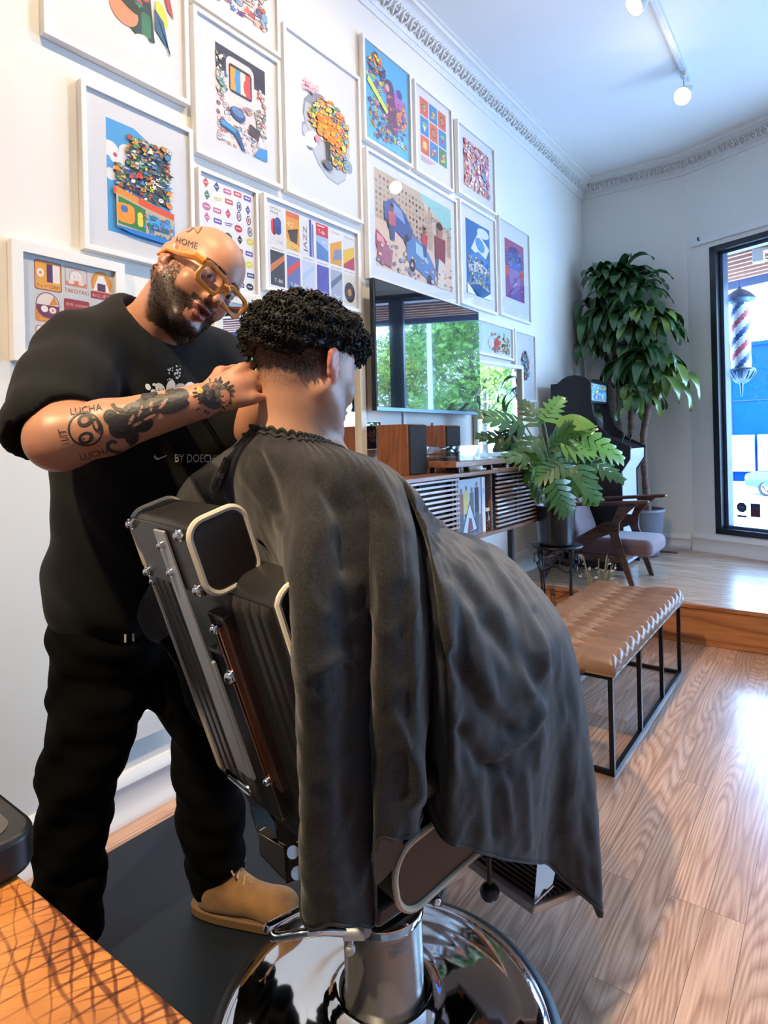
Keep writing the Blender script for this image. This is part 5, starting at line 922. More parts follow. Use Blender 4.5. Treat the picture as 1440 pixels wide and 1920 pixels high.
# bucket planter under the stand with dried flowers
fc = np.array([.80, 3.93, 0]); t = thing('dried_flowers', fc, 'bunch of pale dried flowers standing in a small dark vase below the pot', 'dried flowers')
m = MB(); m.lathe([(.001, 0), (.05, 0), (.06, .02), (.05, .12), (.04, .15), (.045, .16), (.036, .16), (.03, .14)], fc, None, 20); m.build('vase', blkg, t)
ms = MB(); m = MB(); r = random.Random(8)
for i in range(34):
    a = r.uniform(0, 6.28); q = r.uniform(.02, .12); h = r.uniform(.32, .56); e = fc + [q * math.cos(a), q * math.sin(a), h]; ms.tube(catmull([fc + UP * .1, fc + [q * .3 * math.cos(a), q * .3 * math.sin(a), h * .5], e], 4), .003, 4)
    for k in range(3):
        d = nrm([r.gauss(0, 1), r.gauss(0, 1), r.gauss(0, .8)]); e2 = e - UP * r.uniform(0, .14) + d * .012; b = nrm(np.cross(d, [r.gauss(0, 1), r.gauss(0, 1), 1])); s = r.uniform(.012, .024); m.add([e2, e2 + d * s * .6 + b * s * .5, e2 + d * s * 1.5, e2 + d * s * .6 - b * s * .5], [(0, 1, 2, 3)])
ms.build('stems', mat('dried_stem', (.22, .20, .12), .8), t); m.build('petals', mat('dried_petal', (.50, .44, .38), .85, var=.3, vs=20), t, smooth=None)
gc = np.array([.30, 3.62, 0]); t = thing('metal_bucket', gc, 'small black bucket on the floor left of the plant stand', 'bucket'); m = MB(); m.lathe([(.001, 0), (.075, 0), (.10, .24), (.104, .245), (.098, .245), (.074, .01)], gc, None, 28); m.build('bucket_body', blkg, t)
# dracaena
dc = np.array([.60, 5.80, PLAT]); t = thing('potted_dracaena', dc, 'tall corn plant with drooping leaves in a grey pot behind the arcade cabinet', 'potted plant')
m = MB(); m.lathe([(.001, 0), (.14, 0), (.155, .01), (.20, .38), (.21, .39), (.21, .41), (.195, .41), (.19, .37), (.001, .365)], dc, None, 40); m.build('pot', mat('grey_planter', (.16, .18, .22), .45, var=.05), t)
canes = [((1183, 835), (1178, 705), 5.75, .030), ((1206, 832), (1216, 700), 5.55, .030), ((1150, 800), (1128, 600), 6.05, .030), ((1163, 820), (1150, 640), 5.95, .025)]
for i, (b, e, z, r_) in enumerate(canes):
    B = dc + np.array([(-.06, .08, -.1, -.05)[i], (0, -.05, .1, .12)[i], .36]); M_ = W(*b, z); T = W(*e, z); m = MB(); pts = catmull([B, M_, (M_ + T) / 2 + [.015, 0, 0], T], 10); m.tube(pts, [r_ * (1 + .12 * math.sin(k * 2.2)) for k in range(len(pts))], 12); m.build('cane', trunk, t)
heads = [((1230, 610), 5.55, 18, .36, 1.5, 2), ((1100, 640), 6.1, 16, .42, 2.0, 0), ((1200, 740), 5.5, 20, .32, 1.8, 2), ((1195, 560), 5.75, 20, .40, .8, 0), ((1130, 545), 6.05, 34, .42, .9, 0), ((1165, 530), 5.95, 30, .42, .7, 0), ((1210, 600), 5.6, 34, .38, 1.1, 2), ((1145, 610), 5.95, 26, .45, 1.5, 0), ((1215, 680), 5.5, 36, .42, 1.6, 2), ((1185, 690), 5.65, 26, .40, 1.7, 0), ((1115, 600), 6.1, 24, .50, 1.9, 0), ((1240, 690), 5.55, 20, .40, 1.9, 1), ((1180, 640), 5.75, 20, .38, 1.4, 0)]
m = MB(); r = random.Random(12)
for hi_, (q, z, n_, L, dr, mm) in enumerate(heads):
    c = W(*q, z)
    for k in range(n_):
        a = k * 2.4 + hi_; el = r.uniform(-.1, 1.15); d = np.array([math.cos(a) * math.cos(el), math.sin(a) * math.cos(el), math.sin(el)])
        tip = c + d * L
        if tip[0] < .04: d[0] = abs(d[0]) * .3
        if tip[1] > 6.2: d[1] = -abs(d[1]) * .5
        L2 = L * r.uniform(.75, 1.1); mi_ = 1 if (mm == 1 or (mm == 2 and r.random() < .3)) else 0
        strap(m, c + d * .02 + np.array([0, 0, r.uniform(-.05, .05)]), d, L2, r.uniform(.034, .050), dr * 1.25 * r.uniform(.8, 1.3) + el * .9, mi_, None, .25, k)
for i, (b, z) in enumerate((((1240, 720), 5.3), ((1265, 740), 5.4), ((1228, 745), 5.35), ((1250, 760), 5.4))): strap(m, W(*b, z) + UP * .12, (.5, -.3, .5), .42, .042, 3.2, 1, None, .3, i)
m.v = [(max(p[0], .012), min(p[1], 6.235), p[2]) for p in m.v]
m.build('foliage', [leafD, leafM], t, smooth=60)
# ------------------------------------------------------------------ counter, tray, mat
def counter_mat():
    m = bpy.data.materials.new('rough_sawn_maple'); m.use_nodes = True; nt = m.node_tree; N = nt.nodes; L = nt.links; b = N['Principled BSDF']; tc = N.new('ShaderNodeTexCoord')
    base = N.new('ShaderNodeTexNoise'); base.inputs['Scale'].default_value = 9; base.inputs['Detail'].default_value = 5; L.new(tc.outputs['Object'], base.inputs[0]); rp = N.new('ShaderNodeValToRGB'); L.new(base.outputs[0], rp.inputs[0])
    rp.color_ramp.elements[0].position = .3; rp.color_ramp.elements[0].color = (.30, .085, .02, 1); rp.color_ramp.elements[1].position = .7; rp.color_ramp.elements[1].color = (.66, .27, .06, 1); out = rp.outputs[0]; hs = None
    for ang, sc_, dist, lo in ((.25, 17, 3.0, .93), (1.75, 13, 4.5, .93), (2.05, 19, 6, .94), (.62, 24, 5, .97)):
        mp = N.new('ShaderNodeMapping'); mp.inputs['Rotation'].default_value = (0, 0, ang); L.new(tc.outputs['Object'], mp.inputs[0]); w = N.new('ShaderNodeTexWave'); w.inputs['Scale'].default_value = sc_; w.inputs['Distortion'].default_value = dist; w.inputs['Detail'].default_value = 3; w.inputs['Detail Scale'].default_value = .5; L.new(mp.outputs[0], w.inputs[0])
        n = N.new('ShaderNodeTexNoise'); n.inputs['Scale'].default_value = 14; L.new(tc.outputs['Object'], n.inputs[0]); ad = N.new('ShaderNodeMath'); ad.operation = 'MULTIPLY_ADD'; L.new(n.outputs[0], ad.inputs[0]); ad.inputs[1].default_value = -.35; L.new(w.outputs['Fac'], ad.inputs[2])
        r2 = N.new('ShaderNodeValToRGB'); L.new(ad.outputs[0], r2.inputs[0]); r2.color_ramp.elements[0].position = lo - .20; r2.color_ramp.elements[0].color = (1, 1, 1, 1); r2.color_ramp.elements[1].position = lo - .10; r2.color_ramp.elements[1].color = (.22, .10, .06, 1)
        mx = N.new('ShaderNodeMix'); mx.data_type = 'RGBA'; mx.blend_type = 'MULTIPLY'; mx.inputs[0].default_value = .85; L.new(out, mx.inputs[6]); L.new(r2.outputs[0], mx.inputs[7]); out = mx.outputs[2]
    L.new(out, b.inputs['Base Color']); b.inputs['Roughness'].default_value = .42; b.inputs['Coat Weight'].default_value = .2; MATS['c'] = m; return m
t = thing('counter', (.87, -.03, 0), 'rough sawn orange maple counter in the near left corner', 'counter')
m = MB(); m.bx((.002, -.38, .81), (1.80, .30, .85)); m.build('countertop', counter_mat(), t, bevel=.003)
m = MB(); m.bx((.03, -.36, 0), (1.72, .22, .81)); m.build('cabinet_body', mat('counter_body_dark', (.03, .028, .026), .6), t)
tp = [on(x, y, 2, .90)[:2] for x, y in ((66, 1552), (0, 1497), (-60, 1580), (0, 1600))]
t = thing('tray', (0, 0, 0), 'black rounded tray resting on the near left end of the counter', 'tray'); A = np.array([*on(66, 1550, 2, .89)[:2], 0]); u1 = nrm(np.array([*on(0, 1497, 2, .89)[:2], 0]) - A); u2 = np.array([u1[1], -u1[0], 0]); u2 = -u2 if (u2 @ (np.array([*on(0, 1592, 2, .89)[:2], 0]) - A)) < 0 else u2
ctr = A + u1 * .19 + u2 * .13; t.location = ctr + UP * .8505
ply = rrect(.40, .27, .035, 6); m = MB(); m.prism(ply, ctr + UP * .8505, u1, u2, UP * .042); m.build('tray_body', mat('tray_black_plastic', (.012, .012, .014), .35), t, bevel=.006)
m = MB(); m.prism(rrect(.36, .23, .025, 6), ctr + UP * .8925, u1, u2, UP * .0008); m.build('tray_liner', mat('tray_brown_glass', (.055, .045, .035), .2, coat=.4), t)
m = MB(); pts = [(.13, -.34), (1.0, -.34)] + [(.80 + .33 * math.cos(a), 1.40 + .33 * math.sin(a)) for a in np.linspace(0, PI / 2, 8)] + [(.13, 1.73)]; pts[0:2] = [(.13, .02), (1.13, .02)]
m.prism(pts, (0, 0, 0.0005), (1, 0, 0), (0, 1, 0), (0, 0, .010)); tag(m.build('floor_mat', mat('navy_rubber_mat', (.006, .012, .022), .5, bump=.1, bs=300), bevel=.003), 'dark navy rubber mat on the floor under the barber', 'floor mat')
# ------------------------------------------------------------------ barber chair
PH = math.radians(49); DV = math.sin(PH) * RT + math.cos(PH) * FWD; WV = math.cos(PH) * RT - math.sin(PH) * FWD
CO = CAM + (-.027) * RT + 1.37 * FWD; CO[2] = 0; RCH = np.array([DV, -WV, UP]).T
def ch(a, b, z): return CO + a * DV + b * WV + np.array([0, 0, z])
chair = thing('barber_chair', CO, 'black vinyl barber chair with cream piping on a chrome pedestal base', 'barber chair')
chrome = mat('chrome_plate', (.78, .80, .83), .07, metal=1, var=.02); rub = mat('base_rubber', (.010, .011, .014), .45, var=.05); vin = mat('black_vinyl', (.022, .021, .020), .36, var=.1, vs=20, bump=.12, bs=500, coat=.1); vinb = mat('brown_black_vinyl', (.018, .012, .010), .33, bump=.12, bs=500, coat=.1); cre = mat('cream_piping', (.66, .60, .47), .45, var=.04)
siv = mat('silver_column_paint', (.36, .36, .36), .28, metal=.75, var=.03); steel = mat('brushed_steel_bar', (.50, .54, .60), .45, metal=.6, var=.08); copper = mat('copper_toned_rail', (.42, .16, .08), .22, metal=.85, var=.1)
m = MB(); m.lathe([(.30, .011), (.372, .011), (.382, .016), (.384, .026), (.376, .036), (.362, .040), (.30, .040)], CO, None, 72); m.build('base_ring', rub, chair)
m = MB(); m.lathe([(.362, .030), (.355, .044), (.325, .052), (.30, .054), (.292, .058), (.25, .066), (.225, .070), (.215, .074), (.17, .080), (.135, .086), (.12, .094), (.108, .11), (.10, .112), (.095, .10)], CO, None, 96); m.build('base_plate', chrome, chair, smooth=60)
m = MB(); m.lathe([(.093, .085), (.093, .095), (.0865, .105), (.0865, .285), (.001, .285)], CO, None, 64); m.build('column', siv, chair)
m = MB(); m.lathe([(.088, .272), (.090, .276), (.090, .292), (.084, .296), (.03, .298), (.001, .298)], CO, None, 64); m.build('column_collar', chrome, chair)
# warning label wrapped on the column
vsx = MB(); lab_m = mat('label_pale_grey', (.50, .50, .49), .5)
def wrap(pt): # (angle about the camera-facing side, z)
    a0_ = math.atan2(-FWD[1], -FWD[0]) + pt[0]; return CO + np.array([.0872 * math.cos(a0_), .0872 * math.sin(a0_), pt[1]])
mm_ = MB()
for i in range(8): q0, q1 = .12 + i * .07, .12 + (i + 1) * .07; mm_.add([wrap((q0, .235)), wrap((q1, .235)), wrap((q1, .262)), wrap((q0, .262))], [(0, 1, 2, 3)], 0)
vs, fs = textmesh('WARNING'); 
for z_, hh, tx in ((.2575, .0035, 'WARNING'), (.2515, .0025, 'Pinch points. Keep hands and feet clear.'), (.247, .0025, 'Lock chair before use. Do not stand on'), (.2425, .0025, 'footrest. Inspect hardware regularly.')):
    vs, fs = textmesh(tx); sx = min(hh * 1.0 / .0872, .5 / (vs[:, 0].max() - vs[:, 0].min())); k = len(mm_.v); a0_ = math.atan2(-FWD[1], -FWD[0])
    mm_.add([CO + np.array([.0875 * math.cos(a0_ + .40 + v[0] * sx), .0875 * math.sin(a0_ + .40 + v[0] * sx), z_ + v[1] * hh]) for v in vs], fs, 1)
mm_.build('warning_label', [lab_m, mat('label_text_grey', (.08, .08, .08), .5)], chair, smooth=False)
# pump lever: chrome loop
m = MB(); L0 = ch(-.14, .05, .318); P1 = W(655, 1748, 1.235); P2 = W(520, 1757, 1.20); P3 = W(508, 1742, 1.21); P4 = W(585, 1700, 1.27); P5 = W(640, 1700, 1.33)
m.tube(catmull([P5, P4, P3 + [0, 0, .006], P3, P2, W(590, 1747, 1.20), P1], 8), .0085, 10); lev = m.build('pump_lever', chrome, chair)
m = MB(); m.cyl(P1 - RT * .012, P1 + RT * .03, .014, n=18); m.cyl(P1 + RT * .03, CO + UP * .30 - RT * .05, .013, n=16); m.cyl(P1 + [0, 0, -.03], P1 + [0, 0, .005], .008); m.ball(P1 + [0, 0, -.033], .012); m.build('lever_hub', steel, chair)
# under-seat mechanism
m = MB(); m.box(ch(0, 0, .40), (.16, .15, .15), RCH); m.box(ch(.02, 0, .455), (.40, .40, .04), RCH); m.build('seat_frame', blk, chair, bevel=.01)
m = MB(); m.cyl(ch(.0, .02, .37), ch(.03, .13, .352), .009); m.ball(ch(.03, .135, .351), .012); m.build('tilt_knob', chrome, chair)
# seat
def piping(pts, r=.0055): m = MB(); m.tube(pts, r, 8, closed=True); return m
TS = math.radians(8); sa = np.array([math.cos(TS), math.sin(TS)])
def seatp(u, b, v): a = -.17 + sa[0] * u - sa[1] * v; z = .475 + sa[1] * u + sa[0] * v; return ch(a, b, z)
ro = rrect(.42, .12, .05, 6)
m = MB(); m.prism([(u + .21, v + .06) for u, v in ro], seatp(0, -.25, 0), DV * sa[0] + UP * sa[1], -DV * sa[1] + UP * sa[0], WV * .5); m.build('seat_cushion', vinb, chair)
for b in (-.25, .25): piping([seatp(u + .21, b, v + .06) for u, v in ro], .006).build('seat_piping', cre, chair)
# backrest
ub = np.array([-.305, .952]); fb = np.array([.952, .305]); ub /= np.linalg.norm(ub); fb = np.array([ub[1], -ub[0]])
def bk(r, s, b): return ch(-.25 + ub[0] * s + fb[0] * r, b, .58 + ub[1] * s + fb[1] * r)
UB = DV * ub[0] + UP * ub[1]; FB = DV * fb[0] + UP * fb[1]
rb = [(x + .0475, y + .25) for x, y in rrect(.095, .55, .035, 6)]
m = MB(); m.prism(rb, bk(0, 0, -.252), FB, UB, WV * .504); back = m.build('backrest', vin, chair, smooth=40)
piping([bk(x, y, -.255) for x, y in rb], .0055).build('back_piping', cre, chair)
rb2 = [p_ for p_ in rb[0:6]] + [p_ for p_ in rb[6:12]]; rb2 = [(rb2[0][0], .16)] + rb2 + [(rb2[-1][0], .02)]
m = MB(); m.tube([bk(x, y, .255) for x, y in rb2], .0055, 8); m.build('back_piping', cre, chair)
seams = [-.20, -.165, -.13, -.095, .12, .15, .18, .21]
nb, ns = 160, 40; vs = []; fs = []
for i in range(nb + 1):
    b = -.24 + .48 * i / nb; c = min(abs(b - q) for q in seams); h = -.004 - .0028 * (1 - math.exp(-(c / .004) ** 2)) - .004 * math.cos(b / .25 * PI / 2)
    e = min(1, (.24 - abs(b)) / .02); h = h * math.sqrt(max(0, e * (2 - e)))
    for j in range(ns + 1): s = -.01 + .51 * j / ns; e2 = min(1, min(s + .01, .5 - s) / .02); vs.append(bk(h * math.sqrt(max(0, e2 * (2 - e2))), s, b))
for i in range(nb):
    for j in range(ns): fs.append((i * (ns + 1) + j, i * (ns + 1) + j + 1, (i + 1) * (ns + 1) + j + 1, (i + 1) * (ns + 1) + j))
m = MB(); m.add(vs, fs); m.build('rear_panel', vin, chair, smooth=180)
# headrest
hb = [(x + .035, y + .06) for x, y in rrect(.100, .125, .028, 6)]
def hd(r, s, b): return bk(r - .022, s + .515, b)
m = MB(); m.prism(hb, hd(0, 0, -.13), FB, UB, WV * .245); m.build('headrest', vin, chair, smooth=40)
m = MB(); m.box(hd(-.0155, .06, -.0075), (.005, .235, .118), np.array([FB, -WV, UB]).T); m.build('headrest_back', vin, chair, bevel=.002)
m = MB(); m.prism([(x * .94 + .035, y * .94 + .06) for x, y in rrect(.100, .125, .028, 6)], hd(0, 0, .1155), FB, UB, WV * .008); m.build('headrest_side', vinb, chair, bevel=.004)
for b in (-.134, .119): piping([hd(x + .0, y, b) for x, y in hb], .006).build('headrest_piping', cre, chair)
def bolt(p, n, r=.008): m = MB(); m.cyl(p, p + n * .004, r * 1.3, n=16); m.ball(p + n * .005, r, n=12); m.build('bolt', chrome, chair)
for s, b in ((.108, -.118), (.108, .098), (.012, .098), (.012, -.118)): bolt(hd(-.018, s, b), -FB)
bolt(bk(-.004, .47, -.232), -FB, .007)
# headrest bar and slide rail
m = MB(); m.box(bk(-.0445, .385, .022), (.005, .044, .48), np.array([FB, -WV, UB]).T); m.build('headrest_bar', steel, chair, bevel=.001)
m = MB(); m.box(bk(-.0400, .26, .022), (.006, .056, .24), np.array([FB, -WV, UB]).T); m.build('bar_sleeve', steel, chair, bevel=.001)
for s in (.60, .55): bolt(bk(-.047, s, .022), -FB, .006)
m = MB(); m.box(bk(-.016, .30, .085), (.020, .060, .34), np.array([FB, -WV, UB]).T); m.build('rail_block', mat('rail_dark_brown', (.035, .018, .014), .3, coat=.3), chair, bevel=.002)
for b in (.080, .095): m = MB(); m.bar(bk(-.028, .15, b), bk(-.028, .45, b), .007, .006, FB); m.build('slide_rail', copper, chair)
for s in (.15, .36, .45): bolt(bk(-.031, s, .088), -FB, .007 if s != .36 else .011)
m = MB(); m.box(bk(-.014, .22, .04), (.028, .07, .34), np.array([FB, -WV, UB]).T); m.build('bar_housing', blk, chair, bevel=.004)
m = MB(); 
hc = [bk(-.014, .03 + v, -.13 + u) for u, v in rrect(.10, .018, .006, 3)]; m.tube(hc, .0035, 6, closed=True); m.build('handle_slot', chrome, chair)
# armrests (mostly under the cape) and their brackets
for s in (-1, 1):
    m = MB(); m.box(ch(-.05, s * .262, .70), (.26, .05, .045), RCH); ar = m.build('armrest', vinb, chair, bevel=.02, bseg=4)
    m = MB(); m.box(ch(-.02, s * .235, .62), (.05, .012, .13), RCH); m.build('arm_bracket', blk, chair, bevel=.004)
# reclining linkage, rear left
def plate(pts, th, mt, nm): m = MB(); P = [np.array(p) for p in pts]; n = nrm(np.cross(P[1] - P[0], P[2] - P[0])) * th; k = len(P); m.add(P + [p + n for p in P], [tuple(range(k - 1, -1, -1)), tuple(range(k, 2 * k))] + [(i, (i + 1) % k, k + (i + 1) % k, k + i) for i in range(k)]); return m.build(nm, mt, chair, bevel=.002)
Zl = 1.34
plate([W(452, 1462, 1.40), W(475, 1475, 1.40), W(515, 1540, 1.36), W(535, 1645, 1.33), W(505, 1600, 1.33), W(483, 1555, 1.37)], .008, chrome, 'link_plate')
plate([W(512, 1515, 1.32), W(560, 1555, 1.29), W(566, 1648, 1.27), W(536, 1660, 1.28)], .008, mat('copper_link', (.62, .42, .28), .15, metal=1), 'link_plate')
m = MB(); m.add([W(483, 1557, 1.36), W(533, 1588, 1.33), W(537, 1655, 1.31), W(487, 1602, 1.33)] + [W(483, 1557, 1.32), W(533, 1588, 1.29), W(537, 1655, 1.27), W(487, 1602, 1.29)], [(3, 2, 1, 0), (4, 5, 6, 7), (0, 1, 5, 4), (1, 2, 6, 5), (2, 3, 7, 6), (3, 0, 4, 7)]); m.build('link_housing', blk, chair, bevel=.003)
for q in ((549, 1598, 1.275), (557, 1637, 1.265)): m = MB(); p = W(*q); n = nrm(CAM - p); m.cyl(p, p + n * .006, .012, n=18); m.build('bolt', chrome, chair)
# footrest
fr0 = ch(.22, 0, .40); 
m = MB(); m.bar(ch(.20, -.10, .42), ch(.40, -.08, .24), .03, .02); m.bar(ch(.20, .10, .42), ch(.40, .08, .24), .03, .02); m.build('footrest_arm', chrome, chair, bevel=.003)
FA = W(862, 1597, 1.62); FBq = W(1003, 1698, 1.44); FC = W(1012, 1612, 1.66); FD = FA + (FC - FBq)
ex = nrm(FBq - FA); ey = nrm((FC - FBq) - ex * ((FC - FBq) @ ex)); ez = np.cross(ex, ey); ez = ez if ez[2] > 0 else -ez; Lx = np.linalg.norm(FBq - FA); Ly = .22; RF = np.array([ex, ey, ez]).T
m = MB(); c = FA + ex * Lx / 2 + ey * Ly / 2; m.box(c - ez * .012, (Lx, Ly, .022), RF); m.build('footrest_plate', mat('brushed_aluminium', (.62, .62, .62), .38, metal=.5), chair, bevel=.004)
m = MB()
for k in range(9): m.box(FA + ex * Lx * .52 + ey * (.030 + k * .021) + ez * .002, (Lx * .90, .010, .005), RF)
m.build('footrest_grip', blk, chair)
plate([W(1003, 1698, 1.44), W(1040, 1662, 1.47), W(1048, 1625, 1.54), W(1030, 1600, 1.62), W(1010, 1606, 1.66)], .006, chrome, 'footrest_end')
kn = W(918, 1672, 1.42); m = MB(); m.ball(kn, (.023, .023, .020)); m.cyl(kn, kn + UP * .08, .006); m.build('footrest_knob', blk, chair)
# ------------------------------------------------------------------ people: shared parts
def headparts(f, c, R, s, mouth=0.0, jaw=1.0):
    """R columns: subject's left, forward, up (world).  Origin at ear height, mid skull."""
    g = lambda x, y, z: c + R @ (np.array([x, y, z]) * s)
    E = lambda p, r, k, sub=False, RR=None: f.ell(g(*p), np.array(r) * s, (R if RR is None else R @ RR), k, sub)
    Cn = lambda a, b, ra, rb, k, sub=False: f.cone(g(*a), g(*b), ra * s, rb * s, k, sub)
    E((0, -.022, .040), (.076, .096, .086), .0); E((0, .018, .030), (.068, .080, .075), .02); E((0, .020, -.035), (.062 * jaw, .070, .080), .03)
    for q in (-1, 1):
        Cn((q * .058 * jaw, -.012, -.040), (q * .020, .066, -.100), .020, .017, .02); E((q * .042, .058, -.030), (.022, .020, .022), .02); Cn((q * .010, .086, .024), (q * .042, .074, .020), .008, .007, .012)
    E((0, .068, -.104), (.026, .020, .017), .018)
    for q in (-1, 1): E((q * .032, .098, .002), (.018, .018, .012), .010, True)
    for q in (-1, 1): E((q * .032, .074, .000), (.0135, .0130, .0125), .003)
    for q in (-1, 1): E((q * .032, .0775, .006), (.0165, .0125, .006), .003); E((q * .032, .0775, -.0075), (.015, .011, .003), .003)
    Cn((0, .086, .012), (0, .112, -.032), .0065, .011, .010); 
    for q in (-1, 1): E((q * .012, .099, -.036), (.009, .011, .008), .006); E((q * .008, .104, -.044), (.0035, .005, .004), .002, True)
    E((0, .084, -.062), (.024, .018, .016), .012)
    E((0, .096, -.0605 + mouth * .2), (.023, .009, .0055), .004); E((0, .093, -.0735 - mouth), (.020, .010, .0075), .004)
    if mouth: E((0, .104, -.067 - mouth * .4), (.017, .012, .003 + mouth * .6), .002, True)
    for q in (-1, 1):
        a = q * .35; Rz = np.array([[math.cos(a), -math.sin(a), 0], [math.sin(a), math.cos(a), 0], [0, 0, 1.]]); 
        E((q * .082, -.014, .008), (.0065, .019, .023), .004, False, Rz); E((q * .080, -.006, -.018), (.007, .011, .016), .006, False, Rz); E((q * .090, -.006, .004), (.007, .010, .014), .003, True, Rz)
        Cn((q * .081, -.004, .024), (q * .085, -.026, .018), .004, .004, .003); Cn((q * .085, -.028, .018), (q * .081, -.020, -.020), .004, .0045, .003); E((q * .079, .004, -.002), (.004, .004, .006), .003)
    return g
def clumps(name, pts, nrms, parent, mt, dirf, L, r0, seed=0, segs=4, curl=.3, sides=3):
    rnd = random.Random(seed); m = MB()
    for p, n in zip(pts, nrms):
        d = nrm(dirf(p, n, rnd)); Ln = L(p, rnd); R = frame_to(d); ph = rnd.uniform(0, 6.28); path = []; rs = []
        for i in range(segs + 1):
            u = i / segs; path.append(p + d * Ln * u + (R[:, 0] * math.cos(ph + u * 3) + R[:, 1] * math.sin(ph + u * 3)) * Ln * curl * u - n * Ln * .25 * u * u); rs.append(r0 * (1 - u * .85) * (1.0 if i else .8))
        m.tube(path, rs, sides, cap=False)
    return m.build(name, mt, parent, smooth=180)
def decal(bvh, items, cen, X, Y, D, out, mi, off=.0012, sub=3):
    """press flat shapes onto a surface: items = (list of 2d polygons, colour); ray along D from plane cen+X*u+Y*v"""
    X, Y, D = [nrm(q) for q in (X, Y, D)]
    for k, (poly, col) in enumerate(items):
        P = []; ok = True
        for u, v in poly:
            o = cen + X * u + Y * v - D * .25; hit = bvh.ray_cast(Vector(o.tolist()), Vector(D.tolist()), .6)
            if hit[0] is None: ok = False; break
            P.append(np.array(hit[0]) + np.array(hit[1]) * (off if (np.array(hit[1]) @ D) < 0 else -off))
        if ok and len(P) > 2: out.add(P, [tuple(range(len(P)))], mi, col)
def triple(poly2, n=5):  # fan an outline into small strips so that it follows the surface
    return [poly2]
def stroke(pts, w):  # ribbon quads along a 2d path
    out = []; pts = [np.array(p, float) for p in pts]; K = len(pts); ws = w if hasattr(w, '__len__') else [w] * K; L = []
    for i in range(K):
        t = pts[min(i + 1, K - 1)] - pts[max(i - 1, 0)]; t = t / (np.linalg.norm(t) + 1e-9); n = np.array([-t[1], t[0]]) * ws[i] / 2; L.append((pts[i] + n, pts[i] - n))
    for i in range(K - 1): out.append([L[i][1], L[i + 1][1], L[i + 1][0], L[i][0]])
    return out
def blob(x, y, rx, ry, a=0, n=14, cells=True):
    ca, sa = math.cos(a), math.sin(a); f = lambda r, t: (x + ca * rx * r * math.cos(t) - sa * ry * r * math.sin(t), y + sa * rx * r * math.cos(t) + ca * ry * r * math.sin(t)); out = []
    rr_ = [0, .5, 1.0]
    for k in range(n):
        t0, t1 = 2 * PI * k / n, 2 * PI * (k + 1) / n; out.append([(x, y), f(.5, t0), f(.5, t1)]); out.append([f(.5, t0), f(1, t0), f(1, t1), f(.5, t1)])
    return out
def sp2(P, n=5): Q = catmull([(p[0], p[1], 0) for p in P], n); return [(q[0], q[1]) for q in Q]
def hand(f, wrist, dirv, palmN, side, s=1.0, curl=(.5, .6, .7, .8), spread=.12, thumb=.6, k=.006):
    """palm + five separate fingers; palmN points out of the palm; side=+1 thumb on the X side"""
    d = nrm(dirv); n = nrm(palmN - d * (palmN @ d)); x = np.cross(d, n) * side
    P = lambda a, b, c: wrist + (d * a + x * b + n * c) * s
    f.cone(P(0, 0, 0), P(.05, 0, 0), .026 * s, .028 * s, .015, sq=(n, 1.35)); f.cone(P(.03, .018, 0), P(.082, .028, 0), .015 * s, .013 * s, .012); f.cone(P(.03, -.018, 0), P(.075, -.030, 0), .015 * s, .012 * s, .012); f.cone(P(.04, 0, 0), P(.085, .0, 0), .016 * s, .014 * s, .012)
    Ls = ((.044, .026, .022), (.048, .030, .023), (.044, .028, .022), (.034, .021, .019)); R0 = (.0092, .0095, .009, .008)
    for i in range(4):
        b = .030 - .020 * i; p = P(.086 - abs(i - 1) * .004, b, 0); a = 0; dd_ = nrm(d + x * (spread * (1.2 - i) * .8)); prev = p
        for j in range(3):
            a += curl[i] * (.7, 1.0, .7)[j]; q = prev + (dd_ * math.cos(a) + n * math.sin(a)) * Ls[i][j] * s; f.cone(prev, q, R0[i] * (1 - .1 * j) * s, R0[i] * (1 - .1 * (j + 1)) * s, k); prev = q
    p = P(.022, .022, .006); q = P(.050, .048, .018 + .01 * thumb); r_ = P(.078, .052, .03 + .02 * thumb); t_ = P(.102, .044, .038 + .03 * thumb)
    f.chain([p, q, r_, t_], [.015 * s, .0125 * s, .0105 * s, .0085 * s], .008)
# ------------------------------------------------------------------ barber
BR = None
barber = thing('person', W(240, 1640, 1.62) * [1, 1, 0], 'bald bearded barber in a black t-shirt and orange glasses cutting hair', 'person')
M3 = np.array([[0.435, 0.727, -0.532], [0.5, 0.297, 0.814], [0.749, -0.619, -0.234]])   # camera right, camera down, away  x  (his left, forward, down)
toW = np.array([RC, -UC, FWD]).T; HR = toW @ M3; HR[:, 2] *= -1                      # columns: left, forward, up
HS = 1.06; eye_mid = W(413, 536, 1.36); HC = eye_mid - HR @ (np.array([0, .088, .002]) * HS)
neck0 = W(262, 640, 1.50); chest = W(250, 780, 1.50); belly = W(215, 980, 1.56); pelv = W(195, 1150, 1.60)
shR = W(160, 672, 1.37); shL = W(400, 680, 1.66); elR = W(112, 822, 1.10); wrR = W(374, 753, 1.135); elL = W(470, 800, 1.50); wrL = W(520, 740, 1.40)
hipR = W(170, 1200, 1.58); hipL = W(272, 1205, 1.68); knR = W(156, 1420, 1.54); knL = W(384, 1430, 1.69); anR = W(118, 1735, 1.58); anL = W(402, 1640, 1.74)
fx = (min(W(0, 500, 1.3)[0], .45), 1.5)
f = Field(axis(.35, 1.65, .012, [(.85, 1.30)], .0045), axis(.15, 1.75, .012, [(.42, .95)], .0045), axis(.06, 1.95, .012, [(1.24, 1.88)], .0045))
f.ell(chest, (.13, .13, .18), None, .03); f.ell(belly, (.13, .13, .2), None, .05); f.ell(pelv, (.12, .12, .13), None, .05); f.cone(shR, neck0, .07, .07, .04); f.cone(shL, neck0, .07, .07, .04)
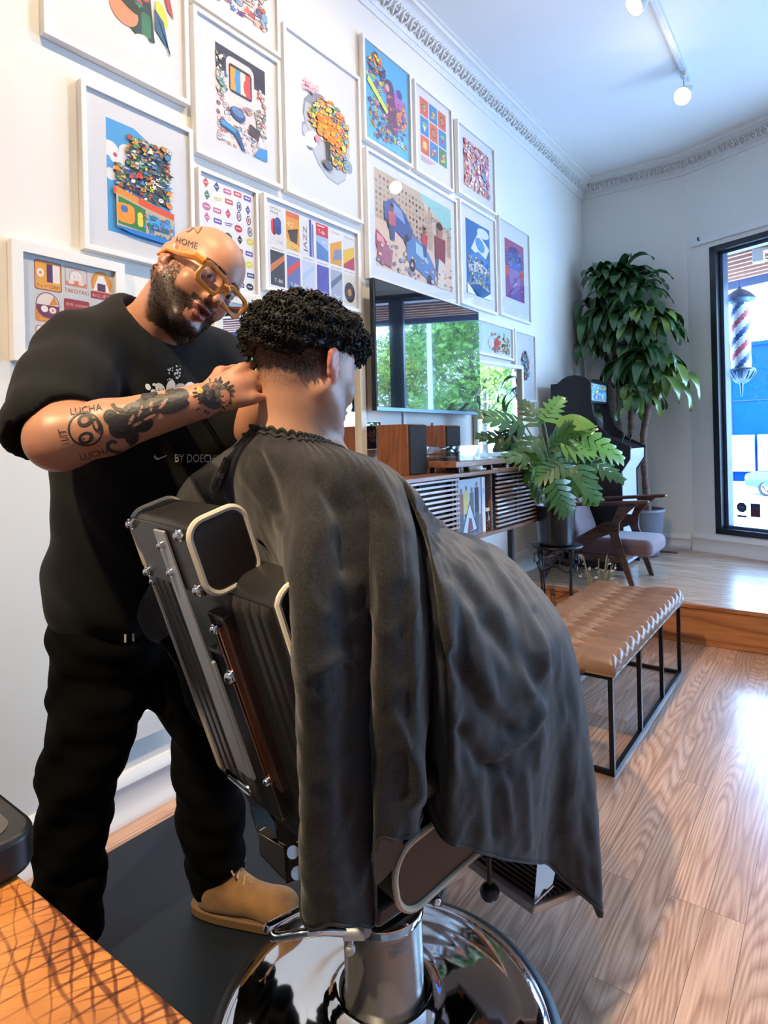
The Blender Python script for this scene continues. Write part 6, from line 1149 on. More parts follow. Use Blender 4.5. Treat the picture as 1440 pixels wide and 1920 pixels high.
f.chain([hipR, knR, anR], [.07, .05, .04], .02); f.chain([hipL, W(350, 1300, 1.70), knL, anL], [.07, .055, .05, .04], .02)
f.cone(neck0 + [0, 0, -.03], HC + HR @ np.array([0, -.030, -.035]), .078, .066, .03); f.cone(neck0 + HR @ np.array([0, .02, 0.]), HC + HR @ np.array([0, .012, -.06]), .055, .05, .03)
hg = headparts(f, HC, HR, HS, mouth=.005, jaw=1.10)
f.chain([shR, elR], [.060, .056], .03); f.chain([shL, elL, wrL], [.068, .054, .034], .03)
fm = elR * .68 + wrR * .32 + np.array([0, 0, -.002])
f.chain([elR, fm, wrR], [.053, .047, .032], .02)
dR = nrm(wrR - elR); hand(f, wrR + dR * .01, nrm(W(470, 715, 1.17) - wrR), nrm(FWD * .9 + RC * .25 + UC * -.1), 1, 1.06, (.35, .45, .55, .65))
nape = W(492, 700, 1.22)
hand(f, wrL, nrm(W(585, 690, 1.35) - wrL), -FWD, -1, .95, (.6, .6, .7, .7))
V, Q = f.mesh(); V = lsmooth(V, Q, 1, .4); N_ = vnormals(V, Q)
hl = (V - HC) @ HR / HS; x, y, z = hl.T
cols = np.tile(np.array([.46, .215, .125]), (len(V), 1)); head = (np.abs(x) < .1) & (np.abs(y) < .13) & (z > -.13) & (z < .14)
def lerpc(c, w, col): w = np.clip(w, 0, 1)[:, None]; return c * (1 - w) + np.array(col) * w
rs = np.random.RandomState(3); nz = rs.rand(len(V))
sm = lambda a, b, t: np.clip((t - a) / (b - a), 0, 1) ** 2 * (3 - 2 * np.clip((t - a) / (b - a), 0, 1))
beard = head * sm(.012, -.02, z + .25 * np.maximum(0, y - .06)) * sm(-.035, -.012, y) * np.where((z > -.05) & (np.abs(x) < .03), 0, 1); cheek = sm(.055, .05, y) + sm(-.045, -.062, z); beard = beard * np.clip(cheek, 0, 1)
must = head * (np.abs(x) < .034) * sm(-.042, -.047, z) * sm(-.060, -.056, z) * (y > .07); chin = head * (z < -.082) * (y > .03)
bare = head * (np.abs(x) < .024) * (z < -.078) * (z > -.096) * (y > .075)
dens = np.clip(.35 + sm(-.015, -.065, z) * .9, 0, 1); chin = head * (z < -.088) * (y > .01)
bd = np.clip(beard * np.where(nz < dens, 1, .25) + must + chin, 0, 1) * (1 - bare); cols = lerpc(cols, bd * .93, (.016, .011, .009))
lips = head * (np.abs(x) < .025) * (y > .085) * (z < -.055) * (z > -.086); cols = lerpc(cols, lips * .8 * (y > .088), (.36, .10, .085))
mo = head * (np.abs(x) < .019) * (z < -.064) * (z > -.073) * (y > .07) * (y < .094); cols = lerpc(cols, mo, (.05, .01, .01))
eyeb = head * sm(.009, .004, np.abs(z - .0215 + .002 * 0)) * (np.abs(x) > .012) * (np.abs(x) < .052) * (y > .055); cols = lerpc(cols, eyeb, (.02, .013, .01))
ew = head * ((np.abs(x) - .032) ** 2 / .0125 ** 2 + (z - .0003) ** 2 / .0052 ** 2 < 1) * (y > .07); cols = lerpc(cols, ew, (.62, .58, .55)); ei = head * ((np.abs(x) - .030) ** 2 + (z + .001) ** 2 < .0052 ** 2) * (y > .07); cols = lerpc(cols, ei, (.015, .008, .005))
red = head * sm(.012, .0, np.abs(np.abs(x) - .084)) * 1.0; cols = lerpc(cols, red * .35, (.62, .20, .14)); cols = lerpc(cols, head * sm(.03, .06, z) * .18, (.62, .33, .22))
hands_ = np.linalg.norm(V - wrR - dR * .07, axis=1) < .10; cols = lerpc(cols, hands_ * .25, (.55, .25, .18))
skin = mat('skin', (1, 1, 1), .42, var=.05, vs=25, bump=.06, bs=120, attr='Col', sss=.12, spec=.45); ink_t = mat('tattoo_ink', (1, 1, 1), .5, var=.15, vs=40, attr='Col')
bvh = BVHTree.FromPolygons([Vector(v) for v in V.tolist()], [tuple(q) for q in Q.tolist()])
tat = MB(); D = nrm((elR + wrR) / 2 - CAM); AX = nrm(wrR - elR); AX = nrm(AX - D * (AX @ D)); AY = np.cross(AX, D); AY = AY if AY[2] > 0 else -AY; ac = elR.copy()
BKc = (.022, .020, .022); GRc = (.075, .062, .055); its = []
AL = (wrR - elR) @ AX
for q in blob(.055, .002, .024, .026, .3): pass
for t0 in np.linspace(0, 2 * PI, 1): pass
its += [(q, BKc) for q in stroke(sp2([(.048 + .026 * math.cos(a), .004 + .028 * math.sin(a)) for a in np.linspace(0, 2 * PI, 13)], 2), .0028)]
for sx_ in (-.012, .012): its += [(q, BKc) for q in blob(.048 + sx_ * .3, .004 + sx_ * 1.2, .013, .010, .3)] + [(q, (.46, .215, .125)) for q in blob(.048 + sx_ * .3, .004 + sx_ * 1.2, .007, .005, .3)]
its += [(q, BKc) for q in blob(.066, .006, .006, .012, 0)] + [(q, (.46, .215, .125)) for q in blob(.066, .006, .003, .007, 0)]
for tx, x0, y0, a, h in (('LUCHA', .058, .036, -.1, .011), ('LUCHA', .050, -.040, .0, .011), ('LIT', .012, .004, 1.5, .011)):
    vs, fs = textmesh(tx); ca, sa_ = math.cos(a), math.sin(a); its += [([(x0 + ca * vs[i][0] * h - sa_ * vs[i][1] * h, y0 + sa_ * vs[i][0] * h + ca * vs[i][1] * h) for i in fc_], BKc) for fc_ in fs]
# big cat climbing the forearm
for (bx_, by_, rx, ry, a) in ((.105, -.006, .024, .020, .6), (.125, .008, .026, .018, .5), (.150, .012, .030, .020, .3), (.178, .020, .024, .020, .3), (.115, -.026, .012, .018, -.3), (.140, -.014, .016, .012, .4), (.196, .002, .026, .010, .1), (.200, .034, .010, .012, .6), (.165, .036, .018, .008, .3), (.21, .020, .016, .012, 0), (.092, .012, .012, .014, .2)): its += [(q, BKc) for q in blob(bx_, by_, rx, ry, a)]
for (bx_, by_, rx, ry, a) in ((.122, .000, .010, .003, .8), (.140, .010, .012, .003, .9), (.160, .014, .010, .003, 1.2), (.128, -.010, .010, .0025, .2), (.180, .012, .012, .003, .6), (.152, -.004, .012, .0025, .2)): its += [(q, (.40, .20, .13)) for q in blob(bx_, by_, rx, ry, a, 8)]
its += [(q, BKc) for q in stroke(sp2([(.112, -.030), (.106, -.046), (.09, -.050), (.076, -.043), (.073, -.032), (.082, -.027), (.088, -.032)], 6), .0055)]
its += [(q, BKc) for q in stroke(sp2([(.10, .034), (.104, .024), (.112, .020)], 3), .006)] + [(q, BKc) for q in stroke(sp2([(.205, .042), (.214, .046), (.222, .036)], 3), .006)]
decal(bvh, its, ac, AX, AY, D, tat, 1)
# wrist tattoo: dark flowers and a small painted face
its = []; r_ = random.Random(5); wx = AL + .025
for k in range(26): a = k * 2 * PI / 26; its += [(q, BKc) for q in stroke([(wx + .010 * math.cos(a), .004 + .012 * math.sin(a)), (wx + .038 * math.cos(a) * r_.uniform(.8, 1.1), .004 + .036 * math.sin(a) * r_.uniform(.8, 1.05))], [.010, .002])]
its += [(q, GRc) for q in blob(wx, .004, .026, .024)] + [(q, BKc) for q in blob(wx - .012, .006, .016, .018)]
its += [(q, (.42, .17, .10)) for q in blob(wx + .016, -.004, .010, .014, -.3)] + [(q, BKc) for q in blob(wx + .013, -.002, .003, .0018)] + [(q, (.3, .05, .04)) for q in blob(wx + .018, -.011, .003, .0015)]
its += [(q, (.55, .33, .04)) for q in blob(wx - .022, .018, .0055, .0055)] + [(q, (.55, .33, .04)) for q in blob(wx + .030, -.018, .005, .005)] + [(q, (.35, .08, .06)) for q in blob(wx + .004, .020, .008, .006)]
decal(bvh, its, ac, AX, AY, D, tat, 1, off=.0018)
# lettering above the ear
Dh = nrm(hg(-.05, .0, .05) - CAM); HX = nrm(HR[:, 1] - Dh * (HR[:, 1] @ Dh)); HX = nrm(W(368, 460, 1.3) - W(330, 448, 1.3)); HY = np.cross(HX, Dh); HY = HY if HY[2] > 0 else -HY
vs, fs = textmesh('HOME'); tc_ = W(349, 455, 1.25); decal(bvh, [([(vs[i][0] * .0125, vs[i][1] * .0135) for i in fc_], (.05, .04, .04)) for fc_ in fs], tc_, HX, HY, Dh, tat, 1, off=.0012)
its = [(q, (.16, .10, .08)) for q in stroke(sp2([(-.02, .0), (-.012, .016), (.002, .008), (.012, .020), (.024, .012), (.03, .028)], 4), .0022)] + [(q, (.2, .12, .1)) for q in stroke(sp2([(-.012, .016), (-.006, .03), (.006, .026), (.012, .02)], 4), .0018)]
decal(bvh, its, W(348, 440, 1.3), HX, HY, Dh, tat, 1)
body = qmesh('body', V, Q, [skin, ink_t], barber, cols, tat)
# beard hair
idx = np.where((bd > .6) & (z < -.038) | (bd > .9) & (nz < .12))[0]; rs.shuffle(idx); idx = idx[:5200]; beard_m = mat('black_beard_hair', (.006, .004, .004), .75, spec=.15)

clumps('beard', V[idx] - N_[idx] * .001, N_[idx], barber, beard_m, lambda p, n, r: n * .7 - HR[:, 2] * .6 + np.array([r.gauss(0, .35), r.gauss(0, .35), r.gauss(0, .35)]), lambda p, r: r.uniform(.003, .007), .0008, 5, 3, .35)
idx = np.where((eyeb > .5))[0]; rs.shuffle(idx); clumps('eyebrows', V[idx[:400]], N_[idx[:400]], barber, beard_m, lambda p, n, r: n * .3 + HR[:, 0] * (1 if (p - HC) @ HR[:, 0] > 0 else -1) + np.array([r.gauss(0, .2)] * 3), lambda p, r: r.uniform(.005, .009), .0008, 6, 2, .1)
# glasses
og = mat('orange_acetate', (.78, .26, .015), .18, coat=.7, var=.1, vs=30, sss=0); gl_ = Empty = None
gt = bpy.data.objects.new('eyeglasses', None); COL.objects.link(gt); gt.parent = barber
def G(x, y, z): return HC + HR @ (np.array([x, y - .0, z - .008]) * HS)
for q in (-1, 1):
    m = MB(); ring = [(q * .035 + u, v) for u, v in [(a * 1.0, b) for a, b in rrect(.062, .040, .013, 5)]]
    ringo = [(q * .035 + u, v) for u, v in rrect(.054, .050, .012, 5)]; K = len(ring)
    o1 = [(q * .035 + u, v) for u, v in rrect(.066, .050, .013, 5)]; i1 = [(q * .035 + u, v) for u, v in rrect(.050, .034, .011, 5)]
    yy = lambda u: .112 - 1.2 * u * u
    vs = [G(u, yy(u), v) for u, v in o1] + [G(u, yy(u), v) for u, v in i1] + [G(u, yy(u) - .006, v) for u, v in i1] + [G(u, yy(u) - .006, v) for u, v in o1]; fs = []
    for a in range(4):
        for i in range(K): fs.append((a * K + i, a * K + (i + 1) % K, ((a + 1) % 4) * K + (i + 1) % K, ((a + 1) % 4) * K + i))
    m.add(vs, fs); m.build('rim', og, gt, bevel=.0012)
    m = MB(); m.add([G(u, yy(u) - .003, v) for u, v in i1], [tuple(range(K))]); m.build('lens', glassmat('spectacle_lens', (.96, .97, .97), 1.0), gt, smooth=False)
    m = MB(); m.tube([G(q * .067, .104, .014), G(q * .080, .092, .014), G(q * .0855, .04, .010), G(q * .088, -.005, .012), G(q * .086, -.03, -.004)], [.0085, .0095, .0075, .005, .0035], 8); m.build('temple', og, gt)
m = MB(); m.tube([G(-.008, .111, .008), G(0, .114, .010), G(.008, .111, .008)], .005, 8); m.build('bridge', og, gt)
m = MB(); e0 = hg(-.084, -.008, -.036)
for k in range(3): R = frame_to(nrm(CAM - e0) if k % 2 == 0 else RT); m.tube([e0 - HR[:, 2] * 0 - UP * (.008 + .014 * k) + R[:, 0] * .008 * math.cos(a) + R[:, 1] * .009 * math.sin(a) for a in np.linspace(0, 2 * PI, 16, endpoint=False)], .0018, 6, closed=True)
m.build('earring', mat('gold_earring', (.75, .5, .22), .2, metal=1), barber)
# t-shirt
blackc = mat('black_cotton', (.0038, .0040, .0048), .9, var=.15, vs=12, spec=.25, sheen=.03, bump=.15, bs=400)
f = Field(axis(.35, 1.65, .0085), axis(.15, 1.75, .0085), axis(.72, 1.72, .0085))
f.ell(W(245, 745, 1.50), (.165, .165, .21), None, 0); f.ell(W(340, 800, 1.58), (.155, .155, .22), None, .05); f.ell(W(232, 900, 1.54), (.158, .16, .26), None, .06); f.ell(W(330, 930, 1.60), (.15, .15, .24), None, .05); f.ell(W(212, 1075, 1.59), (.160, .165, .20), None, .06)
f.cone(W(152, 662, 1.36), W(245, 648, 1.48), .082, .115, .05); f.cone(shL + [0, 0, .0], W(300, 660, 1.53), .085, .105, .05); f.cone(neck0 + [0, 0, -.05], neck0 + [0, 0, .025], .11, .070, .05)
f.chain([W(150, 668, 1.35), W(120, 740, 1.24), W(93, 792, 1.14)], [.088, .088, .082], .04); f.cone(W(60, 800, 1.15), W(48, 826, 1.14), .028, .022, .05); f.chain([shL, W(430, 760, 1.60), W(462, 800, 1.52)], [.085, .088, .08], .04)
f.cone(W(93, 850, 1.11), W(93, 990, 1.10), .075, .12, .01, True); f.cone(elR, elR * .55 + wrR * .45, .064, .060, .012, True)
# cut neck opening and hem
nd = nrm(HC - neck0); f.cone(neck0 + nd * .045 + [0, 0, .01], neck0 + nd * .2, .082, .10, .01, True)
gx_, gy_, gz_ = np.meshgrid(*f.ax, indexing='ij'); f.F = np.maximum(f.F, (.825 - gz_)).astype(np.float32)
def folds(X_, Y_, Z_):
    q = (X_ - neck0[0]) * RT[0] + (Y_ - neck0[1]) * RT[1]; return .0050 * np.sin(q * 38 + Z_ * 9 + 2 * np.sin(Z_ * 7)) * sm(1.50, 1.15, Z_) + .004 * np.sin((q * .8 + Z_) * 46 + 3 * np.sin(q * 11)) * .8
f.warp(folds); V, Q = f.mesh(); V = lsmooth(V, Q, 2, .5); bs_ = BVHTree.FromPolygons([Vector(v) for v in V.tolist()], [tuple(q) for q in Q.tolist()])
prn = MB(); Ds = nrm(W(330, 800, 1.4) - CAM); SX = nrm(W(400, 852, 1.4) - W(300, 858, 1.4)); SX = nrm(RC * 1.0 - UC * .02); SY = UC
whp = (.75, .75, .75); 
def shirt(items, px, py): decal(bs_, items, W(px, py, 1.3), SX, SY, nrm(W(px, py, 1.3) - CAM), prn, 1, off=.0022)
u_ = 1.3 / FPX
vs, fs = textmesh('BY DOECHII'); k_ = (vs[:, 0].max() - vs[:, 0].min()); shirt([([((vs[i][0] + k_ / 2) * 13.2 * u_ * .92, vs[i][1] * 17 * u_) for i in fc_], whp) for fc_ in fs], 328, 858)
sw = [(-14, 1), (-12, -5), (-5, -7), (16, 4), (-4, -2.5), (-9, -1.5), (-11, 5)]; 
shirt([([(a * u_, b * u_) for a, b in [(-13, 4), (-14, -2), (-10, -6), (-8, -3), (-10, 0)]], whp), ([(a * u_, b * u_) for a, b in [(-10, -6), (-5, -6.5), (-5, -3), (-8, -3)]], whp), ([(a * u_, b * u_) for a, b in [(-5, -6.5), (14, 4), (-5, -3)]], whp)], 301, 856)
its = []
for (x0, y0, rx, ry, a, c) in ((-62, 0, 5, 7, .5, whp), (-52, -8, 5, 4, 0, whp), (-50, 5, 4, 3, 0, whp), (-38, -4, 9, 14, .5, whp), (-37, -6, 6, 9, .5, (.08, .08, .08)), (-18, 0, 9, 16, -.2, whp), (2, -2, 13, 11, 0, (.45, .45, .45)), (4, -4, 8, 6, 0, (.05, .05, .05)), (22, 0, 12, 12, .2, whp), (38, 2, 7, 8, 0, whp), (-28, -14, 12, 4, 0, whp), (-4, -14, 16, 4, 0, (.6, .6, .6))): its += [(q, c) for q in blob(x0 * u_, y0 * u_, rx * u_, ry * u_, a, 10)]
r_ = random.Random(2)
for k in range(26): its += [(q, whp if r_.random() < .6 else (.3, .3, .3)) for q in blob((r_.uniform(-24, 2)) * u_, r_.uniform(14, 46) * u_, r_.uniform(1, 3) * u_, r_.uniform(.8, 2.4) * u_, r_.uniform(0, 3), 6)]
shirt(its, 336, 727)
qmesh('t_shirt', V, Q, [blackc, mat('shirt_print', (1, 1, 1), .6, attr='Col')], barber, np.ones((len(V), 3)), prn)
# trousers
pants = mat('black_trousers', (.0016, .0016, .0018), .95, var=.1, vs=10, spec=.12, bump=.1, bs=300)
f = Field(axis(.25, 1.25, .0095), axis(.40, 1.45, .0095), axis(.06, 1.0, .0095))
f.ell(W(210, 1175, 1.61), (.148, .15, .15), None, 0); f.chain([W(190, 1230, 1.59), W(177, 1350, 1.57), W(150, 1450, 1.55), W(132, 1570, 1.56), W(128, 1735, 1.58)], [.118, .104, .090, .084, .084], .03); f.chain([W(275, 1205, 1.68), W(352, 1300, 1.70), W(382, 1370, 1.70), W(386, 1450, 1.70), W(398, 1550, 1.72), W(408, 1640, 1.75)], [.115, .090, .084, .085, .088, .072], .012)
f.warp(lambda X_, Y_, Z_: .006 * np.sin(Z_ * 42 + 5 * np.sin(X_ * 9 + Y_ * 7)) * sm(.95, .7, Z_) + .003 * np.sin(Z_ * 90 + X_ * 40))
V, Q = f.mesh(); V = lsmooth(V, Q, 2, .5); qmesh('trousers', V, Q, pants, barber)
for q in ((235, 1190), (250, 1188)): m = MB(); p = on(*q, 0, .66); p = W(*q, 1.455); m.cyl(p, p - UP * .018, .0025, n=8); m.build('drawstring_tip', mat('aglet_white', (.6, .6, .6), .4), barber)
# boots
suede = mat('tan_suede', (.36, .19, .075), .85, var=.25, vs=18, bump=.15, bs=250, sheen=.2); solem = mat('boot_sole', (.20, .115, .05), .7, var=.1); lace = mat('boot_lace', (.50, .34, .18), .8)
def boot(heel, toe, anc):
    d = nrm((toe - heel) * [1, 1, 0]); s_ = np.cross(UP, d); L = np.linalg.norm((toe - heel)[:2]); h0 = np.array([heel[0], heel[1], .012]); P = lambda a, b, z: h0 + d * a * L + s_ * b + UP * z
    b_ = bpy.data.objects.new('boot', None); COL.objects.link(b_); b_.parent = barber
    lo = np.minimum(P(-.1, 0, 0), P(1.1, 0, 0)) - .09; hi = np.maximum(P(-.1, 0, 0), P(1.1, 0, 0)) + .09
    f = Field(axis(lo[0], hi[0], .005), axis(lo[1], hi[1], .005), axis(.0, .24, .005))
    f.cone(P(.16, 0, .055), P(.40, 0, .060), .043, .046, .02, sq=(s_, 1.1)); f.cone(P(.40, 0, .06), P(.80, 0, .045), .046, .044, .03, sq=(UP, 1.05)); f.ell(P(.80, 0, .045), (.052, .052, .038), None, .02); f.cone(P(.24, 0, .06), P(.20, 0, .17), .046, .048, .03); f.cone(P(.42, 0, .08), P(.30, 0, .13), .030, .036, .02)
    f.plane(P(0, 0, .022), (0, 0, -1)); f.plane(P(0, 0, .155), (0, 0, 1)); V, Q = f.mesh(); V = lsmooth(V, Q, 2, .5); qmesh('boot_upper', V, Q, suede, b_)
    out = []
    for k in range(48):
        a = 2 * PI * k / 48; ca, sa_ = math.cos(a), math.sin(a); out.append((.5 * L + .52 * L * math.copysign(abs(ca) ** .75, ca), (.047 + .008 * (ca > 0) * ca) * math.copysign(abs(sa_) ** .8, sa_)))
    m = MB(); m.prism(out, h0 - UP * .0, d, s_, UP * .026); m.build('sole', solem, b_, bevel=.004)
    m = MB()
    for k in range(4):
        a = .36 + k * .055; z = .128 - k * .014 + .008; m.tube([P(a, -.020, z - .006), P(a + .02, 0, z + .004), P(a + .035, .020, z - .006)], .0025, 6); m.tube([P(a + .035, -.020, z - .006), P(a + .02, 0, z + .006), P(a, .020, z - .006)], .0025, 6)
    for s in (-1, 1): m.tube(catmull([P(.37, 0, .142), P(.38, .022 * s, .155), P(.44, .034 * s, .135), P(.40, .012 * s, .130), P(.37, 0, .142)], 5), .0025, 6); m.tube(catmull([P(.37, 0, .142), P(.44, .014 * s, .120), P(.50, .030 * s, .085)], 4), .0022, 6)
    m.build('laces', lace, b_)
boot(W(365, 1697, 1.74), W(566, 1700, 1.66), anL)
hr_ = np.array([*(W(128, 1800, 1.6)[:2]), 0]); boot(hr_ - RT * .02 + FWD * .06, hr_ + RT * .0 - FWD * .23, anR)
# ------------------------------------------------------------------ client
client = thing('person', ch(-.05, 0, .62), 'seated client under a charcoal cape with dark textured hair and a skin fade', 'person')
a_ = math.radians(41); pt_ = math.radians(11); fh = math.sin(a_) * RT + math.cos(a_) * FWD; lf = -(math.cos(a_) * RT - math.sin(a_) * FWD)
fo = fh * math.cos(pt_) - UP * math.sin(pt_); uo = np.cross(lf, fo) * -1; uo = uo if uo[2] > 0 else -uo
CR = np.array([lf, fo, uo]).T; CS = 1.08; CC = W(575, 694, 1.235)
nb_ = W(540, 850, 1.235)
f = Field(axis(.3, 2.3, .012, [(.9, 1.42)], .0045), axis(.35, 2.2, .012, [(.65, 1.2)], .0045), axis(.1, 1.75, .012, [(1.26, 1.72)], .0045))
pe = ch(-.06, 0, .66); cb = ch(-.09, 0, .95); cu = ch(-.13, 0, 1.14)
f.ell(pe, (.15, .15, .11), None, 0); f.ell(cb, (.10, .10, .2), None, .05); f.ell(cu, (.11, .11, .13), None, .05)
for q in (-1, 1):
    sh = ch(-.15, q * .155, 1.20); el = ch(-.02, q * .20, .98); wr = ch(.17, q * .07, .90); f.cone(sh, ch(-.15, 0, 1.25), .055, .06, .04); f.chain([sh, el, wr], [.058, .045, .032], .03); f.cone(wr, ch(.22, q * .03, .91), .035, .03, .02)
    kn_ = ch(.36, q * .10, .70); f.chain([ch(-.10, q * .08, .66), kn_, ch(.42, q * .09, .36)], [.085, .055, .042], .03); f.cone(ch(.42, q * .09, .32), ch(.54, q * .10, .30), .036, .030, .02)
f.cone(nb_ + DV * .02, CC + CR @ np.array([0, -.035, -.02]) * 1, .070, .066, .03); f.cone(nb_ + DV * .05, CC + CR @ np.array([0, .01, -.06]), .058, .055, .03); f.cone(nb_ - UP * .06 + DV * .02, nb_ + UP * .0, .09, .068, .05)
cg = headparts(f, CC, CR, CS, 0, 1.06)
V, Q = f.mesh(); V = lsmooth(V, Q, 1, .4); N_ = vnormals(V, Q); hl = (V - CC) @ CR / CS; x, y, z = hl.T
cols = np.tile(np.array([.66, .345, .215]), (len(V), 1)); hd_ = (np.abs(x) < .105) & (np.abs(y) < .14) & (z > -.14)
# hair line: high fade; back low edge, rising over the ear to the temple
low = np.where(y < -.05, -.056 + .0 * y, -.056 + (y + .05) * .86); low = np.minimum(low, .055)
hw_ = hd_ * sm(low - .012, low + .052, z) * ((y < .075) | (z > .075)) * ((np.abs(x) < .076) | (y < -.03) | (z > .035)); rs = np.random.RandomState(9); nz = rs.rand(len(V))
cols = lerpc(cols, hw_ * .96 * (.92 + .16 * (nz - .5)), (.014, .010, .009)); stub = hd_ * sm(.012, -.03, y * .0 + z) * sm(-.02, .03, y) * (z > -.12) * (y < .1) * .42; cols = lerpc(cols, stub * (.8 + .4 * nz), (.10, .055, .045))
ear = hd_ * sm(.078, .084, np.abs(x)) * sm(.05, .03, np.abs(z)) * (y < .02) * (y > -.05); cols = lerpc(cols, ear * .65, (.80, .22, .16)); eyb = hd_ * sm(.009, .004, np.abs(z - .022)) * (np.abs(x) > .012) * (np.abs(x) < .055) * (y > .05); cols = lerpc(cols, eyb, (.02, .014, .012))
cols = lerpc(cols, hd_ * ((np.abs(x) - .031) ** 2 + (z) ** 2 < .005 ** 2) * (y > .07), (.02, .01, .008)); cols = lerpc(cols, hd_ * (np.abs(x) < .022) * (y > .09) * (z < -.055) * (z > -.083), (.50, .19, .16))
hs = hd_ & (hw_ > .04) & (z < .08); idx = np.where(hs)[0]
qmesh('body', V, Q, skin, client, cols)
hairm = mat('dark_brown_hair', (.008, .006, .0055), .55, var=.3, vs=30, spec=.25)
def cg_d(p, n, r): return n * .6 - CR[:, 2] * .8 + np.array([r.gauss(0, .2)] * 3) + CR[:, 1] * .1
w_ = hw_[idx]; keep = rs.rand(len(idx)) < w_ * .9; idx2 = idx[keep]; rs.shuffle(idx2); idx2 = idx2[:9000]
hmap = {i: hw_[i] for i in idx2}
rnd_ = random.Random(4); m = MB()
for i in idx2:
    h_ = hw_[i]; d = nrm(N_[i] * .8 - CR[:, 2] * .9 + np.array([rnd_.gauss(0, .3) for _ in range(3)])); L0_ = .0012 + .0065 * h_ ** 2; R = frame_to(d); r0 = .00045; p = V[i] + np.array([rnd_.gauss(0, .001) for _ in range(3)]); m.tube([p, p + d * L0_], [r0, r0 * .4], 3, cap=False)
m.build('hair_fade', hairm, client, smooth=180)
# textured crop on top
fh_ = Field(axis(CC[0] - .22, CC[0] + .22, .0045), axis(CC[1] - .22, CC[1] + .22, .0045), axis(CC[2] - .05, CC[2] + .24, .0045))
E_ = lambda p, r, k: fh_.ell(CC + CR @ (np.array(p) * CS), np.array(r) * CS, CR, k)
E_((0, -.022, .056), (.083, .104, .080), 0); E_((0, .035, .072), (.076, .080, .060), .03); E_((0, .088, .066), (.060, .036, .036), .02); E_((0, -.070, .036), (.074, .054, .058), .03)
gx_, gy_, gz_ = np.meshgrid(*fh_.ax, indexing='ij'); P_ = np.stack([gx_ - CC[0], gy_ - CC[1], gz_ - CC[2]], -1) @ CR / CS
lw = .030 + np.clip(P_[..., 1], -.1, .1) * .26 + .006 * np.sin(P_[..., 1] * 90) ; lw = np.where(P_[..., 1] > .06, .028, lw); fh_.F = np.maximum(fh_.F, ((lw - P_[..., 2]) * .8)).astype(np.float32)
fh_.warp(lambda X_, Y_, Z_: (.004 * np.sin(X_ * 160 + 3 * np.sin(Z_ * 70)) * np.sin(Y_ * 150 + 2 * np.sin(X_ * 60)) + .003 * np.sin(Z_ * 210 + X_ * 90)))
HV, HQ = fh_.mesh(); HV = lsmooth(HV, HQ, 1, .4); HN = vnormals(HV, HQ); hp = qmesh('hair_top', HV, HQ, hairm, client)
ii = np.arange(len(HV)); rs.shuffle(ii); ii = ii[:5200]; m = MB()
for i in ii:
    n = HN[i]; l_ = (HV[i] - CC) @ CR / CS
    if l_[2] < .02 and n @ CR[:, 2] < -.5: continue
    fl = nrm(CR[:, 1] * l_[1] * 6 + CR[:, 0] * l_[0] * 5 - CR[:, 2] * (.25 + 4 * max(0, .09 - l_[2])) + .25 * CR[:, 1]); d = nrm(n * .75 + fl * .8 + np.array([rnd_.gauss(0, .35) for _ in range(3)])); L0_ = rnd_.uniform(.008, .019); ph = rnd_.uniform(0, 6.28); R = frame_to(d); path = []
    for k in range(5): u = k / 4; path.append(HV[i] - n * .002 + d * L0_ * u * (1 - .25 * u) + (R[:, 0] * math.cos(ph + 4 * u) + R[:, 1] * math.sin(ph + 4 * u)) * .004 * u - n * L0_ * .25 * u * u)
    m.tube(path, [.0018, .0020, .0017, .0012, .0004], 4, cap=False)
m.build('hair_locks', hairm, client, smooth=180)
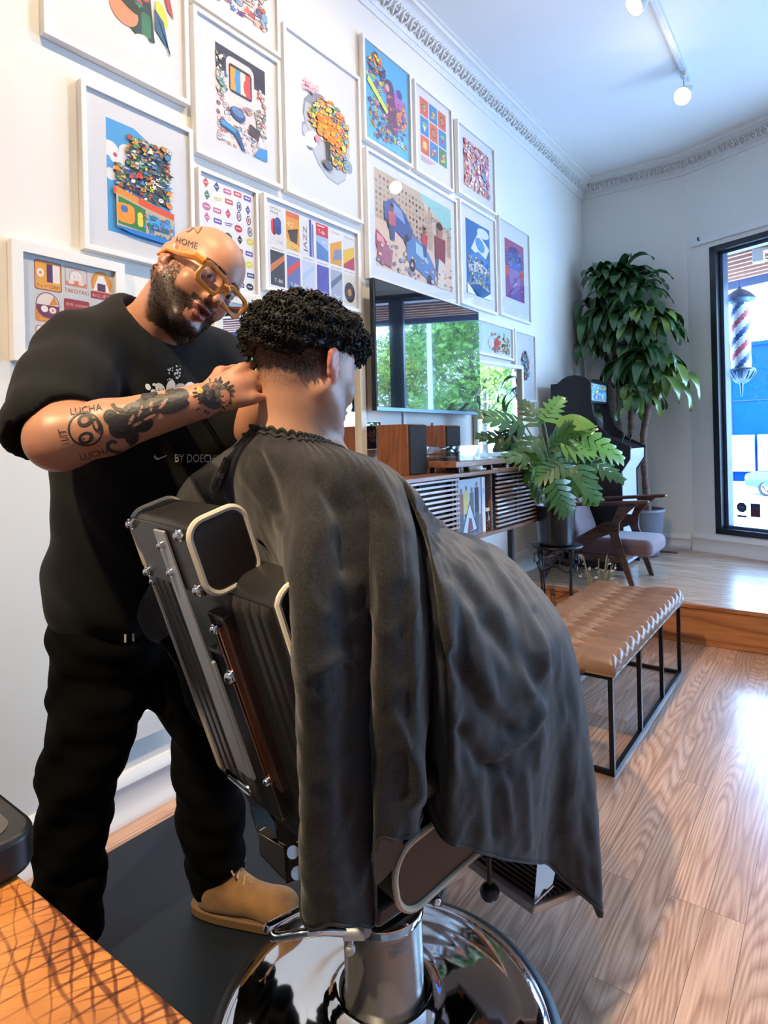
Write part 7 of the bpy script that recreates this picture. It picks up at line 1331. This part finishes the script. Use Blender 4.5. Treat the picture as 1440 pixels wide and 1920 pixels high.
# ------------------------------------------------------------------ cape
G_ = [
 # back of neck, tucked between the back and the chair
 [(505, 806, 1.165), (488, 850, 1.10), (478, 930, 1.125), (490, 1010, 1.165), (520, 1090, 1.19), (560, 1170, 1.20), (600, 1260, 1.19), (620, 1350, 1.17)],
 [(535, 812, 1.150), (540, 862, 1.065), (520, 950, 1.055), (520, 1040, 1.085), (540, 1120, 1.09), (570, 1200, 1.07), (590, 1290, 1.06), (600, 1380, 1.06)],
 # outer fold behind the chair corner
 [(560, 817, 1.140), (582, 866, 1.03), (565, 950, .985), (546, 1060, .935), (548, 1230, .90), (556, 1400, .915), (562, 1560, .93), (568, 1702, .945)],
 [(575, 820, 1.140), (612, 866, 1.03), (606, 960, .97), (600, 1080, .915), (600, 1240, .885), (604, 1400, .90), (612, 1560, .92), (625, 1732, .94)],
 [(588, 823, 1.148), (640, 862, 1.04), (650, 970, .995), (652, 1090, .955), (648, 1250, .945), (652, 1400, .955), (662, 1560, .965), (672, 1735, .97)],
 [(598, 826, 1.158), (665, 862, 1.055), (686, 970, 1.02), (692, 1090, .99), (696, 1250, .985), (700, 1400, .985), (704, 1560, .985), (704, 1722, .99)],
 [(604, 828, 1.168), (684, 866, 1.07), (708, 970, 1.02), (716, 1090, .965), (715, 1250, .95), (710, 1400, .955), (708, 1500, .96), (706, 1577, .97)],
 [(609, 830, 1.176), (702, 870, 1.085), (738, 970, 1.035), (752, 1090, .985), (758, 1240, .965), (755, 1380, .97), (750, 1490, .98), (748, 1572, .985)],
 [(613, 832, 1.183), (716, 874, 1.10), (760, 975, 1.055), (780, 1090, 1.01), (788, 1230, .99), (790, 1360, 1.0), (786, 1470, 1.01), (782, 1556, 1.02)],
 [(616, 834, 1.19), (728, 878, 1.125), (778, 985, 1.14), (800, 1100, 1.14), (809, 1220, 1.16), (808, 1340, 1.16), (800, 1430, 1.15), (791, 1498, 1.14)],
 [(618, 835, 1.20), (736, 882, 1.15), (794, 985, 1.10), (818, 1100, 1.05), (832, 1220, 1.03), (836, 1350, 1.04), (836, 1470, 1.06), (832, 1570, 1.08)],
 [(619, 836, 1.21), (743, 888, 1.18), (812, 990, 1.14), (850, 1100, 1.09), (872, 1220, 1.07), (880, 1350, 1.08), (884, 1480, 1.10), (884, 1592, 1.12)],
 [(620, 836, 1.22), (749, 896, 1.22), (828, 998, 1.22), (890, 1100, 1.16), (922, 1220, 1.13), (932, 1350, 1.14), (938, 1480, 1.17), (938, 1608, 1.19)],
 [(621, 836, 1.23), (762, 918, 1.27), (842, 1004, 1.31), (930, 1100, 1.26), (970, 1220, 1.20), (985, 1350, 1.21), (990, 1480, 1.24), (990, 1618, 1.27)],
 [(622, 836, 1.24), (772, 936, 1.31), (856, 1008, 1.40), (962, 1090, 1.38), (1015, 1200, 1.30), (1025, 1340, 1.28), (1022, 1480, 1.30), (1014, 1620, 1.33)],
 [(623, 835, 1.25), (782, 952, 1.36), (870, 1012, 1.48), (990, 1092, 1.50), (1042, 1185, 1.42), (1048, 1330, 1.38), (1040, 1480, 1.38), (1030, 1622, 1.39)],
 # over the knees and down the front
 [(624, 834, 1.26), (790, 962, 1.41), (884, 1014, 1.56), (1008, 1100, 1.60), (1060, 1180, 1.54), (1084, 1330, 1.46), (1078, 1490, 1.42), (1062, 1655, 1.42)],
 [(623, 833, 1.27), (796, 972, 1.46), (898, 1015, 1.64), (1004, 1098, 1.70), (1062, 1190, 1.64), (1103, 1380, 1.56), (1122, 1540, 1.50), (1133, 1712, 1.46)],
 [(621, 832, 1.28), (792, 978, 1.50), (908, 1017, 1.72), (990, 1085, 1.82), (1050, 1190, 1.78), (1090, 1360, 1.70), (1105, 1520, 1.64), (1110, 1690, 1.58)],
 [(617, 830, 1.29), (772, 980, 1.53), (915, 1020, 1.80), (968, 1070, 1.92), (1010, 1180, 1.92), (1052, 1310, 1.88), (1066, 1410, 1.84), (1072, 1490, 1.80)],
 [(612, 828, 1.295), (735, 975, 1.55), (885, 1030, 1.84), (940, 1090, 1.98), (960, 1200, 2.0), (980, 1290, 1.98), (990, 1360, 1.95), (1000, 1420, 1.92)],
 [(600, 824, 1.30), (680, 950, 1.54), (800, 1050, 1.82), (850, 1110, 1.96), (870, 1220, 2.0), (876, 1290, 1.99), (882, 1350, 1.97), (890, 1400, 1.95)],
 # client's left side, far from the camera
 [(580, 818, 1.30), (590, 880, 1.52), (690, 1020, 1.78), (730, 1110, 1.88), (740, 1220, 1.90), (740, 1320, 1.88), (740, 1410, 1.86), (740, 1500, 1.84)],
 [(550, 812, 1.30), (530, 860, 1.50), (560, 980, 1.68), (580, 1090, 1.74), (580, 1190, 1.76), (570, 1280, 1.76), (560, 1370, 1.75), (550, 1440, 1.74)],
 [(520, 808, 1.29), (460, 850, 1.46), (430, 950, 1.58), (420, 1060, 1.60), (400, 1150, 1.60), (390, 1230, 1.60), (385, 1300, 1.60), (380, 1360, 1.60)],
 [(495, 805, 1.27), (418, 850, 1.42), (360, 925, 1.50), (325, 1030, 1.50), (300, 1110, 1.49), (295, 1180, 1.49), (310, 1215, 1.49), (330, 1240, 1.49)],
 [(482, 803, 1.25), (402, 862, 1.37), (345, 915, 1.43), (316, 1010, 1.44), (280, 1095, 1.44), (262, 1140, 1.44), (272, 1180, 1.44), (300, 1200, 1.44)],
 [(474, 803, 1.225), (405, 868, 1.31), (352, 918, 1.36), (340, 990, 1.38), (330, 1050, 1.38), (335, 1100, 1.38), (350, 1150, 1.38), (370, 1180, 1.38)],
 [(475, 803, 1.20), (425, 862, 1.25), (395, 918, 1.27), (400, 980, 1.30), (415, 1050, 1.32), (440, 1110, 1.32), (470, 1170, 1.32), (500, 1220, 1.30)],
 [(485, 804, 1.18), (455, 852, 1.17), (440, 920, 1.19), (450, 990, 1.235), (470, 1060, 1.26), (505, 1130, 1.26), (540, 1200, 1.25), (570, 1270, 1.23)],
]
A_ = np.array([[W(*p) for p in row] for row in G_]); nm, ns_ = A_.shape[:2]
SU, SVn = 11, 14
def closed(P, n):
    K = len(P); out = []
    for i in range(K):
        p0, p1, p2, p3 = P[i - 1], P[i], P[(i + 1) % K], P[(i + 2) % K]
        for k in range(n): t = k / n; out.append(.5 * ((2 * p1) + (-p0 + p2) * t + (2 * p0 - 5 * p1 + 4 * p2 - p3) * t * t + (-p0 + 3 * p1 - 3 * p2 + p3) * t ** 3))
    return np.array(out)
cols_ = np.array([catmull(A_[i], SVn) for i in range(nm)]); S_ = np.stack([closed(cols_[:, j], SU) for j in range(cols_.shape[1])], 1); nu, nv = S_.shape[:2]
du = np.roll(S_, -1, 0) - np.roll(S_, 1, 0); dv = np.gradient(S_, axis=1); Nn = np.cross(du, dv); Nn /= (np.linalg.norm(Nn, axis=2, keepdims=True) + 1e-9)
cen = ch(.05, 0, .9); sg = np.sign(((S_ - cen) * Nn).sum(2).mean()); Nn *= sg
D_ = np.zeros((nu, nv)); 
for i in range(nu):
    for j in range(nv):
        p = S_[i, j]; v = j / (nv - 1); am = min(1, v * 4) 
        q = Vector((p[0] * 7 + p[1] * 3, p[1] * 6, p[2] * 2.2)); n1 = mnoise.noise(q); n2 = mnoise.noise(Vector((p[0] * 16, p[1] * 16 + 5, p[2] * 9))); rdg = (1 - abs(mnoise.noise(Vector((p[0] * 8 + p[2] * 5 + 9, p[1] * 9 - p[2] * 3, p[2] * 6 + 2)))) * 2.2)
        D_[i, j] = am * (.008 * n1 + .0035 * n2 + .007 * max(0, rdg - .55) * (1 if v > .2 else v * 5) + .0022 * (1 - abs(mnoise.noise(Vector((p[0] * 26 + p[2] * 10, p[1] * 26, p[2] * 14 + 7)))) * 2))
        # gathers under the collar
        D_[i, j] += .004 * math.sin(i * 2 * PI / nu * 46) * math.exp(-v * 16)
# pressed creases and soft fold ridges, given as lines over the cloth
PX = (S_ - CAM) @ RC; PY = (S_ - CAM) @ UC; PZ = (S_ - CAM) @ FWD; PX = CX + FPX * PX / PZ; PY = CY - FPX * PY / PZ; FR = ((CAM - S_) * Nn).sum(2) > 0
for pts, amp, wd_ in (([(905, 1040), (965, 1120), (1010, 1200), (1040, 1290)], .010, 11), ([(870, 1060), (930, 1150), (975, 1235), (998, 1300)], .012, 14), ([(800, 960), (855, 1080), (920, 1170), (990, 1250), (1038, 1305)], -.016, 22), ([(1038, 1308), (990, 1385), (925, 1425)], .008, 9), ([(1036, 1335), (995, 1400), (930, 1445)], -.008, 10),
    ([(868, 1370), (905, 1430), (950, 1450)], -.010, 12), ([(905, 1450), (902, 1560)], .006, 9), ([(945, 1440), (958, 1560)], .006, 8), ([(925, 1450), (930, 1570)], -.006, 8), ([(985, 1450), (990, 1590)], .006, 9), ([(1000, 1150), (1030, 1230), (1045, 1290)], -.007, 8), ([(960, 1075), (1000, 1150), (1022, 1220)], .006, 7), ([(840, 1030), (880, 1150), (900, 1250), (930, 1330)], .010, 18), ([(850, 1230), (900, 1320), (960, 1370)], -.010, 14),
    ([(585, 1262), (655, 1222)], .007, 16), ([(585, 1280), (660, 1240)], -.005, 5), ([(600, 900), (640, 960), (650, 1060)], -.012, 20), ([(700, 900), (740, 980), (745, 1080)], .008, 18), ([(480, 850), (500, 900), (515, 960)], -.012, 14), ([(430, 860), (405, 930)], .006, 12), ([(740, 1350), (775, 1430), (785, 1500)], .008, 12), ([(1095, 1400), (1100, 1560), (1120, 1680)], -.008, 12), ([(840, 1100), (848, 1300), (852, 1450)], .006, 12)):
    d2 = np.full(PX.shape, 1e9)
    for (x0, y0), (x1, y1) in zip(pts[:-1], pts[1:]):
        L2 = (x1 - x0) ** 2 + (y1 - y0) ** 2; tt = np.clip(((PX - x0) * (x1 - x0) + (PY - y0) * (y1 - y0)) / L2, 0, 1); d2 = np.minimum(d2, (PX - x0 - tt * (x1 - x0)) ** 2 + (PY - y0 - tt * (y1 - y0)) ** 2)
    D_ += np.where(FR, amp * np.exp(-d2 / wd_ ** 2), 0)
S_ = S_ + Nn * D_[..., None]
VV = S_.reshape(-1, 3); QQ = np.array([(i * nv + j, i * nv + j + 1, ((i + 1) % nu) * nv + j + 1, ((i + 1) % nu) * nv + j) for i in range(nu) for j in range(nv - 1)])
if sg > 0: QQ = QQ[:, ::-1]
def cape_mat():
    m = mat('charcoal_chambray', (.0205, .0195, .0200), .8, var=.45, vs=240, bump=.3, bs=500, sheen=.2, spec=.3); return m
cm = cape_mat(); cp_ = qmesh('cape', VV, QQ, cm, client); md = cp_.modifiers.new('t', 'SOLIDIFY'); md.thickness = .0022; md.offset = -1
hem = MB(); hem.tube([S_[i, nv - 1] for i in range(nu)], .0028, 6, closed=True); hem.build('cape_hem', cm, client)
col_ = MB(); 
for j, r_ in ((0, .0045), (3, .003)): col_.tube([S_[i, j] + Nn[i, j] * .001 + UP * .001 for i in range(nu)], r_, 6, closed=True)
col_.build('cape_collar', mat('cape_collar_black', (.018, .018, .019), .7, bump=.6, bs=150), client)
# woven label strip on the left shoulder, sewn tab at the side
bc = BVHTree.FromPolygons([Vector(v) for v in VV.tolist()], [tuple(q) for q in QQ.tolist()])
m = MB(); lx = nrm(W(432, 860, 1.2) - W(405, 925, 1.2)); cc_ = W(417, 890, 1.0); Dl = nrm(cc_ - CAM); ly = np.cross(lx, Dl)
strip = [(q, (.012, .012, .013)) for q in stroke([(-.034 + k * .0075, 0) for k in range(10)], .014)]; strip += [(q, (.13, .13, .13)) for q in stroke([(-.030 + k * .003, .004 if k % 2 else .0028) for k in range(20)], .0012)]
vs, fs = textmesh('Illi'); strip += [([(vs[i][1] * .010 - .002, vs[i][0] * -.012 * .8) for i in fc_], (.28, .28, .28)) for fc_ in fs]
decal(bc, strip, cc_, lx, ly, Dl, m, 0, off=.0035); m.build('cape_label', mat('woven_label', (1, 1, 1), .7, attr='Col'), client, smooth=False, colattr=True) if m.f else None
